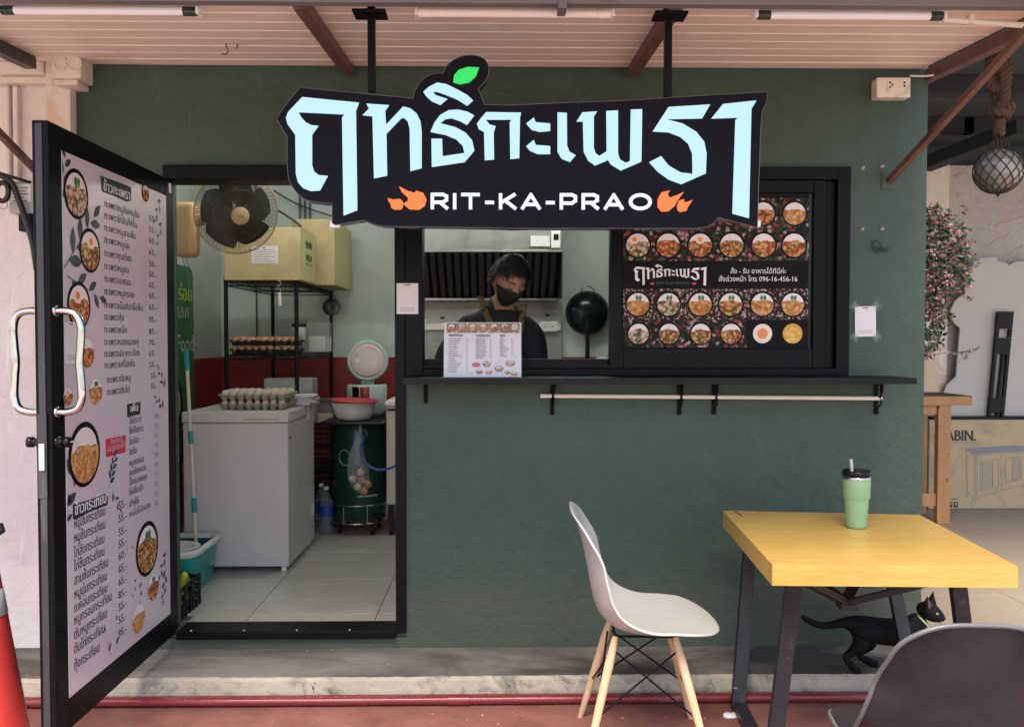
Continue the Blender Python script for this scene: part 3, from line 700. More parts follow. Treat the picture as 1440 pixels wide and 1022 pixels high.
g = MB(); g.poly(out, (0, .055, 0), 'sign_face', 'black_gloss'); g.build('box', sign, 'sign_face')
g = MB(); g.tube([p + Vector((0, .001, 0)) for p in out], .0016, 5, 'rim_grey', closed=True); g.build('edge_trim', sign, 'rim_grey')
def letter(f, pts, m='sign_light', name='letter'):
    q = MB(); q.poly(sp(f, pts, SY - .006), (0, .0055, 0), m); return q.build(name, sign, m)
letter(Z2, [(170, 290), (472, 320), (456, 362), (463, 892), (390, 920), (382, 400), (396, 382), (150, 370), (165, 398), (190, 425), (220, 440), (256, 443), (222, 490), (222, 650), (232, 685), (258, 705), (306, 710), (264, 787), (215, 790), (175, 775), (148, 745), (136, 700), (133, 492), (92, 435), (83, 400), (95, 370)])
letter(Z2, [(512, 325), (632, 333), (612, 362), (616, 438), (708, 340), (745, 350), (780, 378), (800, 420), (806, 470), (806, 668), (746, 684), (742, 460), (732, 420), (712, 400), (698, 402), (618, 485), (622, 708), (552, 722), (544, 392), (492, 386), (525, 352)])
letter(Z2, [(1086, 388), (1048, 438), (1010, 418), (965, 402), (930, 408), (905, 430), (985, 450), (1040, 480), (1075, 520), (1087, 575), (1035, 636), (860, 662), (858, 512), (915, 512), (918, 605), (1034, 588), (1025, 550), (990, 515), (935, 492), (853, 475), (875, 425), (905, 385), (950, 360), (1000, 357), (1050, 368)])
letter(Z2, [(1080, 308), (1048, 336), (1000, 305), (940, 280), (890, 262), (865, 262), (880, 280), (943, 300), (905, 332), (860, 312), (830, 285), (815, 262), (845, 235), (890, 213), (940, 222), (1000, 252), (1050, 280)])
letter(Z2, [(1150, 370), (1336, 373), (1330, 400), (1326, 615), (1278, 620), (1275, 425), (1286, 410), (1146, 410), (1168, 436), (1200, 445), (1190, 480), (1192, 622), (1142, 626), (1138, 475), (1110, 460), (1100, 432), (1120, 405)])
letter(Z3, [(110, 378), (120, 402), (193, 408), (193, 445), (140, 450), (100, 440), (72, 408)])
letter(Z3, [(110, 490), (120, 516), (193, 522), (193, 562), (130, 562), (90, 545), (72, 522)])
letter(Z3, [(230, 352), (277, 355), (278, 520), (290, 550), (322, 568), (293, 602), (250, 585), (230, 550)])
letter(Z3, [(355, 352), (430, 347), (413, 372), (413, 530), (422, 558), (440, 572), (478, 548), (476, 345), (535, 342), (535, 560), (545, 590), (575, 607), (596, 596), (600, 338), (657, 336), (653, 600), (550, 645), (500, 615), (485, 592), (420, 620), (385, 595), (362, 550), (358, 398), (326, 398)])
letter(Z3, [(790, 325), (1000, 312), (960, 382), (775, 386), (860, 408), (930, 450), (970, 500), (982, 560), (978, 660), (855, 714), (790, 690), (735, 650), (693, 603), (752, 572), (790, 620), (850, 655), (912, 662), (910, 560), (890, 510), (850, 475), (790, 452), (710, 448)])
letter(Z3, [(1065, 310), (1234, 292), (1208, 335), (1196, 885), (1113, 862), (1128, 390), (1142, 378), (1006, 383)])
letter(Z2, [(1112, 133), (1095, 180), (1060, 212), (1010, 222), (975, 212), (978, 175), (1005, 145), (1050, 130)], 'sign_green', 'leaf')
letter(Z2, [(685, 765), (730, 788), (770, 800), (775, 788), (815, 800), (832, 835), (822, 870), (790, 890), (740, 887), (708, 858), (733, 842), (733, 825), (700, 795)], 'sign_orange', 'flame')
letter(Z2, [(625, 828), (655, 835), (690, 832), (706, 845), (708, 868), (698, 888), (665, 890), (645, 880), (640, 860), (628, 842)], 'sign_orange', 'flame')
letter(Z3, [(735, 790), (755, 755), (797, 745), (785, 765), (795, 782), (830, 770), (868, 752), (840, 790), (820, 825), (790, 850), (755, 853), (735, 830)], 'sign_orange', 'flame')
letter(Z3, [(833, 820), (845, 795), (870, 790), (868, 805), (885, 803), (912, 793), (890, 825), (880, 848), (850, 855), (835, 843)], 'sign_orange', 'flame')
# RIT-KA-PRAO drawn in wide strokes: letters as line paths on a 0..1 grid, stroke width .2 of the cap height
A0, A1 = PY(608, 295, SY - .004), PY(914, 296.5, SY - .004)
caph = (PY(608, 271.5, SY).z - A0.z)
LET = {'R': [[(0, 0), (0, 1), (.62, 1), (.84, .88), (.84, .6), (.62, .42), (0, .42)], [(.45, .42), (.86, 0)]], 'I': [[(0, 0), (0, 1)]], 'T': [[(0, 1), (.95, 1)], [(.475, 1), (.475, 0)]],
       '-': [[(0, .42), (.38, .42)]], 'K': [[(0, 0), (0, 1)], [(.82, 1), (.06, .42)], [(.26, .58), (.86, 0)]], 'A': [[(0, 0), (.5, 1), (1, 0)], [(.2, .28), (.8, .28)]],
       'P': [[(0, 0), (0, 1), (.62, 1), (.84, .88), (.84, .55), (.62, .38), (0, .38)]], 'O': [[(.62 + .58 * math.cos(t), .5 + .5 * math.sin(t)) for t in np.linspace(0, 2 * PI, 25)]]}
WD = {'R': .86, 'I': 0, 'T': .95, '-': .38, 'K': .84, 'A': 1.0, 'P': .84, 'O': 1.2}
word = 'RIT-KA-PRAO'
tot = sum(WD[c] for c in word); gap = ((A1 - A0).length / caph - tot) / (len(word) - 1 + .0)
x = 0
for c in word:
    q = MB()
    for li, ln in enumerate(LET[c]):
        for a, b in zip(ln[:-1], ln[1:]):
            P0 = A0 + Vector(((x + a[0]) * caph, 0, (.1 + a[1] * .8) * caph)); P1 = A0 + Vector(((x + b[0]) * caph, 0, (.1 + b[1] * .8) * caph))
            d = (P1 - P0).normalized() * .0055; q.bar(P0 - d * .8, P1 + d * .8, .003 + li * .0004, .0115, 'sign_white', up=(0, 1, 0)) if False else q.bar(P0 - d * .8, P1 + d * .8, .0115, .003 + li * .0004 + random.uniform(0, .0003), 'sign_white', up=(0, 1, 0))
    q.build('letter', sign, 'sign_white'); x += WD[c] + gap
for px_, pyt in ((522, 130), (940, 137)):
    c0 = PY(px_, 15, SY + .02); c1 = PY(px_, pyt, SY + .03)
    q = MB(); q.box((c0.x - .0125, SY + .015, c1.z), (c0.x + .0125, SY + .04, cz(SY) - .012)); q.box((c0.x - .055, BY + .016, bz - .052), (c0.x + .055, SY + .04, bz - .042)); q.build('hanger', sign, 'black_metal', bevel=.0015)
for px_, py_ in ((472, 319), (1062, 318)):
    c0 = PY(px_, py_, SY + .02); q = MB(); q.box((c0.x - .018, SY + .008, c0.z - .004), (c0.x + .016, SY + .04, c0.z + .018)); q.build('cable_gland', sign, 'lamp_white', bevel=.003)

# ================================================================== PRINTED DISHES
def dish(mb, c, u, v, n, r, kind=0, seed=0, bowl=True, k=.0006, squash=1.0, garn=None):
    """flat printed picture of a bowl: dark rim, rice, topping, garnish, each sheet a hair above the last"""
    c, u, v, n = map(Vector, (c, u, v, n)); rr = random.Random(seed)
    if bowl: mb.disc(c + n * k, u, v * squash, r, 'bowl_print')
    c2 = c + n * 2 * k
    food = ['food_a', 'food_b', 'food_c', 'food_d', 'omelette'][kind % 5]
    if kind < 4:
        mb.disc(c2, u, v * squash, r * .83, 'rice')
        pts = []
        N = 26; h = rr.uniform(.10, .22)
        for j in range(N):
            t = PI + PI * j / (N - 1)
            pts.append((math.cos(t) * .87, math.sin(t) * .87))
        for j in range(9): pts.append((.86 - j * .215, h * (1 - ((j - 4) / 4.0) ** 2) + .16 + rr.uniform(-.07, .07)))
        pts = [(a, b) for a, b in pts]
        mb.poly([c + n * 3 * k + u * a * r + v * b * r * squash for a, b in pts], None, food)
        g_ = rr.random() if garn is None else garn
        if g_ < .45:
            for q_ in (-1, 1): mb.disc(c + n * 4 * k + u * r * (.05 + .12 * q_) + v * r * .48, u, v, r * .12, 'print_green', 8, r * .2)
        elif g_ < .8:
            e = c + n * 4 * k + u * r * rr.uniform(-.25, .2) + v * r * .4
            mb.disc(e, u, v, r * .36, 'egg_white', 14, r * .33); mb.disc(e + n * k, u, v, r * .18, 'yolk', 12)
    elif kind == 4: mb.disc(c2, u, v, r * .84, 'omelette')
    elif kind == 5:
        mb.disc(c2, u, v, r * .82, 'egg_white'); mb.disc(c + n * 3 * k, u, v, r * .45, 'yolk', 20)
def sprig(mb, base, u, v, n, L, ang, k=7, m='leaf_ink', w=.22):
    d = u * math.cos(ang) + v * math.sin(ang); s = u * -math.sin(ang) + v * math.cos(ang)
    mb.add([base - s * L * .008, base + d * L * .95, base + s * L * .008], [(0, 1, 2)], m)
    for i in range(k):
        t = .15 + .85 * i / (k - 1) if k > 1 else .5
        sd_ = 1 if i % 2 else -1
        if i == k - 1: sd_ = 0
        ld = (d * .8 + s * sd_ * .75).normalized(); ls = ld.cross(n)
        b = base + d * L * t * .85; ll = L * .26 * (1.1 - .3 * t)
        P = [b]
        for q_ in range(1, 6): P.append(b + ld * ll * q_ / 6 + ls * ll * w * math.sin(PI * q_ / 6))
        P.append(b + ld * ll)
        for q_ in range(5, 0, -1): P.append(b + ld * ll * q_ / 6 - ls * ll * w * math.sin(PI * q_ / 6))
        mb.add(P, [tuple(range(len(P)))], m)

# ------------------------------------------------------------------ long menu poster on the door
PXF = DXF + .0015
n = Vector((1, 0, 0)); u = Vector((0, 1, 0)); v = Vector((0, 0, 1))
py0, py1 = YN + st - .004, yf - .058; pz0, pz1 = LZ0 + .108, LZ1 - .078
mp_ = thing('menu_poster', 'tall pink Thai price list poster with round dish pictures, on the open glass door', 'poster', (PXF, (py0 + py1) / 2, pz0))
q = MB(); q.box((PXF - .004, py0, pz0), (PXF, py1, pz1)); q.build('sheet', mp_, 'poster_paper')
def at(px, py): p = PX(px, py, PXF + .0006); return p
tx = MB()
Z5 = lambda x, y: (40 + x / 3.195, 200 + y / 3.195)
Z6 = lambda x, y: (40 + x / 4.26, 520 + y / 4.26)
Z7 = lambda x, y: (0 + x / 3.173, 700 + y / 3.173)
def line(s_, f, x0, x1, y, size=.036, m='ink', bold=.012, up=0):
    a = at(*f(x0, y)); b = at(*f(x1, y)); w_ = b.y - a.y
    text(tx, s_, a + Vector((0, 0, -.011 + up)), u, v, size, w_, m, bold)
items = [('กะเพราหมูสับ/หมูชิ้น', 496, 275, '55.-', 340), ('กะเพราไก่สับ/ไก่ชิ้น', 487, 328, '55.-', 390), ('กะเพราหมูสามชั้น', 480, 383, '60.-', 440), ('กะเพราหมูนุ่ม', 452, 438, '65.-', 492), ('กะเพรากุนเชียง', 462, 498, '50.-', 545), ('กะเพราหมูยอ', 450, 556, '50.-', 592), ('กะเพราเบคอน', 458, 613, '65.-', 640), ('กะเพราหมูกรอบ', 474, 670, '65.-', 688), ('กะเพราเนื้อสับ/เนื้อชิ้น', 512, 730, '65.-', 740), ('กะเพรากุ้ง', 428, 785, '95.-', 795), ('กะเพราหมึก', 442, 842, '85.-', 850), ('กะเพราหอยแมลงภู่', 494, 898, '70.-', 900), ('กะเพราปลากระป๋อง', 500, 952, '65.-', 950), ('กะเพราเครื่องใน', 478, 1003, '55.-', 1000)]
for s_, x1_, y_, pr, yp_ in items: line(s_, Z5, 340, x1_, y_); line(pr, Z5, 541, 576, yp_, .034)
line('กะเพราตับหมู', Z6, 468, 612, 62); line('55.-', Z6, 733, 775, 35, .034)
line('กะเพราตับไก่', Z6, 470, 606, 135); line('55.-', Z6, 733, 768, 98, .034)
side = [('ไข่ดาว', 675, 308, '10.-', 275), ('ไข่เป็ดดาว', 688, 368, '15.-', 335), ('ไข่เจียว', 664, 432, '15.-', 393), ('ไข่ต้ม', 648, 495, '10.-', 452), ('หมูยอทอด', 692, 560, '20.-', 508), ('กุนเชียงทอด', 706, 618, '20.-', 566), ('ไส้กรอกทอด', 710, 676, '15.-', 625), ('ไข่เยี่ยวม้า', 688, 735, '15.-', 682), ('เต้าหู้ไข่', 660, 805, '15.-', 742), ('หน่อไม้ดอง', 730, 866, '10.-', 800)]
for s_, x1_, y_, pr, yp_ in side: line(s_, Z6, 603, x1_, y_, .034); line(pr, Z6, 755, 782, yp_, .030, 'ink_grey')
gar = [('หมูสับกระเทียม', 470, 105, 40), ('หมูชิ้นกระเทียม', 470, 168, 98), ('ไก่สับกระเทียม', 466, 235, 160), ('ไก่ชิ้นกระเทียม', 466, 295, 213), ('สามชั้นกระเทียม', 482, 358, 268), ('หมูนุ่มกระเทียม', 478, 420, 325), ('เบคอนกระเทียม', 480, 480, 382), ('หมูกรอบกระเทียม', 500, 535, 440), ('ตับหมูกระเทียม', 478, 600, 495), ('ตับไก่กระเทียม', 468, 665, 552), ('กุ้งกระเทียม', 445, 738, 612)]
gp = ['55.-', '55.-', '55.-', '55.-', '60.-', '65.-', '65.-', '85.-', '55.-', '55.-', '95.-']
# baselines on this part are measured at the left end of each line
for (s_, x1_, y_, yp_), pr in zip(gar, gp):
    a = at(*Z7(330, y_ + 35)); b = at(*Z7(x1_, y_)); text(tx, s_, a + Vector((0, 0, .002)), u, v, .047, b.y - a.y, 'ink', .012)
    a = at(*Z7(528, yp_ + 12)); b = at(*Z7(565, yp_)); text(tx, pr, a, u, v, .042, b.y - a.y, 'ink', .012)
# painted headers
def header(f, pts, s_, x0, x1, y, size, m='header_ink', tm='print_white', bold=.012):
    tx.poly([at(*f(*p)) for p in pts], None, m)
    a = at(*f(x0, y)); b = at(*f(x1, y)); text(tx, s_, a + n * .0008, u, v, size, b.y - a.y, tm, bold)
header(Z5, [(322, 150), (400, 178), (462, 203), (462, 262), (440, 268), (380, 240), (330, 222)], 'ข้าวกะเพรา', 335, 455, 215, .052)
header(Z7, [(325, 28), (400, 8), (470, -20), (482, -5), (480, 30), (400, 62), (335, 98), (325, 90)], 'ข้าวกระเทียม', 332, 474, 78, .055)
header(Z6, [(590, 205), (672, 190), (670, 265), (592, 282)], 'เพิ่ม', 608, 655, 252, .04)
header(Z6, [(462, 415), (583, 388), (582, 492), (464, 524)], 'เมนูแนะนำ', 470, 576, 492, .034, 'print_red', 'poster_paper', .003)
text(tx, 'สั่งเพิ่มได้', at(*Z6(490, 445)) + n * .0008, u, v, .026, .10, 'poster_paper')
tx.build('printed_text', mp_, 'ink')
def pd(f, x, y, rx, ry, kind, seed, bowl=True):
    c = at(*f(x, y)); r = abs(at(*f(x, y - ry)).z - c.z); q = MB(); dish(q, c, u, v, n, r, kind, seed, bowl); q.build('dish_picture', mp_, 'bowl_print')
pd(Z5, 214, 233, 58, 113, 3, 11); pd(Z5, 276, 487, 50, 100, 2, 12); pd(Z5, 227, 733, 56, 108, 0, 13)
pd(Z6, 337, 505, 100, 196, 1, 1); pd(Z7, 657, 225, 55, 122, 2, 15)
pd(Z6, 235, 160, 40, 62, 0, 17, False); pd(Z6, 402, 128, 60, 92, 1, 14, False)
pd(Z5, 262, 945, 40, 78, 0, 3, False); pd(Z5, 525, 228, 28, 40, 0, 5)
pd(Z7, 683, 395, 33, 68, 0, 16, False); pd(Z7, 618, 535, 42, 75, 1, 1, False)
q = MB()
for (f, x, y, L, ang, k_) in ((Z5, 145, 280, .22, 1.35, 7), (Z5, 160, 565, .34, .75, 8), (Z5, 172, 600, .28, -.25, 6), (Z5, 598, 250, .14, -2.2, 5), (Z5, 600, 350, .12, -2.0, 4), (Z6, 820, 120, .13, 2.2, 5), (Z6, 815, 235, .12, 2.6, 5), (Z6, 482, 705, .15, 1.1, 9), (Z6, 500, 720, .12, -.9, 4), (Z6, 215, 880, .28, 1.2, 3),
                           (Z7, 290, 130, .16, 1.1, 3), (Z7, 290, 290, .13, 1.9, 3), (Z7, 745, 230, .14, -2.3, 5), (Z7, 740, 300, .16, -1.8, 6), (Z7, 610, 350, .08, -2.1, 3), (Z7, 632, 360, .10, -1.8, 3), (Z7, 597, 222, .06, 3.0, 2), (Z7, 490, 700, .12, 1.9, 2), (Z7, 518, 670, .12, 1.5, 2)):
    sprig(q, at(*f(x, y)) + n * .0004, u, v, n, L, ang, k_)
# leaves may not hang over the edge of the sheet
q.v = [(x_, min(max(y_, py0 + .001), py1 - .001), min(max(z_, pz0), pz1)) for x_, y_, z_ in q.v]
q.build('leaf_print', mp_, 'leaf_ink')
# small pay card stuck over the poster
def card(name, c, u_, v_, n_, w, h, label, cat, tape=False, group=None):
    c, u_, v_, n_ = map(Vector, (c, u_, v_, n_)); o = c - u_ * w / 2 - v_ * h / 2
    t = thing(name, label, cat, c, group)
    q = MB(); R = Matrix((u_, v_, n_)).transposed().to_4x4(); R.translation = c
    q.box((-w / 2, -h / 2, -.0006), (w / 2, h / 2, .0006), 'paper', R); q.build('sheet', t, 'paper')
    q = MB(); m_ = c + n_ * .0012
    for i, (yy, ww) in enumerate(((.43, .3), (-.30, .7), (-.35, .62), (-.40, .7))):
        q.quad(m_ - u_ * w * ww / 2 + v_ * h * yy, u_, v_, w * ww, h * (.028 if i == 0 else .012), 'ink' if i == 0 else 'ink_grey')
    q.build('printed_text', t, 'ink_grey')
    if tape:
        for sx, sy, a_ in ((-1, 1, .05), (1, 1, -.08), (-1, -1, .1), (1, -1, -.03)):
            q = MB(); cc = c + u_ * w * .5 * sx + v_ * h * .5 * sy + n_ * (.0014 + .0002 * sx * sy); uu = u_ * math.cos(a_) + v_ * math.sin(a_); vv = v_ * math.cos(a_) - u_ * math.sin(a_)
            q.quad(cc - uu * .022 - vv * .010, uu, vv, .045, .02, 'tape')
            q.quad(cc - uu * .010 - vv * .025 + n_ * .0005, uu, vv, .02, .05, 'tape')
            q.build('tape', t, 'tape')
    return t
cc = PX(100, 482, PXF + .004); card('pay_card', cc, u, v, n, .085, .14, 'small pale card taped low on the door poster behind the chrome handle', 'card')
cc = PY(573, 420, -.028); card('pay_card', cc, (1, 0, 0), (0, 0, 1), (0, -1, 0), .095, .135, 'white card hung on the black frame between door and window', 'card')
cc = PY(1217, 452, -.009); card('pay_card', cc, (1, 0, .02), (-.02, 0, 1), (0, -1, 0), .094, .135, 'white card fixed with clear tape to the green wall right of the window', 'card', True)

# ------------------------------------------------------------------ big dish board behind the window
MY = -.0075
n = Vector((0, -1, 0)); u = Vector((1, 0, 0)); v = Vector((0, 0, 1))
b0, b1 = PY(875.5, 490, MY), PY(1138, 272, MY)
mb_ = thing('menu_board', 'black board of dish photographs with shop name and telephone number in the window', 'menu board', (b0.x, MY, b0.z))
q = MB(); q.box((b0.x, MY, b0.z), (b1.x, MY + .003, b1.z)); q.build('sheet', mb_, 'bowl_print')
Z4 = lambda x, y: (860 + x / 4.258, 260 + y / 4.258)
ax = lambda x, y, k=.0006: PY(*Z4(x, y), MY - k)
rowsB = [([70, 245, 437, 623, 815, 1003, 1183], 265, 455), ([70, 245, 437, 623, 815, 1003, 1183], 80, 262), ([70, 250, 437, 618, 812, 993, 1178], 622, 806), ([70, 250, 437, 627, 810, 993, 1178], 808, 972)]
kinds = [[(3, 21), (0, 22), (0, 12), (2, 24), (0, 25), (0, 40)], [(0, 31), (2, 32), (0, 33), (1, 34), (0, 35), (1, 36)], [(1, 1), (3, 1), (1, 6), (0, 1), (1, 14), (1, 1)], [(3, 61), (2, 62), (2, 63), (2, 64), (5, 65), (4, 66)]]
for ri, (xs4, yt, yb4) in enumerate(rowsB):
    for ci in range(6):
        a, b = ax(xs4[ci] + .5, yb4), ax(xs4[ci + 1] - .5, yt)
        q = MB(); q.quad(a, u, v, b.x - a.x, b.z - a.z, ['tile_print', 'tile_print', 'tile_print_b', 'tile_print'][ri] if not (ri == 3 and ci > 3) else 'bowl_print')
        c = (a + b) / 2; kk, sd_ = kinds[ri][ci]
        c.x += random.uniform(-.003, .003)
        dish(q, c + n * .0004, u, v, n, (b.z - a.z) * .43, kk, sd_ + ri * 100, True, .0004, 1.0, .1 if ri == 2 else (.6 if (ri, ci) in ((0, 0), (0, 2)) else .9))
        # herbs in the corner of each photograph
        if ri < 2: 
            for s_ in range(3): sprig(q, a + u * (b.x - a.x) * random.uniform(.1, .6) + v * .006 + n * .0004, u, v, n, .035, random.uniform(.1, 1.2), 4, 'print_green', .3)
        q.v = [(min(max(x_, a.x), b.x), y_, min(max(z_, a.z), b.z)) for x_, y_, z_ in q.v]
        q.build('dish_picture', mb_, 'bowl_print')
tx = MB()
def tl(s_, f, x0, x1, y, size, m='print_white', bold=0.0): a = PY(*f(x0, y), MY - .001); b = PY(*f(x1, y), MY - .001); text(tx, s_, a, u, v, size, b.x - a.x, m, bold)
tl('สั่ง - รับ อาหารได้ที่นี่ค่ะ', Z4, 710, 1044, 530, .031); tl('สั่งล่วงหน้า โทร 096-16-456-16', Z4, 640, 1112, 577, .031)
# the shop's name again, small, from the same outlines as the sign
name_shapes = [(Z2, [(170, 290), (472, 320), (456, 362), (463, 892), (390, 920), (382, 400), (396, 382), (150, 370), (190, 425), (256, 443), (222, 490), (222, 650), (258, 705), (306, 710), (264, 787), (215, 790), (148, 745), (136, 700), (133, 492), (83, 400)]),
    (Z2, [(512, 325), (632, 333), (612, 362), (616, 438), (708, 340), (780, 378), (806, 470), (806, 668), (746, 684), (742, 460), (712, 400), (698, 402), (618, 485), (622, 708), (552, 722), (544, 392), (492, 386)]),
    (Z2, [(1086, 388), (1048, 438), (965, 402), (905, 430), (985, 450), (1040, 480), (1087, 575), (1035, 636), (860, 662), (858, 512), (915, 512), (918, 605), (1034, 588), (990, 515), (935, 492), (853, 475), (905, 385), (1000, 357)]),
    (Z2, [(1080, 308), (1048, 336), (940, 280), (865, 262), (943, 300), (905, 332), (830, 285), (815, 262), (890, 213), (1000, 252)]),
    (Z2, [(1150, 370), (1336, 373), (1326, 615), (1278, 620), (1275, 425), (1286, 410), (1146, 410), (1200, 445), (1190, 480), (1192, 622), (1142, 626), (1138, 475), (1100, 432)]),
    (Z3, [(110, 378), (120, 402), (193, 408), (193, 445), (140, 450), (72, 408)]), (Z3, [(110, 490), (120, 516), (193, 522), (193, 562), (130, 562), (72, 522)]),
    (Z3, [(230, 352), (277, 355), (278, 520), (322, 568), (293, 602), (230, 550)]),
    (Z3, [(326, 398), (355, 352), (430, 347), (413, 372), (413, 530), (440, 572), (478, 548), (476, 345), (535, 342), (535, 560), (575, 607), (596, 596), (600, 338), (657, 336), (653, 600), (550, 645), (485, 592), (420, 620), (362, 550), (358, 398)]),
    (Z3, [(790, 325), (1000, 312), (960, 382), (775, 386), (930, 450), (982, 560), (978, 660), (855, 714), (735, 650), (693, 603), (752, 572), (850, 655), (912, 662), (890, 510), (790, 452), (710, 448)]),
    (Z3, [(1065, 310), (1234, 292), (1208, 335), (1196, 885), (1113, 862), (1128, 390), (1142, 378), (1006, 383)])]
def name_mark(mb, x0, y0, x1, y1, depthY):
    # sign px 402..1064 x, 117..305 y  -> this rectangle
    for f, pts in name_shapes:
        o = []
        for p in pts:
            X, Y = f(*p); o.append(PY(lerp(x0, x1, (X - 402) / 662), lerp(y0, y1, (Y - 116) / 192), depthY))
        mb.poly(o, None, 'print_white')
name_mark(tx, 891, 371.5, 994.5, 402, MY - .001)
tl('RIT-KA-PRAO', Z4, 268, 468, 595, .016, 'leaf_ink', .03)
for x4 in (242, 494):
    c = PY(*Z4(x4, 590), MY - .001)
    tx.poly([c + Vector(p) * .008 for p in ((-1.3, 0, .3), (-.3, 0, .2), (0, 0, .9), (.4, 0, .3), (1.4, 0, .5), (1, 0, -.5), (0, 0, -.8), (-1, 0, -.5))], None, 'print_red')
tx.build('printed_text', mb_, 'print_white')

# ------------------------------------------------------------------ counter shelf, brackets, rod, standing menu
yS = -.235
sx0, sx1 = PY(574, 527, -.02).x, PY(1290, 535, yS).x
shz = WZ0 - .001
shelf = thing('counter_shelf', 'long black wall shelf on iron brackets under the serving window', 'shelf', (0, -.1, shz))
q = MB(); xe = PY(1190, 527, -.021).x
q.poly([Vector((sx0, -.001, shz)), Vector((sx0, yS, shz)), Vector((sx1, yS, shz)), Vector((xe + .19, -.001, shz))], (0, 0, -.026), 'shelf_dark'); q.build('board', shelf, 'shelf_dark', bevel=.002)
for px_ in (598, 777, 957, 1006, 1236):
    c = PY(px_, 548, -.03); x = c.x
    q = MB(); q.box((x - .009, -.006, shz - .17 if px_ > 600 else shz - .12), (x + .009, -.0005, shz - .028))
    q.tube(smooth_pts([(x, -.004, shz - .12), (x, -.03, shz - .105), (x + .002, -.052, shz - .075), (x + .002, -.060, shz - .045), (x, -.05, shz - .032)], 5), .005, 8)
    q.tube(smooth_pts([(x, -.05, shz - .034), (x + .004, -.06, shz - .05), (x + .004, -.05, shz - .066), (x, -.038, shz - .058)], 5), .004, 8)
    if px_ > 600: q.tube([(x + .012, -.02, shz - .035), (x + .004, -.045, shz - .125), (x, -.01, shz - .148)], .0035, 8); q.lathe([(.011, 0), (.011, .005), (.006, .008), (0, .008)], 14, None, (x, -.006, shz - .163), (0, -1, 0))
    q.build('bracket', shelf, 'black_metal')
r0, r1 = PY(761, 556.5, -.032), PY(1240, 560, -.032)
q = MB(); q.tube([r0, r1], .0095, 12, 'rod_white'); q = q.build('rod', at=r0, mat='rod_white'); tag(q, 'long cream rod held by the brackets below the counter shelf', 'rod')
k = MB(); k.tube([r0 - Vector((.003, 0, 0)), r0 + Vector((.006, 0, 0))], .0108, 12, 'lamp_white'); k.build('end_cap', q, 'lamp_white')

# standing price list in clear acrylic
a, b, c, d = PY(624, 527, -.16), PY(733, 527, -.16), PY(731, 453.5, -.115), PY(629, 453.5, -.115)
a.z = b.z = shz + .0015
U = (b - a).normalized(); V = (d - a); V = (V - U * V.dot(U)).normalized(); N = U.cross(V)
w_ = (b - a).length; h_ = (d - a).dot(V)
sm = thing('standing_menu', 'small upright Thai price list in clear acrylic standing on the window shelf', 'menu stand', a)
q = MB(); R = Matrix((U, V, N)).transposed().to_4x4(); R.translation = a
q.box((0, 0, -.003), (w_, h_, -.0005), 'paper', R); q.build('sheet', sm, 'paper')
q = MB(); q.box((-.002, -.001, .003), (w_ + .004, h_ + .002, .0045), 'acrylic', R); q.box((0, .0, -.09), (w_, .003, -.004), 'acrylic', R); q.build('acrylic_holder', sm, 'acrylic')
q = MB(); Z8 = lambda x, y: a + U * ((x - 120) / 1165 * w_) + V * ((965 - y) / 825 * h_)
q.poly([Z8(150, 298), Z8(1265, 298), Z8(1265, 150), Z8(160, 150)], None, 'food_c')
for i in range(7): c_ = Z8(232 + i * 160, 216); dish(q, c_ + N * .0004, U, V, N, .0185, (0, 0, 1, 1, 0, 0, 3)[i], i * 7 + 3, True, .0004)
for x, y, r in ((765, 770, .018), (950, 840, .019), (1120, 760, .020), (655, 885, .014), (800, 890, .014), (1075, 895, .012), (1180, 915, .014)): dish(q, Z8(x, y) + N * .0004, U, V, N, r, 0 if x % 2 else 1, int(x), True, .0004, .7)
q.disc(Z8(605, 780) + N * .0006, U, V, .019, 'print_red', 20, .0105)
for x, y, an in ((470, 930, .6), (520, 935, 1.6), (560, 930, 2.2), (1190, 690, 1.6), (1235, 690, 2.3), (1200, 330, .4), (1210, 370, .3), (890, 770, .8), (960, 740, 1.2)): sprig(q, Z8(x, y) + N * .0004, U, V, N, .012, an, 3, 'leaf_ink', .3)
q.build('dish_picture', sm, 'food_a')
tx = MB()
for x0, x1, y, s_ in ((190, 400, 352, 'ข้าวกะเพรา'), (600, 815, 358, 'ข้าวกระเทียม'), (962, 1040, 358, 'เพิ่ม')):
    tx.poly([Z8(x0, y), Z8(x1, y), Z8(x1, y - 34), Z8(x0, y - 34)], None, 'header_ink'); text(tx, s_, Z8(x0 + 14, y - 6) + N * .0005, U, V, .0065, (x1 - x0 - 28) / 1165 * w_, 'print_white', .01)
L1 = [i_[0] for i_ in items] + ['กะเพราตับหมู', 'กะเพราตับไก่']
for i, s_ in enumerate(L1): text(tx, s_, Z8(180, 395 + i * 33) + N * .0004, U, V, .0072, None, 'ink', .035, res=1); text(tx, ([i_[3] for i_ in items] + ['55.-'] * 2)[i], Z8(455, 395 + i * 33) + N * .0004, U, V, .0064, None, 'ink', .03, res=1)
for i, s_ in enumerate([g_[0] for g_ in gar]): text(tx, s_, Z8(600, 395 + i * 29) + N * .0004, U, V, .0072, None, 'ink', .035, res=1); text(tx, gp[i], Z8(812, 395 + i * 29) + N * .0004, U, V, .0064, None, 'ink', .03, res=1)
for i, s_ in enumerate([g_[0] for g_ in side]): text(tx, s_, Z8(960, 395 + i * 29) + N * .0004, U, V, .0072, None, 'ink', .035, res=1); text(tx, side[i][3], Z8(1135, 395 + i * 29) + N * .0004, U, V, .0064, None, 'ink', .03, res=1)
tx.build('printed_text', sm, 'ink')

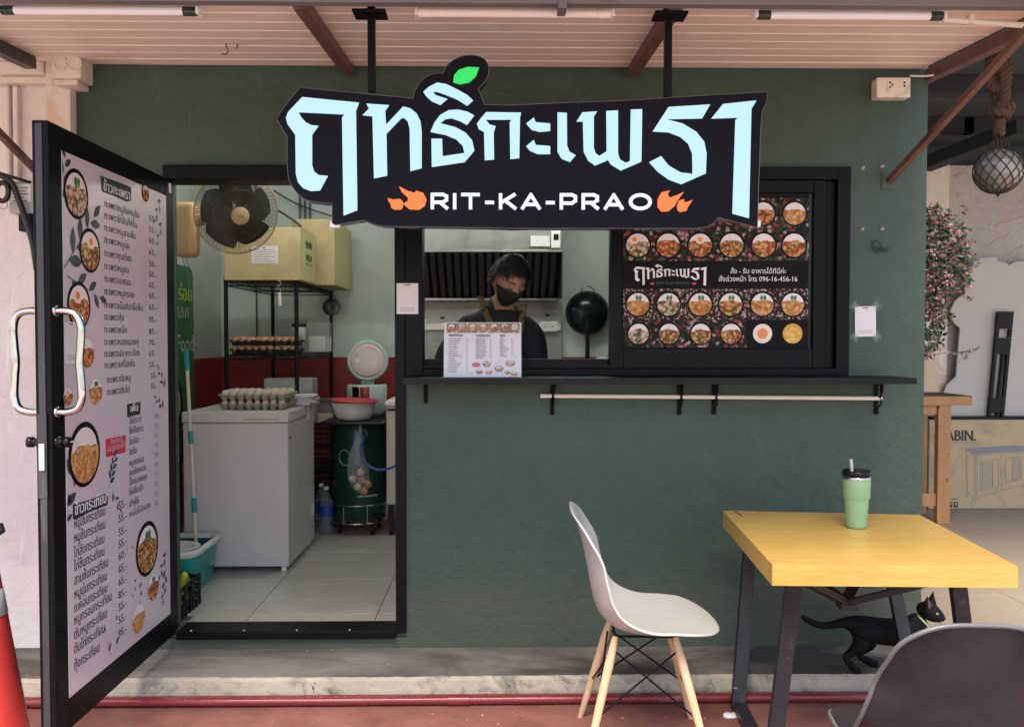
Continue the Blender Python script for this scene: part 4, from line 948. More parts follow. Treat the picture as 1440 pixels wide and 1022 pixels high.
# ------------------------------------------------------------------ small things on the wall
c = PY(1256, 137, -.05); t = thing('socket_box', 'cream surface mounted electrical socket box at the top right of the green wall', 'socket', (c.x, -.02, c.z))
c0, c1 = PY(1233, 137, -.06), PY(1281, 109, -.06)
q = MB(); q.box((c0.x, -.06, c0.z), (c1.x, -.001, c1.z)); q.build('box', t, 'plug_white', bevel=.005)
q = MB(); q.box((lerp(c0.x, c1.x, .3), -.0635, lerp(c0.z, c1.z, .32)), (lerp(c0.x, c1.x, .9), -.0605, lerp(c0.z, c1.z, .85))); q.build('plate', t, 'plug_white', bevel=.001)
for fx, fz in ((.38, .5), (.38, .72), (.44, .61), (.8, .55), (.8, .72)):
    q = MB(); q.box((lerp(c0.x, c1.x, fx) - .004, -.0645, lerp(c0.z, c1.z, fz) - .004), (lerp(c0.x, c1.x, fx) + .004, -.0637, lerp(c0.z, c1.z, fz) + .004))
    q.build('socket_hole', t, 'black_plastic')
bolt = None
for i, (px_, py_, lab) in enumerate(((1213, 236, 'upper left'), (1240, 234, 'upper right'), (1212, 322, 'lower left'), (1240, 322, 'lower right'))):
    c = PY(px_, py_, -.002)
    if bolt is None:
        q = MB(); q.lathe([(0, .012), (.005, .012), (.005, .003), (.010, .003), (.010, -.004)], 14, 'bolt', (0, 0, 0), (0, -1, 0)); bolt = q.build('wall_bolt', mat='bolt'); bolt.location = c
        tag(bolt, f'{lab} small metal bolt of four in the green wall beside the window', 'bolt', 'bolts in the green wall')
    else:
        k = bolt.copy(); COL.objects.link(k); k.location = c; k['label'] = f'{lab} small metal bolt of four in the green wall beside the window'
c = PY(1236, 350, -.004)
q = MB(); q.tube(smooth_pts([c + Vector(p) for p in ((-.03, 0, .02), (-.025, -.01, .035), (-.005, -.012, .03), (.015, -.006, .002), (.04, -.003, -.012), (.01, -.006, -.008), (-.015, -.008, -.012), (-.028, -.004, .012), (.0, -.006, .0), (.045, -.004, .004))], 5), .003, 6, 'leaf_dark')
tag(q.build('wire_loop', at=c, mat='leaf_dark'), 'twisted dark wire loop painted over on the green wall above the taped card', 'wire')

# electricity meter with cables and scrolled iron arm, far left
a, b = PY(12, 300, -.08), PY(43, 255, -.08)
t = thing('electricity_meter', 'pale electricity meter with a dark terminal box on the white wall, far left', 'meter', (a.x, 0, a.z))
q = MB(); q.box((a.x, -.08, a.z), (b.x + .02, .004, b.z)); q.build('case', t, 'meter_box', bevel=.006)
q = MB(); q.box((a.x + .012, -.082, a.z + .05), (b.x, -.0805, b.z - .012)); q.build('label_plate', t, 'lamp_white')
q = MB()
for i, w2 in enumerate((.07, .06, .07, .05, .065)): q.box((a.x + .018, -.083, b.z - .03 - i * .014), (a.x + .018 + w2, -.0823, b.z - .025 - i * .014))
q.build('printed_text', t, 'ink_grey')
q = MB(); q.box((a.x + .035, -.07, a.z - .075), (b.x + .02, .004, a.z - .002)); q.build('terminal_box', t, 'black_plastic', bevel=.004)
q = MB(); q.tube(smooth_pts([PY(-12, 240, -.14), PY(0, 246, -.14), PY(16, 257, -.13), PY(26, 280, -.12), PY(36, 308, -.1), PY(46, 342, -.09), PY(52, 380, -.05)], 6), .013, 10, 'cable')
q.tube(smooth_pts([PY(-10, 241, -.14), PY(20, 250, -.12), PY(50, 259, -.06)], 5), .007, 8, 'cable')
q.tube([PY(3 + 9 * math.cos(t_), 270 + 13 * math.sin(t_), -.14) for t_ in np.linspace(0, 2 * PI, 20)[:-1]], .011, 8, 'cable', closed=True)
q.tube([PY(4 + 6 * math.cos(t_), 288 + 6 * math.sin(t_), -.14) for t_ in np.linspace(0, 2 * PI, 16)[:-1]], .003, 6, 'bolt', closed=True)
tag(q.build('iron_arm', at=PY(0, 260, -.1), mat='cable'), 'black scrolled iron arm curving down beside the electricity meter', 'bracket')
q = MB(); q.tube([PY(0, 738, -.12), PY(3, 746, -.14), PY(-4, 750, -.14), PY(-12, 748, -.1)], .014, 8, 'cable'); tag(q.build('wall_hook', at=PY(0, 745, -.1), mat='cable'), 'small black hook at the left edge above the orange cone', 'hook')
SKS = 1.28
# ================================================================== SKIN HELPER for figures
def skinned(name, pts, edges, parent=None, m='skin', sub=2, root=0, at=None, noise_=0):
    off = WL.get(parent, Vector()) if parent else Vector(at or (0, 0, 0))
    me = bpy.data.meshes.new(name); me.from_pydata([Vector(p[:3]) - off for p in pts], edges, []); me.materials.append(MATS[m])
    o = bpy.data.objects.new(name, me); COL.objects.link(o)
    sk = o.modifiers.new('skin', 'SKIN'); sk.use_smooth_shade = True; sk.branch_smoothing = .6
    if not me.skin_vertices: me.attributes.new('skin', 'FLOAT', 'POINT')
    for i, p in enumerate(pts):
        r = p[3]; ry = p[4] if len(p) > 4 else r
        me.skin_vertices[0].data[i].radius = (r * SKS, ry * SKS); me.skin_vertices[0].data[i].use_root = (i == root)
    sb = o.modifiers.new('sub', 'SUBSURF'); sb.levels = sub; sb.render_levels = sub
    dg = bpy.context.evaluated_depsgraph_get(); nm = bpy.data.meshes.new_from_object(o.evaluated_get(dg)); nm.name = name
    o.modifiers.clear(); o.data = nm; bpy.data.meshes.remove(me)
    if not nm.materials: nm.materials.append(MATS[m])
    nm.polygons.foreach_set('use_smooth', [True] * len(nm.polygons))
    if parent: o.parent = parent
    else: o.location = off
    WL[o] = off
    return o

# ================================================================== TABLE
tc = [PZ(1086, 793.5, .75), PZ(1432.5, 796.5, .75), PZ(1293, 723.5, .75), PZ(1016.5, 717.5, .75)]
ctr = sum(tc, Vector()) / 4
table = thing('table', 'square yellow wooden table with black slanted steel legs in front of the green wall', 'table', (ctr.x, ctr.y, 0))
q = MB(); q.poly(tc, (0, 0, -.068), 'yellow_wood'); q.build('tabletop', table, 'yellow_wood', bevel=.004, seg=3)
ex = ((tc[1] - tc[0]).normalized() + (tc[2] - tc[3]).normalized()).normalized(); ey = Vector((-ex.y, ex.x, 0))
hub = Vector((ctr.x - .02, ctr.y, .50)); tops = []
def legframe(xt, xb_, name):
    F_ = [Vector((xt, -.95, .681)), Vector((xb_, -.93, .022)), Vector((xb_ + .02, -.452, .022)), Vector((xt + .045, -.30, .681))]
    for a_, b_ in ((0, 1), (3, 2)):
        q = MB(); q.bar(F_[a_], F_[b_] - Vector((0, 0, .022)), .052, .028, up=(0, 1, 0)); q.build('leg', table, 'table_leg', bevel=.002)
    q = MB(); q.bar(F_[1] + Vector((0, .028, 0)), F_[2] - Vector((0, .028, 0)), .05, .027); q.build('foot_bar', table, 'table_leg', bevel=.002)
    q = MB(); q.bar(F_[0] + Vector((0, .03, -.02)), F_[3] + Vector((0, -.03, -.02)), .05, .025); q.build('top_bar', table, 'table_leg', bevel=.002)
    return F_
fa = legframe(1.005, .935, 'l'); fb = legframe(1.555, 1.66, 'r')
for F_ in (fa, fb):
    for p in (F_[0], F_[3]):
        e = p.lerp(hub, .06); e.z = .66; q = MB(); q.bar(e, hub + (e - hub) * .03, .045, .022); q.build('strut', table, 'table_leg', bevel=.002)
q = MB(); q.box((hub.x - .03, hub.y - .03, .482), (hub.x + .03, hub.y + .03, .512)); q.build('hub', table, 'table_leg', bevel=.003)
# dark stained crack near the back left corner, a worn streak and a dent in the top
q = MB(); z = .7512
for (pa, pb, w_) in (((1034, 718.5), (1043, 724.5), .006),):
    A, B = PZ(*pa, z), PZ(*pb, z); d = (B - A).normalized(); s_ = Vector((-d.y, d.x, 0)) * w_
    q.add([A - s_, B - s_ * .8, B + s_ * .7, A + s_ * .9], [(0, 1, 2, 3)], 'brown_steel')
q.build('knot', table, 'brown_steel')
c = PZ(1029, 1003, 0); q = MB(); random.seed(2)
q.blob(c + Vector((-.01, -.02, .004)), (.035, .022, .007), 'paper', 12, 6, .3); tag(q.build('paper_wad', at=(c.x, c.y, 0), mat='paper'), 'crumpled white paper under the left rear foot of the yellow table', 'paper')

# ================================================================== TUMBLER
c = PZ(1204, 741, .751); t = thing('tumbler', 'pale green steel tumbler with black lid and straw on the yellow table', 'tumbler', c)
q = MB(); q.lathe([(0, 0), (.033, 0), (.037, .003), (.038, .006), (.044, .105), (.046, .112), (.049, .118), (.0508, .180), (.051, .187)], 48, 'tumbler_green', c); q.build('cup', t, 'tumbler_green')
q = MB(); q.lathe([(.051, .1872), (.0515, .190), (.0505, .197), (.049, .198)], 48, 'chrome', c); q.build('steel_rim', t, 'chrome')
q = MB(); q.lathe([(.0495, .198), (.0535, .199), (.054, .212), (.0525, .219), (.050, .220), (.049, .213), (.0, .212)], 48, 'black_gloss', c); q.box((c.x - .01, c.y - .04, c.z + .212), (c.x + .035, c.y + .01, c.z + .222), 'black_gloss'); q.build('lid', t, 'black_gloss')
q = MB(); q.tube([c + Vector((-.016, 0, .19)), c + Vector((-.022, .004, .262))], .0062, 12, 'straw'); q.build('straw', t, 'straw')

# ================================================================== MOULDED CHAIRS
def shell_chair(name, label, loc, rotz, shell, legm, wid, prof, rim=None, hs=1.0):
    t = thing(name, label, 'chair', (0, 0, 0), None)
    P = smooth_pts([Vector((x, 0, z)) for x, z in prof], 4); Wd = smooth_pts([Vector((w_, 0, 0)) for w_ in wid], 4)
    L0 = [0.0]
    for i in range(1, len(P)): L0.append(L0[-1] + (P[i] - P[i - 1]).length)
    L0 = np.array(L0) / L0[-1]; PXs = [p.x for p in P]; PZs = [p.z for p in P]; Ws = [w_.x for w_ in Wd]
    n_ = 44; K = 27; vs = []
    for i in range(n_):
        for j in range(K):
            tt = math.sin(PI / 2 * (-1 + 2 * j / (K - 1))) ; at_ = abs(tt)
            e0 = .10 * (1 - (1 - at_ ** 4) ** .5); e1 = .15 * (1 - (1 - at_ ** 2.4) ** .5)
            s_ = e0 + (1 - e0 - e1) * i / (n_ - 1)
            px_, pz_, w_ = np.interp(s_, L0, PXs), np.interp(s_, L0, PZs), np.interp(s_, L0, Ws)
            seat = min(1, s_ / .5); curl = at_ ** 2.4; back = max(0, 1 - s_ / .5)
            x = px_ + .052 * curl * min(1, back * 1.6) * min(1, s_ / .25) + .030 * curl * math.exp(-((s_ - .46) / .17) ** 2)
            z = pz_ + .036 * curl * seat * (1 - max(0, (s_ - .78) / .22) * .9) + .045 * curl * math.exp(-((s_ - .46) / .18) ** 2)
            vs.append((x, w_ * tt, z * hs))
    fs = [(i * K + j, i * K + j + 1, (i + 1) * K + j + 1, (i + 1) * K + j) for i in range(n_ - 1) for j in range(K - 1)]
    q = MB(); q.add(vs, fs, shell, True); sh = q.build('seat_shell', t, shell, solid=.009); sh.modifiers['solid'].offset = -1
    sh.modifiers['solid'].use_even_offset = True
    b_ = sh.modifiers.new('sub', 'SUBSURF'); b_.levels = 1; b_.render_levels = 1
    if rim:
        ed = [vs[j] for j in range(K)] + [vs[i * K + K - 1] for i in range(1, n_)] + [vs[(n_ - 1) * K + j] for j in range(K - 2, -1, -1)] + [vs[i * K] for i in range(n_ - 2, 0, -1)]
        q = MB(); q.tube(ed, .0058, 8, rim, closed=True); q.build('rim', t, rim)
    zt_ = .425 * hs
    feet = {}
    for sx in (-1, 1):
        for sy in (-1, 1):
            top = Vector((sx * .105 - .01, sy * .10, zt_)); ft = Vector((sx * .215 - .01, sy * .205, 0)); feet[sx, sy] = (top, ft)
            q = MB(); d = ft - top
            q.tube([top + d * k_ for k_ in (0, .05, .2, .6, 1)], [.0105, .013, .0165, .0150, .0105], 14, legm); q.build('leg', t, legm)
    q = MB()
    for sx in (-1, 1):
        for sy in (-1, 1):
            a_, b_ = feet[sx, sy]; q.tube([a_ + Vector((0, 0, .008)), a_ + (b_ - a_) * .16], .0045, 6)
            for ox, oy in ((-sx, sy), (sx, -sy)):
                c_, d_ = feet[ox, oy]; q.tube([a_ + (b_ - a_) * .10, c_ + (d_ - c_) * .62], .0035, 6)
        q.tube([feet[sx, -1][0], feet[sx, 1][0]], .0045, 6)
    q.tube([feet[-1, -1][0], feet[1, -1][0]], .0045, 6); q.tube([feet[-1, 1][0], feet[1, 1][0]], .0045, 6)
    q.build('wire_brace', t, 'black_metal')
    t.location = loc; t.rotation_euler = (0, 0, rotz); return t
profA = [(-.278, .866), (-.255, .83), (-.232, .75), (-.212, .66), (-.196, .57), (-.175, .50), (-.12, .447), (-.03, .432), (.07, .436), (.16, .446), (.225, .446), (.262, .437)]
shell_chair('moulded_chair', 'pale grey plastic moulded chair on wooden legs facing the yellow table', (.535, -.725, 0), math.radians(-3), 'chair_shell', 'pale_wood', [.165, .19,   .212, .222, .228, .232, .235, .235, .232, .222, .205, .175], profA, None, 1.0)
profB = [(-.235, .835), (-.232, .80), (-.222, .73), (-.208, .65), (-.195, .57), (-.17, .50), (-.11, .45), (-.02, .44), (.07, .44), (.15, .446), (.21, .446), (.25, .437)]
shell_chair('moulded_chair', 'dark plum grey moulded chair seen from behind at the bottom right corner', (1.085, -1.70, 0), math.radians(87), 'chair_dark', 'black_metal', [.140, .160, .182, .200, .213, .222, .226, .224, .216, .20, .18, .15], profB, 'rim_grey', 1.0)

# ================================================================== TRAFFIC CONE
c = Vector((-1.735, -.92, 0)); t = thing('traffic_cone', 'red orange traffic cone with grey reflective band at the left edge', 'traffic cone', c)
rc = lambda z: .030 + (.83 - z) * .148
q = MB(); q.lathe([(rc(.03) + .012, .03), (rc(.05), .05), (rc(.36), .36)], 48, 'cone_orange', c); q.lathe([(rc(.36), .36), (rc(.44), .44)], 48, 'cone_orange', c); q.lathe([(rc(.44), .44), (rc(.81), .81), (rc(.83) - .004, .83), (.02, .832), (.02, .80)], 48, 'cone_orange', c); q.build('cone_body', t, 'cone_orange')
zb0, zb1 = 1.47 - (870 - 478) / 1200 * 2.83, 1.47 - (833 - 478) / 1200 * 2.83
q = MB(); q.lathe([(rc(zb0) + .0006, zb0), (rc(zb0) + .002, zb0 + .001), (rc(zb1) + .002, zb1 - .001), (rc(zb1) + .0006, zb1)], 48, 'cone_band', c); q.build('reflective_band', t, 'cone_band')
q = MB(); q.box((c.x - .2, c.y - .2, .001), (c.x + .2, c.y + .2, .031)); q.build('base', t, 'cone_orange', bevel=.01)

# ================================================================== CAT
CY = -.285
cp = lambda x, y, dy=0: PY(x, y, CY + dy)
cat = thing('cat', 'slim black cat with a pale green collar walking under the yellow table', 'cat', (cp(1245, 900).x, CY, SL))
B = []; E = []
def node(p, r, prev=None, ry=None):
    B.append((p.x, p.y, p.z, r, ry or r)); i = len(B) - 1
    if prev is not None: E.append((prev, i))
    return i
h = node(cp(1211, 884), .052, None, .056)
a = node(cp(1235, 888), .054, h, .058); a = node(cp(1258, 889), .053, a, .058); ch = node(cp(1278, 888), .048, a, .055)
nk = node(cp(1290, 876), .037, ch); nk2 = node(cp(1299, 866, -.008), .032, nk)
tl0 = node(cp(1195, 874), .032, h); a = node(cp(1183, 875), .015, tl0); a = node(cp(1168, 879), .0125, a); a = node(cp(1152, 879), .0115, a); a = node(cp(1138, 873), .0105, a); a = node(cp(1127, 866), .008, a)
for dy, kn, hk_, pw in ((-.036, (1214, 905), (1188, 924), (1203, 949)), (.030, (1224, 904), (1206, 921), (1228, 941))):
    a = node(cp(1206 if dy < 0 else 1216, 892, dy * .8), .031, h); a = node(cp(*kn, dy), .034, a); a = node(cp((kn[0] + hk_[0]) / 2 - 2, (kn[1] + hk_[1]) / 2 + 1, dy), .016, a)
    a = node(cp(*hk_, dy), .0125, a); p = cp(*pw, dy); p.z = SL + .012; b = node(p, .013, a); p2 = p + Vector((.022, -.004, -.001)); node(p2, .013, b)
for dy, sx in ((-.026, 0), (.026, 6)):
    a = node(cp(1282 + sx, 902, dy), .020, ch); a = node(cp(1283 + sx, 922, dy), .0125, a); p = cp(1286 + sx * 2, 945, dy); p.z = SL + .012; b = node(p, .009, a); node(p + Vector((.018, -.004, -.002)), .009, b)
body = skinned('body', B, E, cat, 'cat_fur', 2, 0)
hc = cp(1306, 859, -.02)
hd = Vector((.74, -.64, -.20)).normalized(); hr = Vector((hd.y, -hd.x, 0)).normalized(); hu = hr.cross(hd).normalized()
if hu.z < 0: hu = -hu
HM = lambda a_, b_, c_: hc + (hd * a_ + hr * b_ + hu * c_) * 1.3
q = MB(); vs = []; nu, nv = 24, 16
for i in range(nv + 1):
    th = PI * i / nv
    for j in range(nu):
        ph = 2 * PI * j / nu; d = Vector((math.sin(th) * math.cos(ph), math.sin(th) * math.sin(ph), math.cos(th)))
        r = .036 + .013 * max(0, d.x) ** 5 * (1 - max(0, d.z)) ; r -= .004 * max(0, -d.z) * (1 - max(0, d.x))
        for s_ in (-1, 1):
            e = Vector((.72, .52 * s_, .22)).normalized(); r -= .004 * math.exp(-((d - e).length / .22) ** 2)
        vs.append(HM(d.x * r * 1.05, d.y * r * .92, d.z * r * .84 - .004 * max(0, d.x)))
q.add(vs, [(i * nu + j, i * nu + (j + 1) % nu, (i + 1) * nu + (j + 1) % nu, (i + 1) * nu + j) for i in range(nv) for j in range(nu)], 'cat_fur', True); q.build('head', cat, 'cat_fur')
for s_ in (-1, 1):
    q = MB(); b_ = [HM(-.002, s_ * .006, .024), HM(.014, s_ * .018, .022), HM(-.002, s_ * .036, .008), HM(-.018, s_ * .022, .018)]; tip = HM(-.008, s_ * .036, .058)
    q.add(b_ + [tip], [(0, 1, 4), (1, 2, 4), (2, 3, 4), (3, 0, 4)], 'cat_fur', True)
    q.add([HM(.0125, s_ * .0175, .028), HM(.0035, s_ * .031, .018), HM(-.0050, s_ * .0350, .050)], [(0, 1, 2)], 'cat_skin'); q.build('ear', cat, 'cat_fur')
    q = MB(); q.blob(HM(.0285, s_ * .0170, .007), .0062, 'cat_eye', 10, 8); q.blob(HM(.0333, s_ * .0185, .007), (.0026, .0026, .0040), 'eye_dark', 8, 6); q.build('eye', cat, 'cat_eye')
q = MB(); q.blob(HM(.0505, 0, -.003), (.003, .004, .0025), 'cat_skin', 8, 6); q.build('nose', cat, 'cat_skin')
q = MB()
for s_ in (-1, 1):
    for k_ in range(4): q.tube([HM(.043, s_ * .010, -.008), HM(.048, s_ * .045, -.006 + (k_ - 1.5) * .009)], .0004, 4, 'rim_grey')
q.build('whisker', cat, 'rim_grey')
q = MB(); n1 = (cp(1307, 862, -.012) - cp(1288, 877)).normalized(); cc = cp(1297, 871, -.010); bx, by, bn = basis(n1)
q.tube([cc + bx * .0285 * math.cos(t_) + by * .0285 * math.sin(t_) for t_ in np.linspace(0, 2 * PI, 28)[:-1]], .0042, 8, 'collar', closed=True); q.build('collar', cat, 'collar')
q = MB(); tp = cp(1312, 884, -.03); q.lathe([(0, -.001), (.007, -.001), (.007, .001), (0, .001)], 12, 'chrome', tp, (0.2, -1, 0)); q.tube([tp + Vector((0, 0, .007)), tp + Vector((-.004, .004, .018))], .001, 6, 'chrome'); q.build('tag', cat, 'chrome')

# ================================================================== COOK
px0 = Vector((.0, .62, 0))
per = thing('person', 'cook in black shirt, black face mask and olive apron straps looking down behind the window', 'person', (0, .62, FZ))
B = []; E = []
pel = node(Vector((0, .66, 1.06)), .135, None, .10); wa = node(Vector((0, .655, 1.20)), .125, pel, .095); chs = node(Vector((.005, .62, 1.45)), .135, wa, .10)
nb = node(Vector((.018, .575, 1.615)), .050, chs); nk = node(Vector((.030, .53, 1.665)), .045, nb); nh = node(Vector((.040, .49, 1.70)), .045, nk)
arms = []
for s_, el, wr in ((-1, (-.275, .50, 1.37), (-.12, .36, 1.13)), (1, (.195, .52, 1.33), (.13, .36, 1.13))):
    sh_ = node(Vector((s_ * .150, .60, 1.555)), .050, chs); sh2 = node(Vector((s_ * .190, .575, 1.51)), .044, sh_); e_ = node(Vector(el), .042, sh2); w_ = node(Vector(wr), .027, e_)
    arms.append([B[i][:3] for i in (sh_, sh2, e_, w_)])
    d = (Vector(wr) - Vector(el)).normalized(); pm = node(Vector(wr) + d * .05, .033, w_, .016); side_ = d.cross(Vector((0, 0, 1))).normalized()
    for fi in range(4):
        o_ = side_ * (fi - 1.5) * .019; L_ = (.034, .040, .038, .030)[fi]
        a1 = node(Vector(wr) + d * .085 + o_, .0095, pm); a2 = node(Vector(wr) + d * (.09 + L_) + o_ + Vector((0, 0, -.010)), .0085, a1); node(Vector(wr) + d * (.088 + L_ * 1.5) + o_ + Vector((0, 0, -.032)), .0075, a2)
    a1 = node(Vector(wr) + d * .035 - side_ * s_ * .036 + Vector((0, 0, -.008)), .0105, pm); node(Vector(wr) + d * .068 - side_ * s_ * .050 + Vector((0, 0, -.022)), .009, a1)
for s_ in (-1, 1):
    hp = node(Vector((s_ * .09, .66, .98)), .092, pel); kn = node(Vector((s_ * .10, .64, .62)), .058, hp); an = node(Vector((s_ * .105, .67, .26)), .038, kn); ft = node(Vector((s_ * .11, .64, .205)), .036, an); node(Vector((s_ * .12, .54, .198)), .032, ft)
skinned('body', B, E, per, 'skin', 2, 0)
B = []; E = []
a = node(Vector((0, .66, .98)), .15, None, .118); b = node(Vector((0, .655, 1.15)), .150, a, .118); c_ = node(Vector((.005, .62, 1.42)), .150, b, .115); d_ = node(Vector((.012, .592, 1.575)), .088, c_, .075); e_ = node(Vector((.020, .565, 1.645)), .058, d_); node(Vector((.024, .55, 1.675)), .056, e_)
for s_, el, wr in ((-1, (-.275, .50, 1.37), (-.12, .36, 1.13)), (1, (.195, .52, 1.33), (.13, .36, 1.13))):
    s1 = node(Vector((s_ * .140, .60, 1.545)), .068, d_); s2 = node(Vector((s_ * .175, .575, 1.49)), .064, s1); s3 = node(Vector(el), .052, s2); node(Vector(el).lerp(Vector(wr), .75), .038, s3)
shirt = skinned('shirt', B, E, per, 'shirt', 3, 0)
B = []; E = []
a = node(Vector((0, .66, 1.03)), .15, None, .115)
for s_ in (-1, 1): b = node(Vector((s_ * .09, .66, .93)), .105, a); c_ = node(Vector((s_ * .10, .64, .60)), .078, b); node(Vector((s_ * .105, .67, .26)), .062, c_)
skinned('trousers', B, E, per, 'trousers', 2, 0)
# apron straps and bib follow the shirt front
from mathutils.bvhtree import BVHTree
bv = BVHTree.FromPolygons([Vector(v_.co) + WL[per] for v_ in shirt.data.vertices], [tuple(p_.vertices) for p_ in shirt.data.polygons])
def onshirt(x, z, off=.005):
    h_ = bv.ray_cast(Vector((x, -.2, z)), Vector((0, 1, 0)))
    return (h_[0] + Vector((0, -off, 0))) if h_[0] else Vector((x, .5, z))
for (pa, pb) in (((676, 420), (688, 452)), ((737, 432), (731, 470))):
    A, Bq = PY(*pa, .5), PY(*pb, .5); q = MB(); vs = []
    N_ = 14
    for i in range(N_ + 1):
        t_ = -.12 + 1.25 * i / N_; x = lerp(A.x, Bq.x, t_); z = lerp(A.z, Bq.z, t_)
        for s_ in (-.016, .016): vs.append(onshirt(x + s_, z))
    q.add(vs, [(2 * i, 2 * i + 1, 2 * i + 3, 2 * i + 2) for i in range(N_)], 'strap', True); q.build('apron_strap', per, 'strap', solid=.003)
q = MB(); vs = []; xs_a = np.linspace(-.10, .115, 12); zs_a = np.linspace(1.02, PY(700, 468, .5).z, 12)
for z in zs_a:
    for x in xs_a: vs.append(onshirt(float(x), float(z), .008))
q.add(vs, [(j * 12 + i, j * 12 + i + 1, (j + 1) * 12 + i + 1, (j + 1) * 12 + i) for j in range(11) for i in range(11)], 'shirt', True); q.build('apron', per, 'shirt', solid=.003)
# head
HC = PY(716, 397, .43); HR = Euler((math.radians(26), math.radians(6), math.radians(30)), 'XYZ').to_matrix()
HC = Vector(HC)
def hp_(x, y, z): return HC + HR @ Vector((x, y, z))
def headr(d):
    x, y, z = d
    p = Vector((x * .073, y * .093, z * .116))
    if z < 0: k_ = (-z) ** 1.5; p.x *= 1 - .34 * k_; p.y *= 1 - .12 * k_
    if y > 0: p.y *= 1.03
    f = max(0, -y)
    if f > 0:
        p.y -= .020 * math.exp(-((x / .13) ** 2 + ((z + .16) / .20) ** 2)) * f        # nose
        p.y -= .006 * math.exp(-((x / .6) ** 2 + ((z - .20) / .10) ** 2)) * f        # brow
        for s_ in (-1, 1): p.y += .008 * math.exp(-(((x - .42 * s_) / .19) ** 2 + ((z - .02) / .11) ** 2)) * f
        p.y -= .006 * math.exp(-((x / .3) ** 2 + ((z + .52) / .10) ** 2)) * f        # lips
        p.y -= .008 * math.exp(-((x / .3) ** 2 + ((z + .9) / .2) ** 2)) * f
    return p
def headgrid(off, cond, nu=48, nv=36):
    vs = []; ok = []
    for i in range(nv + 1):
        th = PI * i / nv
        for j in range(nu):
            ph = 2 * PI * j / nu; d = (math.sin(th) * math.cos(ph), math.sin(th) * math.sin(ph), math.cos(th))
            p = headr(d); dn = Vector((d[0], d[1], d[2])); o_ = off(d) if callable(off) else off
            vs.append(hp_(*(p + dn * o_))); ok.append(cond(d))
    fs = []
    for i in range(nv):
        for j in range(nu):
            f = (i * nu + j, i * nu + (j + 1) % nu, (i + 1) * nu + (j + 1) % nu, (i + 1) * nu + j)
            if all(ok[k_] for k_ in f): fs.append(f)
    return vs, fs
q = MB(); vs, fs = headgrid(0, lambda d: True); q.add(vs, fs, 'skin', True); q.build('head', per, 'skin')
for s_ in (-1, 1):
    q = MB(); q.blob(hp_(s_ * .076, .008, -.006), (.010, .019, .031), 'skin', 12, 8, R=HR); q.blob(hp_(s_ * .083, .000, -.004), (.005, .010, .018), 'cat_skin', 10, 6, R=HR); q.build('ear', per, 'skin')
    q = MB(); q.blob(hp_(s_ * .031, -.0775, .003), (.0150, .0105, .0100), 'skin', 12, 8, R=HR)
    q.tube([hp_(s_ * .031 + .015 * math.cos(t_), -.0885 + .004 * abs(math.cos(t_)), -.0035 - .004 * math.sin(t_)) for t_ in np.linspace(0, PI, 8)], .0016, 5, 'eye_dark'); q.build('eyelid', per, 'skin')
    q = MB(); q.tube([hp_(s_ * (.014 + .036 * t_), -.092 + .012 * t_ ** 2, .021 + .006 * math.sin(PI * t_)) for t_ in np.linspace(0, 1, 7)], [.002, .003, .0032, .0032, .0028, .0024, .0015], 6, 'brow'); q.build('eyebrow', per, 'brow')
vs, fs = headgrid(lambda d: .0075 + .009 * math.exp(-((d[0] / .35) ** 2 + ((d[2] + .2) / .35) ** 2)) * max(0, -d[1]), lambda d: d[1] < -.12 + .05 * d[2] and -1.0 < d[2] < -.10 + .10 * math.exp(-(d[0] / .25) ** 2) + .02)
q = MB(); q.add(vs, fs, 'mask', True); q.build('face_mask', per, 'mask', solid=.002)
q = MB()
for s_ in (-1, 1):
    q.tube(smooth_pts([hp_(s_ * .070, -.020, -.030), hp_(s_ * .080, -.002, .016), hp_(s_ * .080, .022, .020), hp_(s_ * .079, .024, -.020), hp_(s_ * .066, -.012, -.062)], 4), .0016, 5, 'mask')
q.build('ear_loop', per, 'mask')
random.seed(12)
hairy = lambda d: (d[2] > .30 + .18 * (abs(d[0]) < .62) * (d[1] < -.5) if d[1] < -.12 else (d[2] > -.12 if d[1] < .25 else d[2] > -.52))
vs, fs = headgrid(lambda d: .016 + .012 * max(0, d[2]) + .004 * math.sin(9 * d[0] + 5 * d[1]) * math.cos(7 * d[2] + 4 * d[1]), hairy)
q = MB(); q.add(vs, fs, 'hair', True)
for i in range(1500):
    th = math.acos(random.uniform(-.25, 1)); ph = random.uniform(0, 2 * PI); d = (math.sin(th) * math.cos(ph), math.sin(th) * math.sin(ph), math.cos(th))
    if not hairy(d): continue
    p = headr(d); dn = Vector(d); base = p + dn * .019
    fl_ = Vector((random.uniform(-.5, .7), -.55 if d[1] < .3 else .3, -.35)); fl_ = (fl_ - dn * fl_.dot(dn) * .8).normalized()
    L_ = random.uniform(.014, .030); s2 = dn.cross(fl_).normalized() * .0022
    p1 = base + fl_ * L_ * .5 + dn * .012; p2 = base + fl_ * L_ + dn * .004
    q.add([hp_(*(base - s2)), hp_(*(base + s2)), hp_(*(p1 + s2)), hp_(*(p1 - s2)), hp_(*p2)], [(0, 1, 2, 3), (3, 2, 4)], 'hair', True)
q.build('hair', per, 'hair')
# steel worktop under the window where the hands rest
wt = thing('worktop', 'steel kitchen worktop just inside the serving window, in front of the cook', 'worktop', (.3, .3, FZ))
q = MB(); q.box((-.34, .15, 1.045), (1.75, .49, 1.08)); q.build('top', wt, 'steel', bevel=.003)
for x in (-.32, 1.7):
    for y in (.17, .45): q = MB(); q.tube([(x, y, FZ), (x, y, 1.044)], .016, 10); q.build('leg', wt, 'steel')
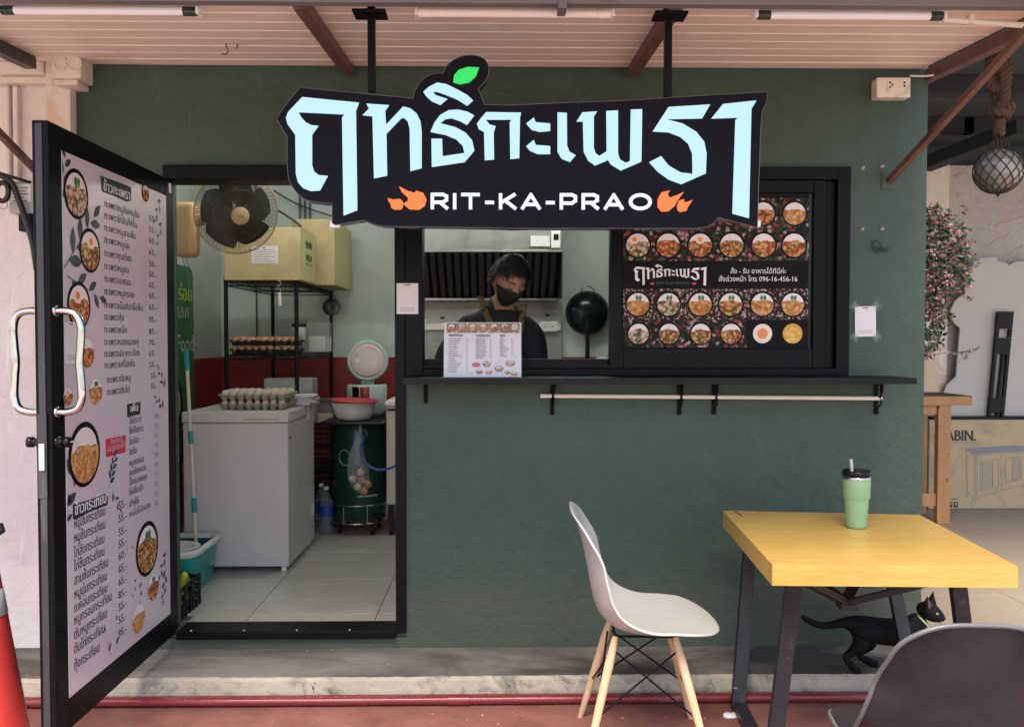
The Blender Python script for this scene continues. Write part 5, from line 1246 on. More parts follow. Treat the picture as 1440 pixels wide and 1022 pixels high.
# ================================================================== INSIDE THE SHOP
# chest freezer
FY = .99; fx0, fx1 = PY(258, 700, FY).x, PY(405.5, 700, FY).x
zl0, zl1 = PY(406, 594, FY).z, PY(406, 579, FY).z; FD = .68
t = thing('chest_freezer', 'large white chest freezer with egg trays on its lid, inside the doorway', 'freezer', ((fx0 + fx1) / 2, FY + FD / 2, FZ))
q = MB(); q.box((fx0, FY, FZ + .03), (fx1, FY + FD, zl0 - .003)); q.build('body', t, 'fridge', bevel=.008, seg=3)
q = MB(); q.box((fx0 - .004, FY - .010, zl0), (fx1 + .006, FY + FD, zl1)); q.build('lid', t, 'fridge', bevel=.008, seg=3)
q = MB(); q.box((lerp(fx0, fx1, .58), FY - .0125, lerp(zl0, zl1, .25)), (lerp(fx0, fx1, .92), FY - .0103, lerp(zl0, zl1, .42))); q.build('grip', t, 'carton_grey', bevel=.001)
for x in (fx0 + .04, fx1 - .035):
    for y in (FY + .03, FY + FD - .05): q = MB(); q.tube([(x, y, FZ), (x, y, FZ + .03)], .016, 12); q.build('foot', t, 'lamp_cream')
q = MB(); q.lathe([(.008, 0), (.008, .003), (0, .003)], 12, 'black_plastic', (fx1, FY + .05, zl0 - .09), (1, 0, 0)); q.build('lock', t, 'black_plastic')
q = MB(); q.box((fx1 + .0005, FY + FD - .1, FZ + .2), (fx1 + .004, FY + FD - .03, FZ + .27)); q.build('vent_plug', t, 'lamp_cream', bevel=.001)
q = MB(); hx = fx1 - .08; q.box((fx1 - .01, FY + FD * .72, zl0 - .03), (fx1 + .012, FY + FD * .86, zl1 - .01)); q.build('hinge', t, 'fridge', bevel=.002)

# wire rack
RX0, RX1, RY0, RY1 = PY(318, 450, 1.72).x, PY(417, 450, 1.72).x, 1.72, 2.86
t = thing('wire_rack', 'black wire shelving rack in the corner of the kitchen', 'rack', ((RX0 + RX1) / 2, 2.25, FZ)); ZS = [.55, .93, 1.378, 1.852]
for x in (RX0, RX1):
    for y in (RY0, RY1): q = MB(); q.tube([(x, y, FZ), (x, y, ZS[3] + .035)], .0135, 12); q.build('post', t, 'black_plastic')
for z in ZS:
    q = MB()
    for x in np.linspace(RX0, RX1, 14): q.tube([(x, RY0, z - .004), (x, RY1, z - .004)], .0025, 5)
    for y in (RY0, (RY0 + RY1) / 2, RY1): q.tube([(RX0, y, z - .008), (RX1, y, z - .008)], .004, 6); q.tube([(RX0, y, z - .034), (RX1, y, z - .034)], .004, 6)
    for x in (RX0, RX1): q.tube([(x, RY0, z - .034), (x, RY1, z - .034)], .004, 6); q.tube([(x, RY0, z - .008), (x, RY1, z - .008)], .004, 6)
    for y in (RY0, RY1): q.tube([(lerp(RX0, RX1, i / 24), y, z - (.009 if i % 2 else .033)) for i in range(25)], .0022, 5)
    for x in (RX0, RX1): q.tube([(x, lerp(RY0, RY1, i / 40), z - (.009 if i % 2 else .033)) for i in range(41)], .0022, 5)
    q.build('wire_shelf', t, 'black_plastic')

# cartons on the rack
def carton(x0, x1, y0_, y1_, z0, z1, label, side=True, marks=0):
    t = thing('carton', label, 'box', ((x0 + x1) / 2, (y0_ + y1_) / 2, z0))
    q = MB(); q.box((x0, y0_, z0), (x1, y1_, z1)); b_ = q.build('box', t, 'cardboard', bevel=.003)
    q = MB(); q.box((x0 + .002, (y0_ + y1_) / 2 - .025, z1 + .0002), (x1 - .002, (y0_ + y1_) / 2 + .025, z1 + .0012)); q.build('packing_tape', t, 'cardboard_pale')
    return t
ZT = ZS[3] + .0005
a = PY(315, 392, 1.70); b = PY(423, 320, 1.70)
t = carton(a.x, b.x, 1.70, 2.13, ZT, b.z, 'brown carton with a white shipping note, front of the rack top')
q = MB(); p0, p1 = PY(354, 371, 1.70), PY(391, 346, 1.70); q.box((p0.x, 1.6975, p0.z), (p1.x, 1.6995, p1.z)); q.build('paper_note', t, 'paper')
q = MB()
for i in range(6): q.box((lerp(p0.x, p1.x, .12), 1.6965, lerp(p0.z, p1.z, .12 + i * .13)), (lerp(p0.x, p1.x, random.uniform(.7, .92)), 1.6972, lerp(p0.z, p1.z, .15 + i * .13)))
q.box((lerp(p0.x, p1.x, .4), 1.6965, lerp(p0.z, p1.z, .86)), (lerp(p0.x, p1.x, .55), 1.6972, lerp(p0.z, p1.z, .92))); q.build('printed_text', t, 'ink_grey')
q = MB(); q.box((b.x + .0005, 1.72, ZT + .01), (b.x + .002, 2.11, b.z - .01)); q.build('side_label', t, 'cardboard_pale')
q = MB(); X_ = b.x + .0026
for r_ in range(2):
    for k_ in range(3):
        yy = 1.84 + k_ * .06; zz = ZT + .135 + r_ * .085
        q.add([(X_, yy, zz), (X_, yy + .04, zz), (X_, yy + .04, zz + .05), (X_, yy, zz + .05)], [(0, 1, 2, 3)], 'ink') if (k_ + r_) % 2 else q.tube([(X_, yy + .02 + .016 * math.cos(t_), zz + .025 + .02 * math.sin(t_)) for t_ in np.linspace(0, 2 * PI, 10)[:-1]], .003, 4, 'ink', closed=True)
for zz in (.245, .115): q.add([(X_, 1.8, ZT + zz), (X_, 2.05, ZT + zz), (X_, 2.05, ZT + zz + .006), (X_, 1.8, ZT + zz + .006)], [(0, 1, 2, 3)], 'ink')
q.build('printed_marks', t, 'ink')
a = PY(411, 399, 2.17); b = PY(470, 308, 2.17)
t = carton(a.x, b.x, 2.17, 2.86, ZT, b.z, 'taller plain brown carton behind the noted carton on the rack top')
q = MB(); q.box((b.x + .0005, 2.18, ZT + .002), (b.x + .002, 2.85, b.z - .002)); q.build('side_label', t, 'cardboard_pale')

# eggs and trays
egg_src = {}
ORD = ['first', 'second', 'third', 'fourth', 'fifth', 'sixth', 'seventh', 'eighth', 'ninth']
def egg(c, m, label, group):
    if m not in egg_src:
        q = MB(); prof = []
        for i in range(9):
            a_ = PI * i / 8; zz = -math.cos(a_) * .027; rr = math.sin(a_) * .0215 * (1 + .12 * math.cos(a_)); prof.append((max(rr, .0002), zz))
        q.lathe(prof, 12, m); o = q.build('egg', mat=m); egg_src[m] = o
    else: o = egg_src[m].copy(); COL.objects.link(o)
    o.location = c; o.rotation_euler = (random.uniform(-.15, .15), random.uniform(-.15, .15), random.uniform(0, 6)); s_ = random.uniform(.93, 1.06); o.scale = (s_, s_, s_)
    tag(o, label, 'egg', group)
def tray(x0, y0_, z0, nx, ny, m, label):
    p = .0465; t = thing('egg_tray', label, 'egg tray', (x0 + nx * p / 2, y0_ + ny * p / 2, z0)); q = MB()
    for i in range(nx):
        for j in range(ny):
            cx, cy = x0 + (i + .5) * p, y0_ + (j + .5) * p
            r0_, r1_ = .012, p * .5 - .0005
            q.add([(cx - r0_, cy - r0_, z0), (cx + r0_, cy - r0_, z0), (cx + r0_, cy + r0_, z0), (cx - r0_, cy + r0_, z0), (cx - r1_, cy - r1_, z0 + .030), (cx + r1_, cy - r1_, z0 + .030), (cx + r1_, cy + r1_, z0 + .030), (cx - r1_, cy + r1_, z0 + .030)],
                  [(0, 1, 2, 3), (0, 1, 5, 4), (1, 2, 6, 5), (2, 3, 7, 6), (3, 0, 4, 7)], m)
    for i in range(nx + 1):
        for j in range(ny + 1): q.lathe([(.010, .026), (.004, .038), (0, .038)], 6, m, (x0 + i * p, y0_ + j * p, z0))
    q.build('pulp_cups' if m == 'pulp' else 'plastic_cups', t, m, solid=.0015)
    return t
def egg_stack(x0, y0_, z0, nx, ny, tm, em, tl_, el, grp, layers=2):
    p = .0465
    for L_ in range(layers):
        z = z0 + L_ * .055; tray(x0, y0_, z, nx, ny, tm, ('lower ' if L_ == 0 else 'upper ') + tl_)
        for i in range(nx):
            for j in range(ny):
                if L_ == 0 and j > 0 and layers > 1: continue
                if L_ == 1 and random.random() < .04: continue
                egg((x0 + (i + .5) * p, y0_ + (j + .5) * p, z + .032), em, f"{el}, {ORD[i]} from left, {ORD[j]} row back, {'lower' if L_ == 0 else 'upper'} tray", grp)
random.seed(8)
egg_stack(RX0 + .02, 1.74, ZS[2] + .001, 9, 5, 'black_tray', 'brown_egg', 'black plastic egg tray on the middle rack shelf', 'brown egg on the rack shelf', 'brown eggs in the black trays')
a = PZ(327, 572, zl1)
egg_stack(a.x, 1.12, zl1 + .001, 8, 6, 'pulp', 'pale_egg', 'grey pulp egg tray on the chest freezer lid', 'pale egg on the chest freezer', 'pale eggs in the pulp trays')
# paper, boxes on the freezer
def simple(name, label, cat, mb, m, bevel=0, at=None, **k):
    o = mb.build(name, at=at, mat=m, bevel=bevel, **k); return tag(o, label, cat)
q = MB(); random.seed(4); a, b = PZ(398, 569, zl1), PZ(444, 566, zl1)
for i in range(9): dx = random.uniform(-.01, .01); M_ = Matrix.Translation((a.x + .13 + dx, 1.50, zl1 + .004 + i * .007)) @ Matrix.Rotation(random.uniform(-.15, .15), 4, 'Z'); q.box((-.075, -.10, 0), (.075, .10, .004 + .002 * (i % 2)), None, M_)
simple('paper_stack', 'loose stack of white paper and bags at the back of the freezer lid', 'papers', q, 'paper', at=(a.x + .1, 1.5, zl1))
q = MB(); c = PY(408, 552, 1.80); q.box((c.x - .15, 1.72, ZS[1] + .001), (c.x + .16, 1.90, PY(408, 532, 1.75).z)); simple('styrofoam_box', 'pale grey green foam box behind the freezer egg trays', 'box', q, 'hood_panel', .006, at=(c.x, 1.8, .94))
q = MB(); c = PY(384, 534, 1.8); q.tube([c - Vector((0, 0, .02)), c + Vector((0, 0, .01))], .014, 12); 
simple('jar_lid', 'tiny yellow cap on the foam box behind the freezer', 'cap', q, 'cardboard_pale', at=c)
# crates and the lidded tub at the right of the freezer
for i in range(4):
    q = MB(); z = FZ + .001 + i * .18; x0_, x1_, y0_, y1_ = -1.335, -1.13, 2.15, 2.45
    for k_ in range(5): q.box((x0_, y0_, z + k_ * .036), (x1_, y0_ + .006, z + k_ * .036 + .014)); q.box((x1_ - .006, y0_ + .007, z + k_ * .036), (x1_, y1_ - .007, z + k_ * .036 + .014)); q.box((x0_, y0_ + .007, z + k_ * .036), (x0_ + .006, y1_ - .007, z + k_ * .036 + .014)); q.box((x0_, y1_ - .006, z + k_ * .036), (x1_, y1_, z + k_ * .036 + .014))
    for x in np.linspace(x0_, x1_ - .008, 5): q.box((x, y0_ - .003, z), (x + .008, y0_ - .0005, z + .165))
    q.box((x0_ + .007, y0_ + .007, z + .002), (x1_ - .007, y1_ - .007, z + .008))
    simple('crate', ['lowest', 'second lowest', 'second highest', 'topmost'][i] + ' dark slatted crate stacked beside the chest freezer', 'crate', q, 'shelf_dark', at=((x0_ + x1_) / 2, 2.3, z))['group'] = 'dark crates beside the freezer'
t = thing('storage_tub', 'clear plastic tub with a lid on the dark crates beside the freezer', 'tub', (-1.235, 2.27, FZ + .722)); zt_ = FZ + .722
q = MB(); q.box((-1.325, 2.17, zt_ + .001), (-1.145, 2.37, zt_ + .15)); q.build('tub', t, 'clear_plastic', bevel=.01)
q = MB(); q.box((-1.315, 2.18, zt_ + .004), (-1.155, 2.36, zt_ + .07)); q.build('contents', t, 'cardboard_pale', bevel=.01)
q = MB(); q.box((-1.335, 2.16, zt_ + .151), (-1.135, 2.38, zt_ + .168)); q.build('lid', t, 'rim_grey', bevel=.004)
# white cups and clear bin on the rack shelf
c = PY(421, 495, 2.1); t = thing('cup_stack', 'white plastic cups with a black rim on the middle rack shelf', 'cups', (c.x, 2.1, ZS[2]))
q = MB(); zc = ZS[2] + .001; q.lathe([(0, 0), (.036, 0), (.043, .10), (.046, .104), (.048, .18), (.0, .18)], 28, None, (c.x, 2.1, zc)); q.build('cups', t, 'cooker_grey')
q = MB(); q.lathe([(.0485, .1805), (.0485, .205), (0, .205)], 28, None, (c.x, 2.1, zc)); q.build('rim', t, 'black_plastic')
q = MB(); a, b = PY(434, 497, 2.55), PY(460, 452, 2.55)
q.box((a.x, 2.5, zc), (b.x, 2.75, b.z)); t = thing('clear_bin', 'clear plastic bin half full of white powder on the rack', 'bin', ((a.x + b.x) / 2, 2.6, zc)); q.build('bin', t, 'clear_plastic', bevel=.006)
q = MB(); q.box((a.x + .006, 2.506, zc + .004), (b.x - .006, 2.744, lerp(zc, b.z, .52))); q.build('contents', t, 'lamp_white', bevel=.01)
# things hanging on the rack
c = PY(467, 432, RY1 - .05)
q = MB(); q.lathe([(0, -.03), (.03, -.026), (.058, -.008), (.068, .0), (.066, .003), (.0, -.020)], 28, None, (c.x, c.y - .03, c.z), (0, -1, 0)); q.tube([(c.x, c.y - .06, c.z), (c.x, c.y - .06, c.z + .04), (c.x, RY1 - .02, ZS[3] - .03)], .006, 8); simple('strainer', 'round dark steel strainer hanging from the right back corner of the rack', 'strainer', q, 'dark_grease', at=c)
c = PY(393, 402, RY0 - .02)
q = MB(); q.tube(smooth_pts([c + Vector((-.006, 0, .035)), c + Vector((.014, 0, .02)), c + Vector((-.012, 0, -.008)), c + Vector((.01, 0, -.022)), c + Vector((.0, 0, -.045))], 5), .003, 6, 'chrome'); q.tube([c + Vector((0, 0, -.045)), c + Vector((.001, 0, -.125))], [.010, .011], 10, 'lamp_cream'); simple('hook_clip', 'small cream clip on an s hook under the rack top', 'hook', q, 'lamp_cream', at=c)
q = MB(); c = PY(361, 430, IY1 - .012)
q.tube([(c.x, IY1 - .012, PY(361, 478, IY1).z), (c.x, IY1 - .012, 2.7)], .008, 8); simple('wall_conduit', 'thin grey conduit on the kitchen back wall behind the rack', 'conduit', q, 'rim_grey', at=c)
for i in range(3): 
    c = PY(422 + i * 7, 285, IY1 - .02); q = MB(); q.tube([(c.x, c.y, 2.0), (c.x, c.y, 2.74)], .010, 8); simple('wall_pipe', ['left', 'middle', 'right'][i] + ' of three dark vertical pipes high on the kitchen back wall', 'pipe', q, 'rim_grey', at=c)['group'] = 'vertical pipes on the kitchen wall'
q = MB(); q.tube(smooth_pts([PY(385, 268, 2.9), PY(420, 288, 2.9), PY(470, 305, 2.9)], 4), .006, 6); q.tube(smooth_pts([PY(390, 295, 2.1), PY(410, 308, 2.12), PY(424, 319, 2.14)], 4), .008, 6); simple('cable', 'black cables slung above the cartons behind the sign', 'cable', q, 'cable', at=PY(400, 280, 2.9))

# wall fan
c = PY(333, 300, 1.3); axf = Vector((.50, -.80, -.32)).normalized(); R_ = 57 / 1200 * 5.1
t = thing('wall_fan', 'beige wall fan with dark blades in a round wire guard', 'fan', c)
fx, fy, fn = basis(axf); FP = lambda r, a_, h_: c + fx * r * math.cos(a_) + fy * r * math.sin(a_) + fn * h_
q = MB(); 
for i in range(110):
    a_ = 2 * PI * i / 110; q.tube([FP(r, a_ + .25 * (r / R_), h_) for r, h_ in ((R_ * .20, .075), (R_ * .5, .068), (R_ * .82, .045), (R_ * .97, .016), (R_, 0))], .0014, 4)
for r, h_ in ((R_ * .2, .076), (R_ * .62, .062)): q.tube([FP(r, 2 * PI * i / 48, h_) for i in range(48)], .0018, 5, closed=True)
q.build('front_guard', t, 'fan_wire')
q = MB()
for i in range(60): a_ = 2 * PI * i / 60; q.tube([FP(r, a_, h_) for r, h_ in ((R_ * .25, -.09), (R_ * .8, -.075), (R_ * .97, -.03), (R_, 0))], .0014, 4)
q.build('rear_guard', t, 'fan_wire')
q = MB(); q.tube([FP(R_ * 1.005, 2 * PI * i / 60, 0) for i in range(60)], .0048, 8, closed=True); q.build('guard_ring', t, 'fan_beige')
for k_ in range(5):
    q = MB(); vs = []; N1, N2 = 8, 8
    for i in range(N1 + 1):
        r = lerp(.035, R_ * .86, i / N1); wd_ = .74 * math.sin(PI * (.25 + .55 * i / N1))
        for j in range(N2 + 1): a_ = k_ * 2 * PI / 5 + (j / N2 - .5) * 2 * wd_ + .5 * i / N1; vs.append(FP(r, a_, -.01 + (j / N2 - .5) * .045))
    q.add(vs, [(i * (N2 + 1) + j, i * (N2 + 1) + j + 1, (i + 1) * (N2 + 1) + j + 1, (i + 1) * (N2 + 1) + j) for i in range(N1) for j in range(N2)], 'fan_blade', True); q.build('blade', t, 'fan_blade')
q = MB(); q.lathe([(.052, .070), (.052, .080), (.048, .086), (0, .088)], 32, 'hub_beige', c, axf); q.quad(c + fn * .0885 - fx * .018 - fy * .004, fx, fy, .036, .008, 'ink_grey'); q.build('hub_cap', t, 'hub_beige')
q = MB(); q.lathe([(0, -.20), (.05, -.195), (.062, -.16), (.062, -.10), (.04, -.085), (.02, -.03), (0, -.03)], 24, None, c, axf); q.build('motor', t, 'fan_beige')
mc = PY(262, 322, 1.42); q = MB(); q.box((mc.x - .075, 1.36, mc.z - .17), (mc.x + .065, 1.50, mc.z + .16)); q.tube([c + fn * -.16, Vector((mc.x, 1.43, mc.z + .02))], .035, 12); q.build('bracket', t, 'fan_beige', bevel=.035, seg=4)
q = MB(); q.box((IX0 + .001, 1.38, mc.z - .06), (mc.x - .076, 1.48, mc.z + .06)); q.build('wall_arm', t, 'fan_beige', bevel=.01)
for i in range(2): q = MB(); q.tube(smooth_pts([Vector((mc.x - .02 + i * .022, 1.4, mc.z - .17)), Vector((mc.x + .01 + i * .025, 1.39, mc.z - .28)), Vector((mc.x + .03 + i * .012, 1.39, mc.z - .42)), Vector((mc.x + .03 + i * .02, 1.39, mc.z - .60))], 5), .0018, 5); q.build('pull_cord', t, 'rim_grey')

# green poster on the left wall
GX = IX0 + .004; yR = PX(272, 450, GX).y; zT = PX(268, 376, GX).z; zB = .62; yL = yR - .95
t = thing('food_poster', 'green rounded poster with yellow and white lettering and a portrait, behind the fan', 'poster', (GX, yR - .4, zB))
n = Vector((1, 0, 0)); u = Vector((0, 1, 0)); v = Vector((0, 0, 1))
pts = [Vector((GX, yL, zB)), Vector((GX, yR, zB)), Vector((GX, yR, zT - .08))] + [Vector((GX, yR - .08 + .08 * math.cos(a_), zT - .08 + .08 * math.sin(a_))) for a_ in np.linspace(.2, PI / 2, 6)] + [Vector((GX, yL, zT))]
q = MB(); q.poly(pts, (-.003, 0, 0), 'print_green'); q.build('sheet', t, 'print_green')
tx = MB(); 
def pz_(py): return PX(262, py, GX).z
text(tx, 'อร่อย', Vector((GX + .001, yR - .03, pz_(423))), u, v, .15, .36, 'print_lime', .02, 'R')
text(tx, 'ได้ที่', Vector((GX + .001, yR - .10, pz_(447))), u, v, .09, .22, 'print_white', .0, 'R')
text(tx, 'oFood', Vector((GX + .001, yR - .005, pz_(494))), u, v, .17, .42, 'print_white', .01, 'R')
tx.build('printed_text', t, 'print_white')
q = MB(); fc = Vector((GX + .001, yR - .36, pz_(565))); q.disc(fc - v * .03, u, v, .135, 'hair', 24, .23); q.disc(fc + n * .0006, u, v, .085, 'face_print', 24, .125)
for s_ in (-1, 1): q.disc(fc + n * .0012 + u * .034 * s_ + v * .03, u, v, .014, 'eye_dark', 10, .007)
q.disc(fc + n * .0012 - v * .06, u, v, .028, 'print_red', 12, .012); q.quad(Vector((GX + .0012, yL + .01, zB + .005)), u, v, yR - yL - .02, fc.z - .2 - zB, 'shirt'); q.build('portrait', t, 'face_print')
q = MB(); c = PZ(252, 752, FZ); q.tube([(c.x, c.y, FZ + .001), (c.x, c.y, PY(252, 645, c.y).z - .02)], .018, 12, 'black_plastic'); q.tube([(c.x, c.y, PY(252, 645, c.y).z - .02), (c.x, c.y, PY(252, 640, c.y).z)], .022, 12, 'black_gloss'); simple('black_pole', 'short upright black pole beside the mop behind the door', 'pole', q, 'black_plastic', at=(c.x, c.y, FZ))

# mop and bucket
bx, by = -1.685, .70
t = thing('mop_bucket', 'teal spin mop bucket with a white rim on the kitchen floor', 'bucket', (bx, by, FZ))
def rr(hx_, hy_, r, z, n_=6):
    o = []
    for sx, sy, a0 in ((1, 1, 0), (-1, 1, PI / 2), (-1, -1, PI), (1, -1, 1.5 * PI)):
        for i in range(n_): a_ = a0 + PI / 2 * i / (n_ - 1); o.append((bx + sx * (hx_ - r) + r * math.cos(a_), by + sy * (hy_ - r) + r * math.sin(a_), z))
    return o
def loft(mb, rings, m, cap0=False, cap1=False):
    n_ = len(rings[0]); vs = sum(rings, [])
    mb.add(vs, [(i * n_ + j, i * n_ + (j + 1) % n_, (i + 1) * n_ + (j + 1) % n_, (i + 1) * n_ + j) for i in range(len(rings) - 1) for j in range(n_)], m, True)
    if cap0: mb.add(rings[0], [tuple(range(n_ - 1, -1, -1))], m)
    if cap1: mb.add(rings[-1], [tuple(range(n_))], m)
q = MB(); loft(q, [rr(.125, .165, .05, FZ + .002), rr(.135, .18, .055, FZ + .03), rr(.155, .215, .07, FZ + .215)], 'teal', True); q.build('tub', t, 'teal')
q = MB(); loft(q, [rr(.150, .208, .068, FZ + .214), rr(.140, .198, .065, FZ + .10)], 'bucket_in', False, True); q.build('inside', t, 'bucket_in')
q = MB(); loft(q, [rr(.157, .217, .07, FZ + .205), rr(.168, .230, .075, FZ + .222), rr(.168, .230, .075, FZ + .238), rr(.150, .210, .068, FZ + .240), rr(.148, .206, .068, FZ + .215)], 'teal_white'); q.build('rim', t, 'teal_white')
q = MB(); q.lathe([(.135, .236), (.115, .240), (.100, .232), (.085, .14), (0, .14)], 30, None, (bx + .005, by - .085, FZ)); q.build('wringer_basket', t, 'teal_white')
pa, pb = PY(262, 494, .80), Vector((PZ(276, 786, FZ + .12).x, .80, FZ + .115))
pb = PY(277, 790, .80); pb.z = FZ + .105
t = thing('mop', 'teal and steel mop handle leaning in the bucket', 'mop', pb)
q = MB(); q.tube([pa, pb], .0095, 12); q.build('handle', t, 'cream_metal')
for f0, f1, r in ((0, .09, .014), (.375, .435, .0135), (.69, .76, .0135)): q = MB(); q.tube([pa.lerp(pb, f0) if f0 else pa + (pa - pb) * .01, pa.lerp(pb, f1)], r, 12); q.build('grip', t, 'teal')
q = MB(); q.lathe([(.0, .02), (.06, .015), (.09, 0), (.08, -.004), (0, -.004)], 20, None, pb); q.build('mop_head', t, 'teal_white')
# black crate with a yellow cloth
x0_, x1_, y0_, y1_ = -1.79, -1.478, .14, .43; q = MB()
for k_ in range(4):
    z = FZ + .001 + k_ * .042
    q.box((x0_, y0_, z), (x1_, y0_ + .008, z + .018)); q.box((x0_, y1_ - .008, z), (x1_, y1_, z + .018)); q.box((x0_, y0_ + .009, z), (x0_ + .008, y1_ - .009, z + .018)); q.box((x1_ - .008, y0_ + .009, z), (x1_, y1_ - .009, z + .018))
for i in range(7):
    y = lerp(y0_, y1_ - .01, i / 6); q.bar((x1_ + .003, y, FZ), (x1_ + .003, y + (.03 if i % 2 else -.01), FZ + .15), .006, .012); x = lerp(x0_, x1_ - .01, i / 6); q.box((x, y0_ - .004, FZ), (x + .012, y0_ - .001, FZ + .15)); q.box((x, y1_ + .001, FZ), (x + .012, y1_ + .004, FZ + .15))
q.box((x0_ + .01, y0_ + .01, FZ + .004), (x1_ - .01, y1_ - .01, FZ + .012)); simple('crate', 'low black lattice crate on the floor just behind the open door', 'crate', q, 'black_plastic', at=((x0_ + x1_) / 2, .28, FZ))
random.seed(6); q = MB(); N_ = 10; vs = [((x1_ - .17) + .16 * i / N_, y0_ + .08 + .17 * j / N_, FZ + .12 + .035 * math.sin(i * 1.1 + j * .7) + .02 * math.cos(j * 1.4) + random.uniform(0, .006)) for j in range(N_ + 1) for i in range(N_ + 1)]
q.add(vs, [(j * 11 + i, j * 11 + i + 1, (j + 1) * 11 + i + 1, (j + 1) * 11 + i) for j in range(N_) for i in range(N_)], 'yellow_cloth', True); q.box((x1_ - .15, y0_ + .1, FZ + .015), (x1_ - .03, y0_ + .22, FZ + .085), 'yellow_cloth'); simple('cloth', 'yellow green cloth in the low black crate', 'cloth', q, 'yellow_cloth', at=(x1_ - .1, .3, FZ + .1))

# green drum with board top, cooker, colander
gx, gy = PY(506, 700, 2.04).x, 2.04; GR = .186
t = thing('drum_stove', 'tall dark green steel drum on castors with a wire base ring', 'drum', (gx, gy, FZ))
q = MB(); q.lathe([(GR - .01, .10), (GR - .004, .105), (GR - .004, .19), (GR, .195), (GR, .745), (GR - .006, .755), (0, .755)], 48, None, (gx, gy, FZ)); q.build('body', t, 'barrel_green')
q = MB(); q.box((gx - .20, gy - .30, FZ + .757), (gx + .20, gy + .33, FZ + .777)); q.build('top_board', t, 'black_gloss', bevel=.004)
q = MB()
for z in (.085, .205): q.tube([(gx + (GR + .018) * math.cos(a_), gy + (GR + .018) * math.sin(a_), FZ + z) for a_ in np.linspace(0, 2 * PI, 40)[:-1]], .0045, 6, closed=True)
for k_ in range(8): a_ = k_ * PI / 4 + .4; q.tube([(gx + (GR + .018) * math.cos(a_), gy + (GR + .018) * math.sin(a_), FZ + z) for z in (.085, .205)], .0035, 6)
q.build('wire_ring', t, 'chrome')
for k_ in range(4):
    a_ = k_ * PI / 2 + .7; x, y = gx + GR * .85 * math.cos(a_), gy + GR * .85 * math.sin(a_)
    q = MB(); q.tube([(x - .011, y, FZ + .033), (x + .011, y, FZ + .033)], .032, 18); q.box((x - .015, y - .012, FZ + .035), (x + .015, y + .012, FZ + .10)); q.build('castor', t, 'black_plastic')
tx = MB()
for i in range(9): a_ = -PI / 2 + .12 + i * .085; p = Vector((gx + (GR + .001) * math.cos(a_), gy + (GR + .001) * math.sin(a_), FZ + .262)); uu = Vector((-math.sin(a_), math.cos(a_), 0)); tx.box((-.005, -.0004, 0), (.005, .0004, .010 + .003 * (i % 2)), 'cream_metal', Matrix.Translation(p) @ Matrix.Rotation(a_ + PI / 2, 4, 'Z'))
tx.build('worn_print', t, 'cream_metal')
zt_ = FZ + .778
cx_, cy_ = PY(516, 560, 2.2).x, 2.2
t = thing('rice_cooker', 'pale rice cooker with its round lid standing open', 'rice cooker', (cx_, cy_, zt_))
q = MB(); q.lathe([(0, .001), (.12, .001), (.135, .03), (.14, .20), (.132, .215), (.115, .218)], 40, None, (cx_, cy_, zt_)); q.build('body', t, 'cooker_grey')
q = MB(); q.lathe([(.115, .2185), (.112, .10), (0, .10)], 36, None, (cx_, cy_, zt_)); q.build('pot', t, 'rim_grey')
q = MB()
for da, w_, m_ in ((-.62, .30, 'black_gloss'), (-.18, .34, 'cooker_red')):
    vs = []
    for i in range(9):
        a_ = -PI / 2 + da + w_ * (i / 8) * 1.3
        for z in (.05, .205): vs.append((cx_ + .1425 * math.cos(a_), cy_ + .1425 * math.sin(a_), zt_ + z))
    q.add(vs, [(2 * i, 2 * i + 2, 2 * i + 3, 2 * i + 1) for i in range(8)], m_, True)
q.build('control_panel', t, 'cooker_red')
lc = PY(517, 507, 2.31); al = Vector((.03, -1, .06)).normalized(); q = MB(); q.lathe([(0, -.012), (.14, -.012), (.148, 0), (.142, .014), (.128, .018), (.122, .010), (0, .010)], 40, 'cooker_grey', lc, al); q.build('lid', t, 'cooker_grey')
q = MB(); q.lathe([(.119, .0105), (.114, .020), (.106, .022), (0, .022)], 40, 'cooker_pink', lc, al); lx, ly, ln_ = basis(al)
for r in (.098, .090, .082):
    for k_ in range(44): a_ = 2 * PI * k_ / 44; q.disc(lc + ln_ * .0226 + lx * r * math.cos(a_) + ly * r * math.sin(a_), lx, ly, .0026, 'colander_red', 5)
q.disc(lc + ln_ * .0226 - lx * .07 + ly * .0, lx, ly, .018, 'steel', 12); q.build('inner_lid', t, 'cooker_pink')
q = MB(); q.box((lc.x - .045, 2.30, zt_ + .20), (lc.x + .045, 2.335, lc.z - .12)); q.build('lid_hinge', t, 'cooker_grey', bevel=.006)
cx_, cy_ = PY(497, 575, 1.86).x, 1.88
t = thing('colander', 'white plastic bowl under a red colander rim, in front of the rice cooker', 'colander', (cx_, cy_, zt_)); 
q = MB(); q.lathe([(0, .002), (.105, .002), (.118, .02), (.148, .115), (.143, .115), (.112, .022), (0, .010)], 40, None, (cx_, cy_, zt_)); q.build('bowl', t, 'colander')
q = MB(); ax_ = Vector((.04, -.01, 1)).normalized(); cc = Vector((cx_, cy_, zt_)); q.lathe([(.145, .118), (.160, .120), (.158, .132), (.142, .134), (.118, .085), (0, .080)], 40, None, cc, ax_); q.build('strainer', t, 'colander_red')
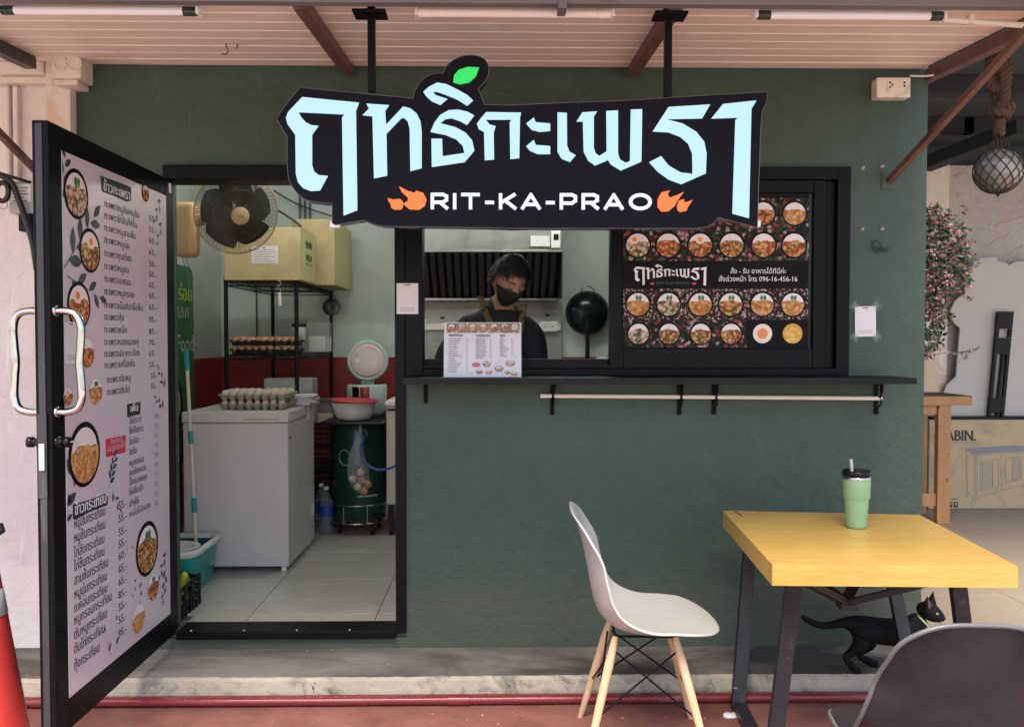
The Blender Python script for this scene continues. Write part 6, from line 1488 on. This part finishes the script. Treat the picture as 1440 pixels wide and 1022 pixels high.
# bag of onions hung on the drum
bc = PY(507, 604, 1.83); t = thing('plastic_bag', 'clear plastic bag of brown onions hanging on the green drum', 'bag', bc)
random.seed(9); q = MB(); rings = []; N_ = 26
cent = [(507, 600, .006), (506, 612, .020), (503, 628, .038), (502, 645, .056), (503, 660, .070), (505, 675, .068), (507, 688, .045), (508, 694, .012)]
for px_, py_, r in cent:
    c_ = PY(px_, py_, 1.79); rings.append([(c_.x + r * (1 + .12 * math.sin(5 * a_ + py_)) * math.cos(a_), c_.y + .62 * r * (1 + .12 * math.cos(4 * a_ + py_)) * math.sin(a_), c_.z) for a_ in np.linspace(0, 2 * PI, N_ + 1)[:-1]])
loft(q, rings, 'bag_plastic')
q.tube(smooth_pts([PY(497, 645, 1.78), PY(485, 632, 1.77), PY(477, 640, 1.77), PY(481, 652, 1.77), PY(494, 655, 1.78)], 4), .0045, 6, 'bag_plastic'); q.build('bag', t, 'bag_plastic')
k = 0
for px_, py_, dy in ((496, 673, 0), (509, 675, -.01), (503, 684, -.015), (517, 681, 0), (507, 664, .01), (512, 690, -.01)):
    p = PY(px_, py_, 1.785 + dy); q = MB(); q.blob(p, (.026, .023, .024), 'brown_egg' if k % 2 else 'pale_egg', 14, 10); q.tube([p + Vector((0, 0, .022)), p + Vector((.002, 0, .034))], .004, 6); k += 1
    simple('onion', ['left', 'centre right', 'lower middle', 'right', 'upper', 'lowest'][k - 1] + ' onion inside the clear bag on the green drum', 'onion', q, 'brown_egg', at=p)['group'] = 'onions in the bag'
q = MB(); q.tube(smooth_pts([PY(499, 603, 1.83), PY(506, 607, 1.81), PY(513, 604, 1.83), PY(517, 612, 1.81)], 3), .006, 8, 'bolt'); q.tube([PY(507, 596, 1.84), PY(507, 610, 1.82)], .012, 10, 'bolt'); simple('gas_valve', 'small metal valve at the top of the green drum front', 'valve', q, 'bolt', at=PY(507, 604, 1.83))
q = MB(); q.tube(smooth_pts([PY(516, 612, 1.80), PY(509, 622, 1.76), PY(508, 640, 1.74), PY(516, 653, 1.72), PY(530, 660, 1.71), PY(545, 659, 1.70), PY(562, 652, 1.68)], 6), .0085, 10); simple('hose', 'blue hose curving from the drum valve to the right jamb', 'hose', q, 'hose_blue', at=PY(530, 650, 1.7))
# cream cabinet on a castor stand behind the jamb
a, b = PY(543, 716, 1.86), PY(600, 564, 1.86)
t = thing('side_cabinet', 'cream metal cabinet half hidden behind the right door jamb', 'cabinet', ((a.x + b.x) / 2, 2.1, FZ))
q = MB(); q.box((a.x + .002, 1.87, a.z + .03), (b.x, 2.3, b.z - .03)); q.build('body', t, 'cream_metal', bevel=.004)
q = MB(); q.box((a.x - .006, 1.855, b.z - .028), (b.x, 2.31, b.z)); q.build('top', t, 'lamp_cream', bevel=.004)
q = MB(); q.box((a.x + .01, 1.862, b.z - .065), (b.x, 1.869, b.z - .05)); q.build('handle', t, 'black_plastic')
for x in (a.x + .03, b.x - .03): q = MB(); q.tube([(x - .012, 1.9, FZ + .04), (x + .012, 1.9, FZ + .04)], .038, 18); q.box((x - .016, 1.885, FZ + .042), (x + .016, 1.915, a.z + .029)); q.build('castor', t, 'black_plastic')
# water bottles
for i, (px_, y_, lab) in enumerate(((459, 1.93, 'clear water bottle with a blue label standing in front of another, beside the freezer'), (452, 2.06, 'clear water bottle half hidden behind the front bottle beside the freezer'))):
    c = PY(px_, 740, y_); c.z = FZ + .001; t = thing('water_bottle', lab, 'bottle', c, 'water bottles beside the freezer')
    q = MB(); q.lathe([(0, 0), (.042, 0), (.046, .01), (.046, .10), (.043, .11), (.046, .12), (.046, .21), (.043, .225), (.030, .265), (.014, .285), (.014, .305)], 24, None, c); q.build('bottle_body', t, 'water_bottle')
    q = MB(); q.lathe([(.0465, .13), (.0465, .20)], 24, None, c); q.build('label', t, 'blue_label'); q = MB(); q.lathe([(.0165, .300), (.0165, .32), (0, .32)], 16, None, c); q.build('cap', t, 'lamp_white')

# extractor hood and steel back panel
t = thing('extractor_hood', 'large stainless extractor hood with dark baffle filters above the stove wall', 'hood', (-.3, 2.7, 1.5))
hx0, hx1 = PY(580, 400, 2.45).x, PY(791, 400, 2.45).x
zA, zB_, zC = PY(700, 352, 2.45).z, PY(700, 300, 2.45).z, PY(700, 419, 2.86).z
q = MB(); q.box((hx0, 2.44, zA), (hx1, 2.99, zB_ + .35)); q.build('canopy', t, 'steel', bevel=.003)
q = MB(); q.box((hx1 - .006, 2.45, zC - .02), (hx1, 2.99, zA - .001)); q.build('side_cheek', t, 'dark_grease')
q = MB(); q.box((hx0, 2.43, zA - .015), (hx1, 2.455, zA - .0005)); q.build('front_lip', t, 'steel', bevel=.002)
# filters: vertical baffles on a slope
nb_ = 17
q = MB(); q.poly([Vector((hx0, 2.50, zA - .002)), Vector((hx1 - .007, 2.50, zA - .002)), Vector((hx1 - .007, 2.90, zC)), Vector((hx0, 2.90, zC))], (0, .02, .0), 'black_gloss'); q.build('filter_back', t, 'black_gloss')
xs_b = np.linspace(PY(598, 400, 2.6).x, hx1 - .06, nb_)
for i, x in enumerate(xs_b):
    q = MB(); q.bar((x, 2.482, zA - .018), (x, 2.865, zC + .008), .034, .022); q.build('baffle', t, 'dark_grease', bevel=.003, seg=1)
q = MB(); q.box((hx0, 2.84, zC - .022), (hx1 - .007, 2.90, zC - .0015)); q.build('drip_tray', t, 'steel', bevel=.003)
t2 = thing('steel_panel', 'stainless wall panel with a pale rail behind the cook', 'panel', (-.2, 2.95, .9))
px1 = PY(790, 450, 2.95).x
q = MB(); q.box((hx0, 2.95, .9), (px1, 2.995, zC - .025)); q.build('panel', t2, 'hood_panel', bevel=.002)
q = MB(); za, zb_2 = PY(700, 464, 2.93).z, PY(700, 455, 2.93).z; q.box((hx0, 2.925, za), (px1 - .01, 2.949, zb_2)); q.build('rail', t2, 'lamp_cream', bevel=.003)
for px_, py_ in ((622, 447), (770, 443)):
    q = MB(); c = PY(px_, py_, 2.948); q.box((c.x - .018, 2.944, c.z - .008), (c.x + .018, 2.9495, c.z + .008))
    q.build('slot', t2, 'black_plastic')
for nm, (xa_, ya_, xb_, yb_), y_, lab in (('socket', (760, 466, 784, 452), 2.915, 'white double wall socket on the steel panel right of the cook'), ('socket', (590, 464, 600, 449), 2.915, 'white wall socket at the left edge of the steel panel'), ('switch_plate', (746, 347, 773, 332), 2.43, 'white switch plate on the extractor hood'), ('control_box', (775, 349, 788, 323), 2.43, 'narrow white control box with a black window on the hood')):
    a, b = PY(xa_, ya_, y_), PY(xb_, yb_, y_); t = thing(nm, lab, 'socket' if nm == 'socket' else 'switch', ((a.x + b.x) / 2, y_, a.z))
    q = MB(); q.box((a.x, y_ - .012, a.z), (b.x, y_ + .009, b.z)); q.build('plate', t, 'lamp_white', bevel=.003)
    q = MB()
    if nm == 'socket':
        for fx_ in (.3, .7):
            for fz_ in (.38, .62) if 0 else (.5,): q.box((lerp(a.x, b.x, fx_) - .004, y_ - .0135, lerp(a.z, b.z, fz_) - .005), (lerp(a.x, b.x, fx_) + .004, y_ - .0122, lerp(a.z, b.z, fz_) + .005))
    elif nm == 'control_box': q.box((lerp(a.x, b.x, .25), y_ - .0135, lerp(a.z, b.z, .42)), (lerp(a.x, b.x, .8), y_ - .0122, lerp(a.z, b.z, .75)))
    else:
        for k_ in range(1): q.box((lerp(a.x, b.x, .35 + k_ * .2), y_ - .0135, lerp(a.z, b.z, .4)), (lerp(a.x, b.x, .33 + k_ * .2), y_ - .0122, lerp(a.z, b.z, .6)))
    q.build('slot', t, 'black_plastic' if nm != 'switch_plate' else 'ink_grey')
# wok on the wall
c = PY(826, 440, 2.90); t = thing('wok', 'dark round wok hanging by its loop on the pale green wall', 'wok', c); WR = 31 / 1200 * 6.7
q = MB(); q.lathe([(0, .085), (WR * .35, .078), (WR * .65, .058), (WR * .88, .026), (WR, 0), (WR * .97, 0)], 48, None, c, (0, -1, 0)); q.build('bowl', t, 'wok')
q = MB(); q.tube([c + Vector((.0, -.01, -WR + .01)), c + Vector((0, -.02, -WR - .06)), c + Vector((0, -.01, -WR - .26))], [.012, .016, .019], 12); q.build('handle', t, 'black_plastic')
q = MB(); q.tube(smooth_pts([c + Vector(p) for p in ((-.05, -.005, WR - .012), (-.045, -.012, WR + .012), (0, -.014, WR + .032), (.045, -.012, WR + .012), (.05, -.005, WR - .012))], 5), .004, 8); q.tube([c + Vector((0, .02, WR + .035)), c + Vector((0, -.03, WR + .035))], .005, 8); q.build('loop', t, 'chrome')
q = MB(); c = PY(849, 505, 2.6); q.lathe([(.0, 0), (.06, 0), (.07, .05), (.072, .052), (.04, .07), (0, .07)], 30, None, (c.x, 2.6, c.z - .05)); q.box((c.x - .12, 2.5, FZ), (c.x + .25, 2.85, c.z - .051), 'steel'); simple('pot_stand', 'white lidded pot on a steel stand below the wok', 'pot', q, 'cooker_grey', at=(c.x, 2.6, FZ))
# lit tube on the kitchen ceiling (it shows as the bright spots on the wok)
for x_, y_ in ((-1.2, 1.3), (.3, 1.75)):
    t = thing('ceiling_light', 'lit fluorescent tube on the kitchen ceiling ' + ('near the doorway' if x_ < 0 else 'above the cook'), 'ceiling light', (x_, y_, 2.75), 'lit tubes inside the kitchen')
    q = MB(); q.box((x_ - .6, y_ - .03, 2.735), (x_ + .6, y_ + .03, 2.775)); q.build('batten', t, 'lamp_white', bevel=.003)
    mat('lit_tube', (.9, .9, .9), .3, var=0, emit=(.93, 1.0, .94), es=22)
    q = MB(); q.tube([(x_ - .58, y_, 2.71), (x_ + .58, y_, 2.71)], .014, 12); q.build('tube', t, 'lit_tube')

# ================================================================== YARD THINGS
# hanging bougainvillea on the side wall
random.seed(21)
t = thing('flowering_plant', 'bushy plant with small dusty pink flowers hanging at the shop corner', 'plant', (XR + .12, .35, 2.0))
def blobpt(ya_=.16, yb_=.55):
    while True:
        px_ = random.uniform(1285, 1374); py_ = random.uniform(288, 502)
        f = (py_ - 288) / 214
        wmax = [(0, 1325), (.12, 1352), (.25, 1364), (.4, 1370), (.52, 1362), (.6, 1340), (.75, 1330), (.9, 1326), (1, 1310)]
        w_ = np.interp(f, [a_ for a_, b_ in wmax], [b_ for a_, b_ in wmax]) + random.gauss(-4, 3)
        if px_ < w_ and not (f > .55 and random.random() < .25):
            p = PY(px_, py_, random.uniform(ya_, yb_))
            if p.x > XR + .01: return p
def leafface(mb, p, L_, m, w_=.5):
    d = Vector((random.gauss(0, 1), random.gauss(0, 1), random.gauss(-.4, .8))).normalized(); n_ = Vector((random.gauss(0, 1), random.gauss(-.7, 1), random.gauss(.5, 1))); s_ = d.cross(n_).normalized(); k_ = s_.cross(d) * L_ * .12
    mb.add([p, p + d * L_ * .45 + s_ * L_ * w_ * .5 + k_, p + d * L_, p + d * L_ * .45 - s_ * L_ * w_ * .5 + k_], [(0, 1, 2), (0, 2, 3)], m)
q = MB()
for i in range(2300): leafface(q, blobpt(), random.uniform(.016, .042), random.choice(['leaf_green', 'leaf_green', 'leaf_dark', 'leaf_dark']))
o = q.build('leaves', t, 'leaf_dark', kind='stuff')
q = MB()
for i in range(270):
    p = blobpt(.13, .26)
    if p.z < 1.55 and random.random() < .8: continue
    m_ = random.choice(['bract', 'bract', 'bract_b'])
    for k_ in range(5): leafface(q, p + Vector((random.gauss(0, .004), random.gauss(0, .004), random.gauss(0, .004))), random.uniform(.014, .022), m_, .8)
q.build('blossoms', t, 'bract', kind='stuff')
q = MB()
for i in range(34):
    b_ = Vector((XR + .03, .3, 2.0)); e = blobpt(); q.tube(smooth_pts([b_, b_.lerp(e, .5) + Vector((.02, 0, .04)), e, e + Vector((random.uniform(-.01, .03), 0, -.05))], 4), [.0035] + [.0018] * 12, 5)
q.build('stems', t, 'brown_steel')
for k_ in range(11):
    e = PY(random.choice([1362, 1366, 1352, 1344, 1338, 1330]) , random.uniform(300, 500), .3); d_ = Vector((random.uniform(.3, 1), random.uniform(-.6, .3), random.uniform(-.6, .8))).normalized() * random.uniform(.04, .09); q = MB()
    q.tube(smooth_pts([e - d_, e, e + d_ * .6 + Vector((0, 0, -.01)), e + d_], 3), .0016, 5, 'brown_steel')
    for i in range(7): leafface(q, e + d_ * (i / 6 - .1), random.uniform(.02, .04), random.choice(['leaf_green', 'leaf_dark', 'bract']))
    q.build('branch', t, 'leaf_green')
# glass float in a net on a thick rope
fc = PY(1404, 240, .9); FR = 31.5 / 1200 * 4.7
t = thing('rope_float', 'glass float in a brown net hanging on a thick looped rope', 'lamp', fc)
q = MB(); q.blob(fc, (FR, FR, FR * .98), 'float_glass', 40, 28); q.build('glass_ball', t, 'float_glass')
q = MB(); rows = 9; cols_ = 14
def np_(i, j, R_=FR + .004):
    th = PI * (.12 + .86 * i / rows); a_ = 2 * PI * (j + (.5 if i % 2 else 0)) / cols_
    return fc + Vector((R_ * math.sin(th) * math.cos(a_), R_ * math.sin(th) * math.sin(a_), R_ * math.cos(th)))
for i in range(rows):
    for j in range(cols_):
        for jj in ((j, j + 1) if i % 2 else (j - 1, j)):
            a_, b_ = np_(i, j), np_(i + 1, jj); mid = (a_ + b_) / 2; mid = fc + (mid - fc).normalized() * (FR + .004); q.tube([a_, mid, b_], .0026, 5)
ap = fc + Vector((0, 0, FR + .075))
for j in range(cols_): a_ = np_(0, j); q.tube(smooth_pts([a_, fc + (a_ - fc) * 1.0 + Vector((0, 0, .03)), ap + Vector((.012 * math.cos(j), .012 * math.sin(j), 0))], 3), .0026, 5)
q.tube([fc - Vector((0, 0, FR - .004)), fc - Vector((0, 0, FR + .02))], [.012, .006], 8); q.build('net', t, 'net')
def rope(mb, pts, R_, strands=3, r_=None, pitch=.09):
    pts = smooth_pts(pts, 14); r_ = r_ or R_ * .58; L_ = 0; out_ = [[] for _ in range(strands)]; px_ = None
    for i, p in enumerate(pts):
        tn = (pts[min(i + 1, len(pts) - 1)] - pts[max(i - 1, 0)]).normalized()
        if i: L_ += (p - pts[i - 1]).length
        if px_ is None: px_ = basis(tn)[0]
        px_ = (px_ - tn * px_.dot(tn)).normalized(); py_ = tn.cross(px_)
        for k_ in range(strands): a_ = 2 * PI * (k_ / strands + L_ / pitch); out_[k_].append(p + px_ * math.cos(a_) * R_ * .55 + py_ * math.sin(a_) * R_ * .55)
    for o_ in out_: mb.tube(o_, r_, 7)
q = MB(); top = fc + Vector((0, 0, FR + .07))
rope(q, [top, top + Vector((0, 0, .06)), top + Vector((.002, 0, .12))], .030, 3, None, .07)
c0 = PY(1407, 160, .9)
rope(q, [c0 + Vector((.035, -.02, -.01)), c0 + Vector((-.045, -.045, .0)), c0 + Vector((-.04, .04, .015)), c0 + Vector((.04, .03, .02)), c0 + Vector((.03, -.04, .03)), c0 + Vector((-.035, -.02, .04))], .026, 3, None, .07)
c1 = PY(1402, 88, .9)
rope(q, [c0 + Vector((-.02, 0, .02)), c0 + Vector((.01, -.02, .10)), c1 + Vector((-.035, 0, -.12)), c1 + Vector((-.035, 0, -.02)), c1 + Vector((-.02, .01, .08)), Vector((c1.x - .02, .92, 3.12))], .030)
rope(q, [c0 + Vector((.03, .0, .02)), c0 + Vector((-.01, .02, .10)), c1 + Vector((.045, 0, -.12)), c1 + Vector((.05, 0, -.02)), c1 + Vector((.03, .01, .08)), Vector((c1.x + .03, .92, 3.12))], .030)
rope(q, [c0 + Vector((.0, -.03, .03)), c1 + Vector((.02, -.04, -.11)), c1 + Vector((.0, -.04, 0)), c1 + Vector((.0, -.02, .1)), Vector((c1.x, .92, 3.12))], .028)
q.build('rope', t, 'rope')
# wooden high table
YT_ = 2.5; a = PY(1367, 570, YT_); b = PY(1367, 557, YT_)
t = thing('wooden_table', 'tall orange brown wooden table with a dark top behind the shop corner', 'table', (3.2, 2.7, .093))
q = MB(); q.box((2.95, YT_, a.z), (a.x, YT_ + .45, b.z)); q.build('tabletop', t, 'orange_wood', bevel=.003)
q = MB(); q.box((2.955, YT_ + .004, b.z + .0005), (a.x - .004, YT_ + .446, b.z + .003)); q.build('dark_mat', t, 'shelf_dark')
l0, l1 = PY(1319, 650, YT_ + .01).x, PY(1337, 650, YT_ + .01).x
for y_ in (YT_ + .012, YT_ + .36):
    for x_ in (l0, 2.42): q = MB(); q.box((x_, y_, .093), (x_ + l1 - l0, y_ + .055, a.z - .001)); q.build('leg', t, 'orange_wood', bevel=.003) if x_ > 3 else None
q = MB(); z0, z1 = PY(1300, 712, YT_ + .03).z, PY(1300, 694, YT_ + .03).z; q.box((2.95, YT_ + .03, z0), (l0 - .001, YT_ + .055, z1)); q.box((2.95, YT_ + .03, a.z - .07), (l0 - .001, YT_ + .055, a.z - .002)); q.build('rail', t, 'orange_wood', bevel=.002)
q = MB(); q.box((2.95, YT_ + .012, .093), (2.98, YT_ + .067, a.z - .001)); q.build('leg', t, 'orange_wood', bevel=.003)
# flat carton with printed cabinet, board and black stand on it
YC = 3.08; cx0, cz1_ = PY(1307, 600, YC).x, PY(1400, 590, YC).z
t = thing('furniture_carton', 'wide flat brown carton printed with a louvred cabinet, against the yard wall', 'box', (4.2, YC + .1, .093))
q = MB(); q.box((cx0, YC, .093), (cx0 + 1.45, YC + .2, cz1_)); q.build('box', t, 'carton_grey', bevel=.004)
q = MB(); q.box((cx0 + .02, YC + .01, cz1_ + .0005), (cx0 + 1.45, YC + .19, cz1_ + .022)); q.build('dark_board', t, 'shelf_dark', bevel=.002)
tx = MB(); u = Vector((1, 0, 0)); v = Vector((0, 0, 1)); cp_ = lambda x, y: PY(x, y, YC - .001)
a = cp_(1313, 619.5); text(tx, 'C', a, u, v, .125, .075, 'ink', .03); a = cp_(1330, 619.5); text(tx, 'ABIN.', a, u, v, .125, cp_(1372, 619).x - a.x, 'ink', .03)
for x0_, x1_, y_ in ((1314, 1367, 622),): tx.quad(cp_(x0_, y_ + 1), u, v, cp_(x1_, y_).x - cp_(x0_, y_).x, .005, 'ink_grey')
tx.quad(cp_(1333, 713), u, v, .035, .045, 'ink'); tx.quad(cp_(1341, 713), u, v, .035, .045, 'ink'); tx.quad(cp_(1332, 702), u, v, .085, .006, 'ink')
for x_, y_ in ((1335, 710), (1343, 710)): c = PY(x_, y_, YC - .0016); tx.quad(c, u, v, .016, .02, 'carton_grey')
LN = [[(1359, 631), (1425, 626), (1455, 630)], [(1359, 631), (1371, 640), (1455, 636)], [(1359, 631), (1360, 690), (1371, 700), (1371, 640)], [(1371, 700), (1455, 676)], [(1409, 638), (1409, 690)], [(1374, 643), (1374, 696)], [(1360, 690), (1357, 698), (1360, 698), (1362, 693)], [(1368, 699), (1366, 710), (1370, 711), (1373, 701)], [(1407, 657), (1407, 668)], [(1412, 655), (1412, 667)], [(1438, 680), (1438, 687)],
      [(1379, 648), (1404, 645), (1404, 684), (1378, 689), (1379, 648)], [(1382, 651), (1396, 649), (1396, 683), (1381, 686), (1382, 651)], [(1414, 644), (1436, 641), (1436, 674), (1414, 678), (1414, 644)], [(1424, 645), (1434, 644), (1434, 672), (1423, 675), (1424, 645)]]
for k_ in range(11): LN.append([(1382, 653 + k_ * 3), (1396, 651.5 + k_ * 3)]); LN.append([(1424, 647 + k_ * 2.6), (1434, 646 + k_ * 2.6)])
for ln in LN:
    for p_, q_ in zip(ln[:-1], ln[1:]): tx.bar(cp_(*p_), cp_(*q_), .004, .0012, 'ink_grey', up=(0, 1, 0))
tx.poly([cp_(1359, 631), cp_(1371, 638), cp_(1455, 634), cp_(1455, 629), cp_(1425, 626)], None, 'ink_grey'); tx.build('printed_text', t, 'ink')
Z9 = lambda x, y: (1180 + x / 3.008, 280 + y / 3.008)
pts = [(575, 258), (598, 250), (635, 247), (668, 245), (670, 264), (700, 267), (722, 280), (740, 266), (800, 262), (900, 262), (960, 300), (960, 925), (420, 925), (443, 818), (455, 785), (495, 750), (512, 545), (488, 525), (474, 500), (472, 470), (490, 432), (520, 405), (535, 370), (545, 320), (560, 280)]
q = MB(); q.poly([PY(*Z9(*p), YC + .10) for p in pts], (0, .02, 0), 'board_white'); o = q.build('cutout_board', at=PY(1400, 588, YC + .1), mat='board_white'); tag(o, 'large white board with a scalloped cut outline standing on the carton', 'board')
yl_ = YC + .05
t = thing('black_stand', 'tall narrow black rack with open slots leaning against the white scalloped board', 'stand', PY(1402, 588, yl_))
L = lambda x, y: PY(x, y, yl_)
def strip(pa, pb, pc, pd, nm): q = MB(); q.poly([L(*pa), L(*pb), L(*pc), L(*pd)], (0, .03, 0), 'black_plastic'); q.build(nm, t, 'black_plastic', bevel=.001)
ed = lambda y: (1404 - (y - 438) * 14 / 149, 1426 - (y - 438) * 14 / 149)
strip((ed(438)[0], 438), (ed(438)[1], 438), (ed(462)[1], 462), (ed(462)[0], 462), 'block'); strip((ed(475)[0] + .01, 475), (ed(475)[1], 475), (ed(497)[1], 497), (ed(497)[0], 497), 'block'); strip((ed(559)[0], 559), (ed(559)[1], 559), (ed(580)[1], 580), (ed(580)[0], 580), 'block')
for a_, b_ in ((462.2, 474.8), (497.2, 558.8), (580.2, 587.5)):
    strip((ed(a_)[0], a_), (ed(a_)[0] + 4, a_), (ed(b_)[0] + 4, b_), (ed(b_)[0], b_), 'upright'); strip((ed(a_)[1] - 4, a_), (ed(a_)[1], a_), (ed(b_)[1], b_), (ed(b_)[1] - 4, b_), 'upright')
    if a_ > 490: strip((ed(a_)[0] + 12, a_), (ed(a_)[0] + 15, a_), (ed(b_)[0] + 14, b_), (ed(b_)[0] + 11, b_), 'upright')
# litter: a few dry bits on step and ground
random.seed(31)
for i, (px_, py_) in enumerate(((438, 963), (1027, 967), (300, 941))):
    c = PZ(px_, py_, SL + .002); q = MB(); leafface(q, c, .03, 'brown_steel', .5); leafface(q, c + Vector((.01, 0, .002)), .02, 'slab_top', .5); 
    simple('dry_leaf', ['small dry leaf on the lip of the concrete step below the doorway', 'small dry leaf on the step beside the table leg', 'small dry leaf on the step beside the open door'][i], 'leaf', q, 'brown_steel', at=c)

# fine grit and flakes on the pavement and the step
random.seed(77); q = MB()
for i in range(420):
    if random.random() < .6: p = Vector((random.uniform(-2.4, 2.2), random.uniform(-1.6, -.43), .0005)); s_ = random.uniform(.0015, .005)
    else: p = Vector((random.uniform(-2.0, 1.9), random.choice([random.uniform(-.32, -.02), -.01 - abs(random.gauss(0, .02))]), SL + .0015)); s_ = random.uniform(.0012, .004)
    a_ = random.uniform(0, PI); ca, sa = math.cos(a_) * s_, math.sin(a_) * s_
    q.add([p + Vector((ca, sa, 0)), p + Vector((-sa, ca * .7, 0)), p + Vector((-ca, -sa, 0)), p + Vector((sa, -ca * .8, 0)), p + Vector((0, 0, s_ * .7))], [(0, 1, 4), (1, 2, 4), (2, 3, 4), (3, 0, 4)], random.choice(['chip', 'chip', 'ink', 'slab_lip', 'board_white']))
o = q.build('grit', at=(0, -.7, 0), mat='chip', kind='stuff'); tag(o, 'scattered grit and paint flakes on the red pavement and the step', 'grit')

# old paint scratches on the red pavement
q = MB()
for i in range(16):
    p = Vector((random.uniform(-2.2, 2.1), random.uniform(-1.1, -.47), .0012)); a_ = random.choice([.75, -.7, .1]) + random.uniform(-.2, .2); L_ = random.uniform(.05, .28); d_ = Vector((math.cos(a_), math.sin(a_), 0)); pr = [p + d_ * L_ * t_ + Vector((random.uniform(-.003, .003), random.uniform(-.003, .003), 0)) for t_ in np.linspace(0, 1, 6)]
    for A, B_ in zip(pr[:-1], pr[1:]):
        n2 = Vector((-d_.y, d_.x, 0)) * random.uniform(.0008, .0022); q.add([A - n2, B_ - n2, B_ + n2, A + n2], [(0, 1, 2, 3)], 'red_scratch')
mat('red_scratch', (.42, .25, .20), .7)
o = q.build('scratch_marks', at=(0, -.7, 0), mat='red_scratch', kind='stuff'); tag(o, 'thin pale scratches in the red paint of the pavement', 'scratches')
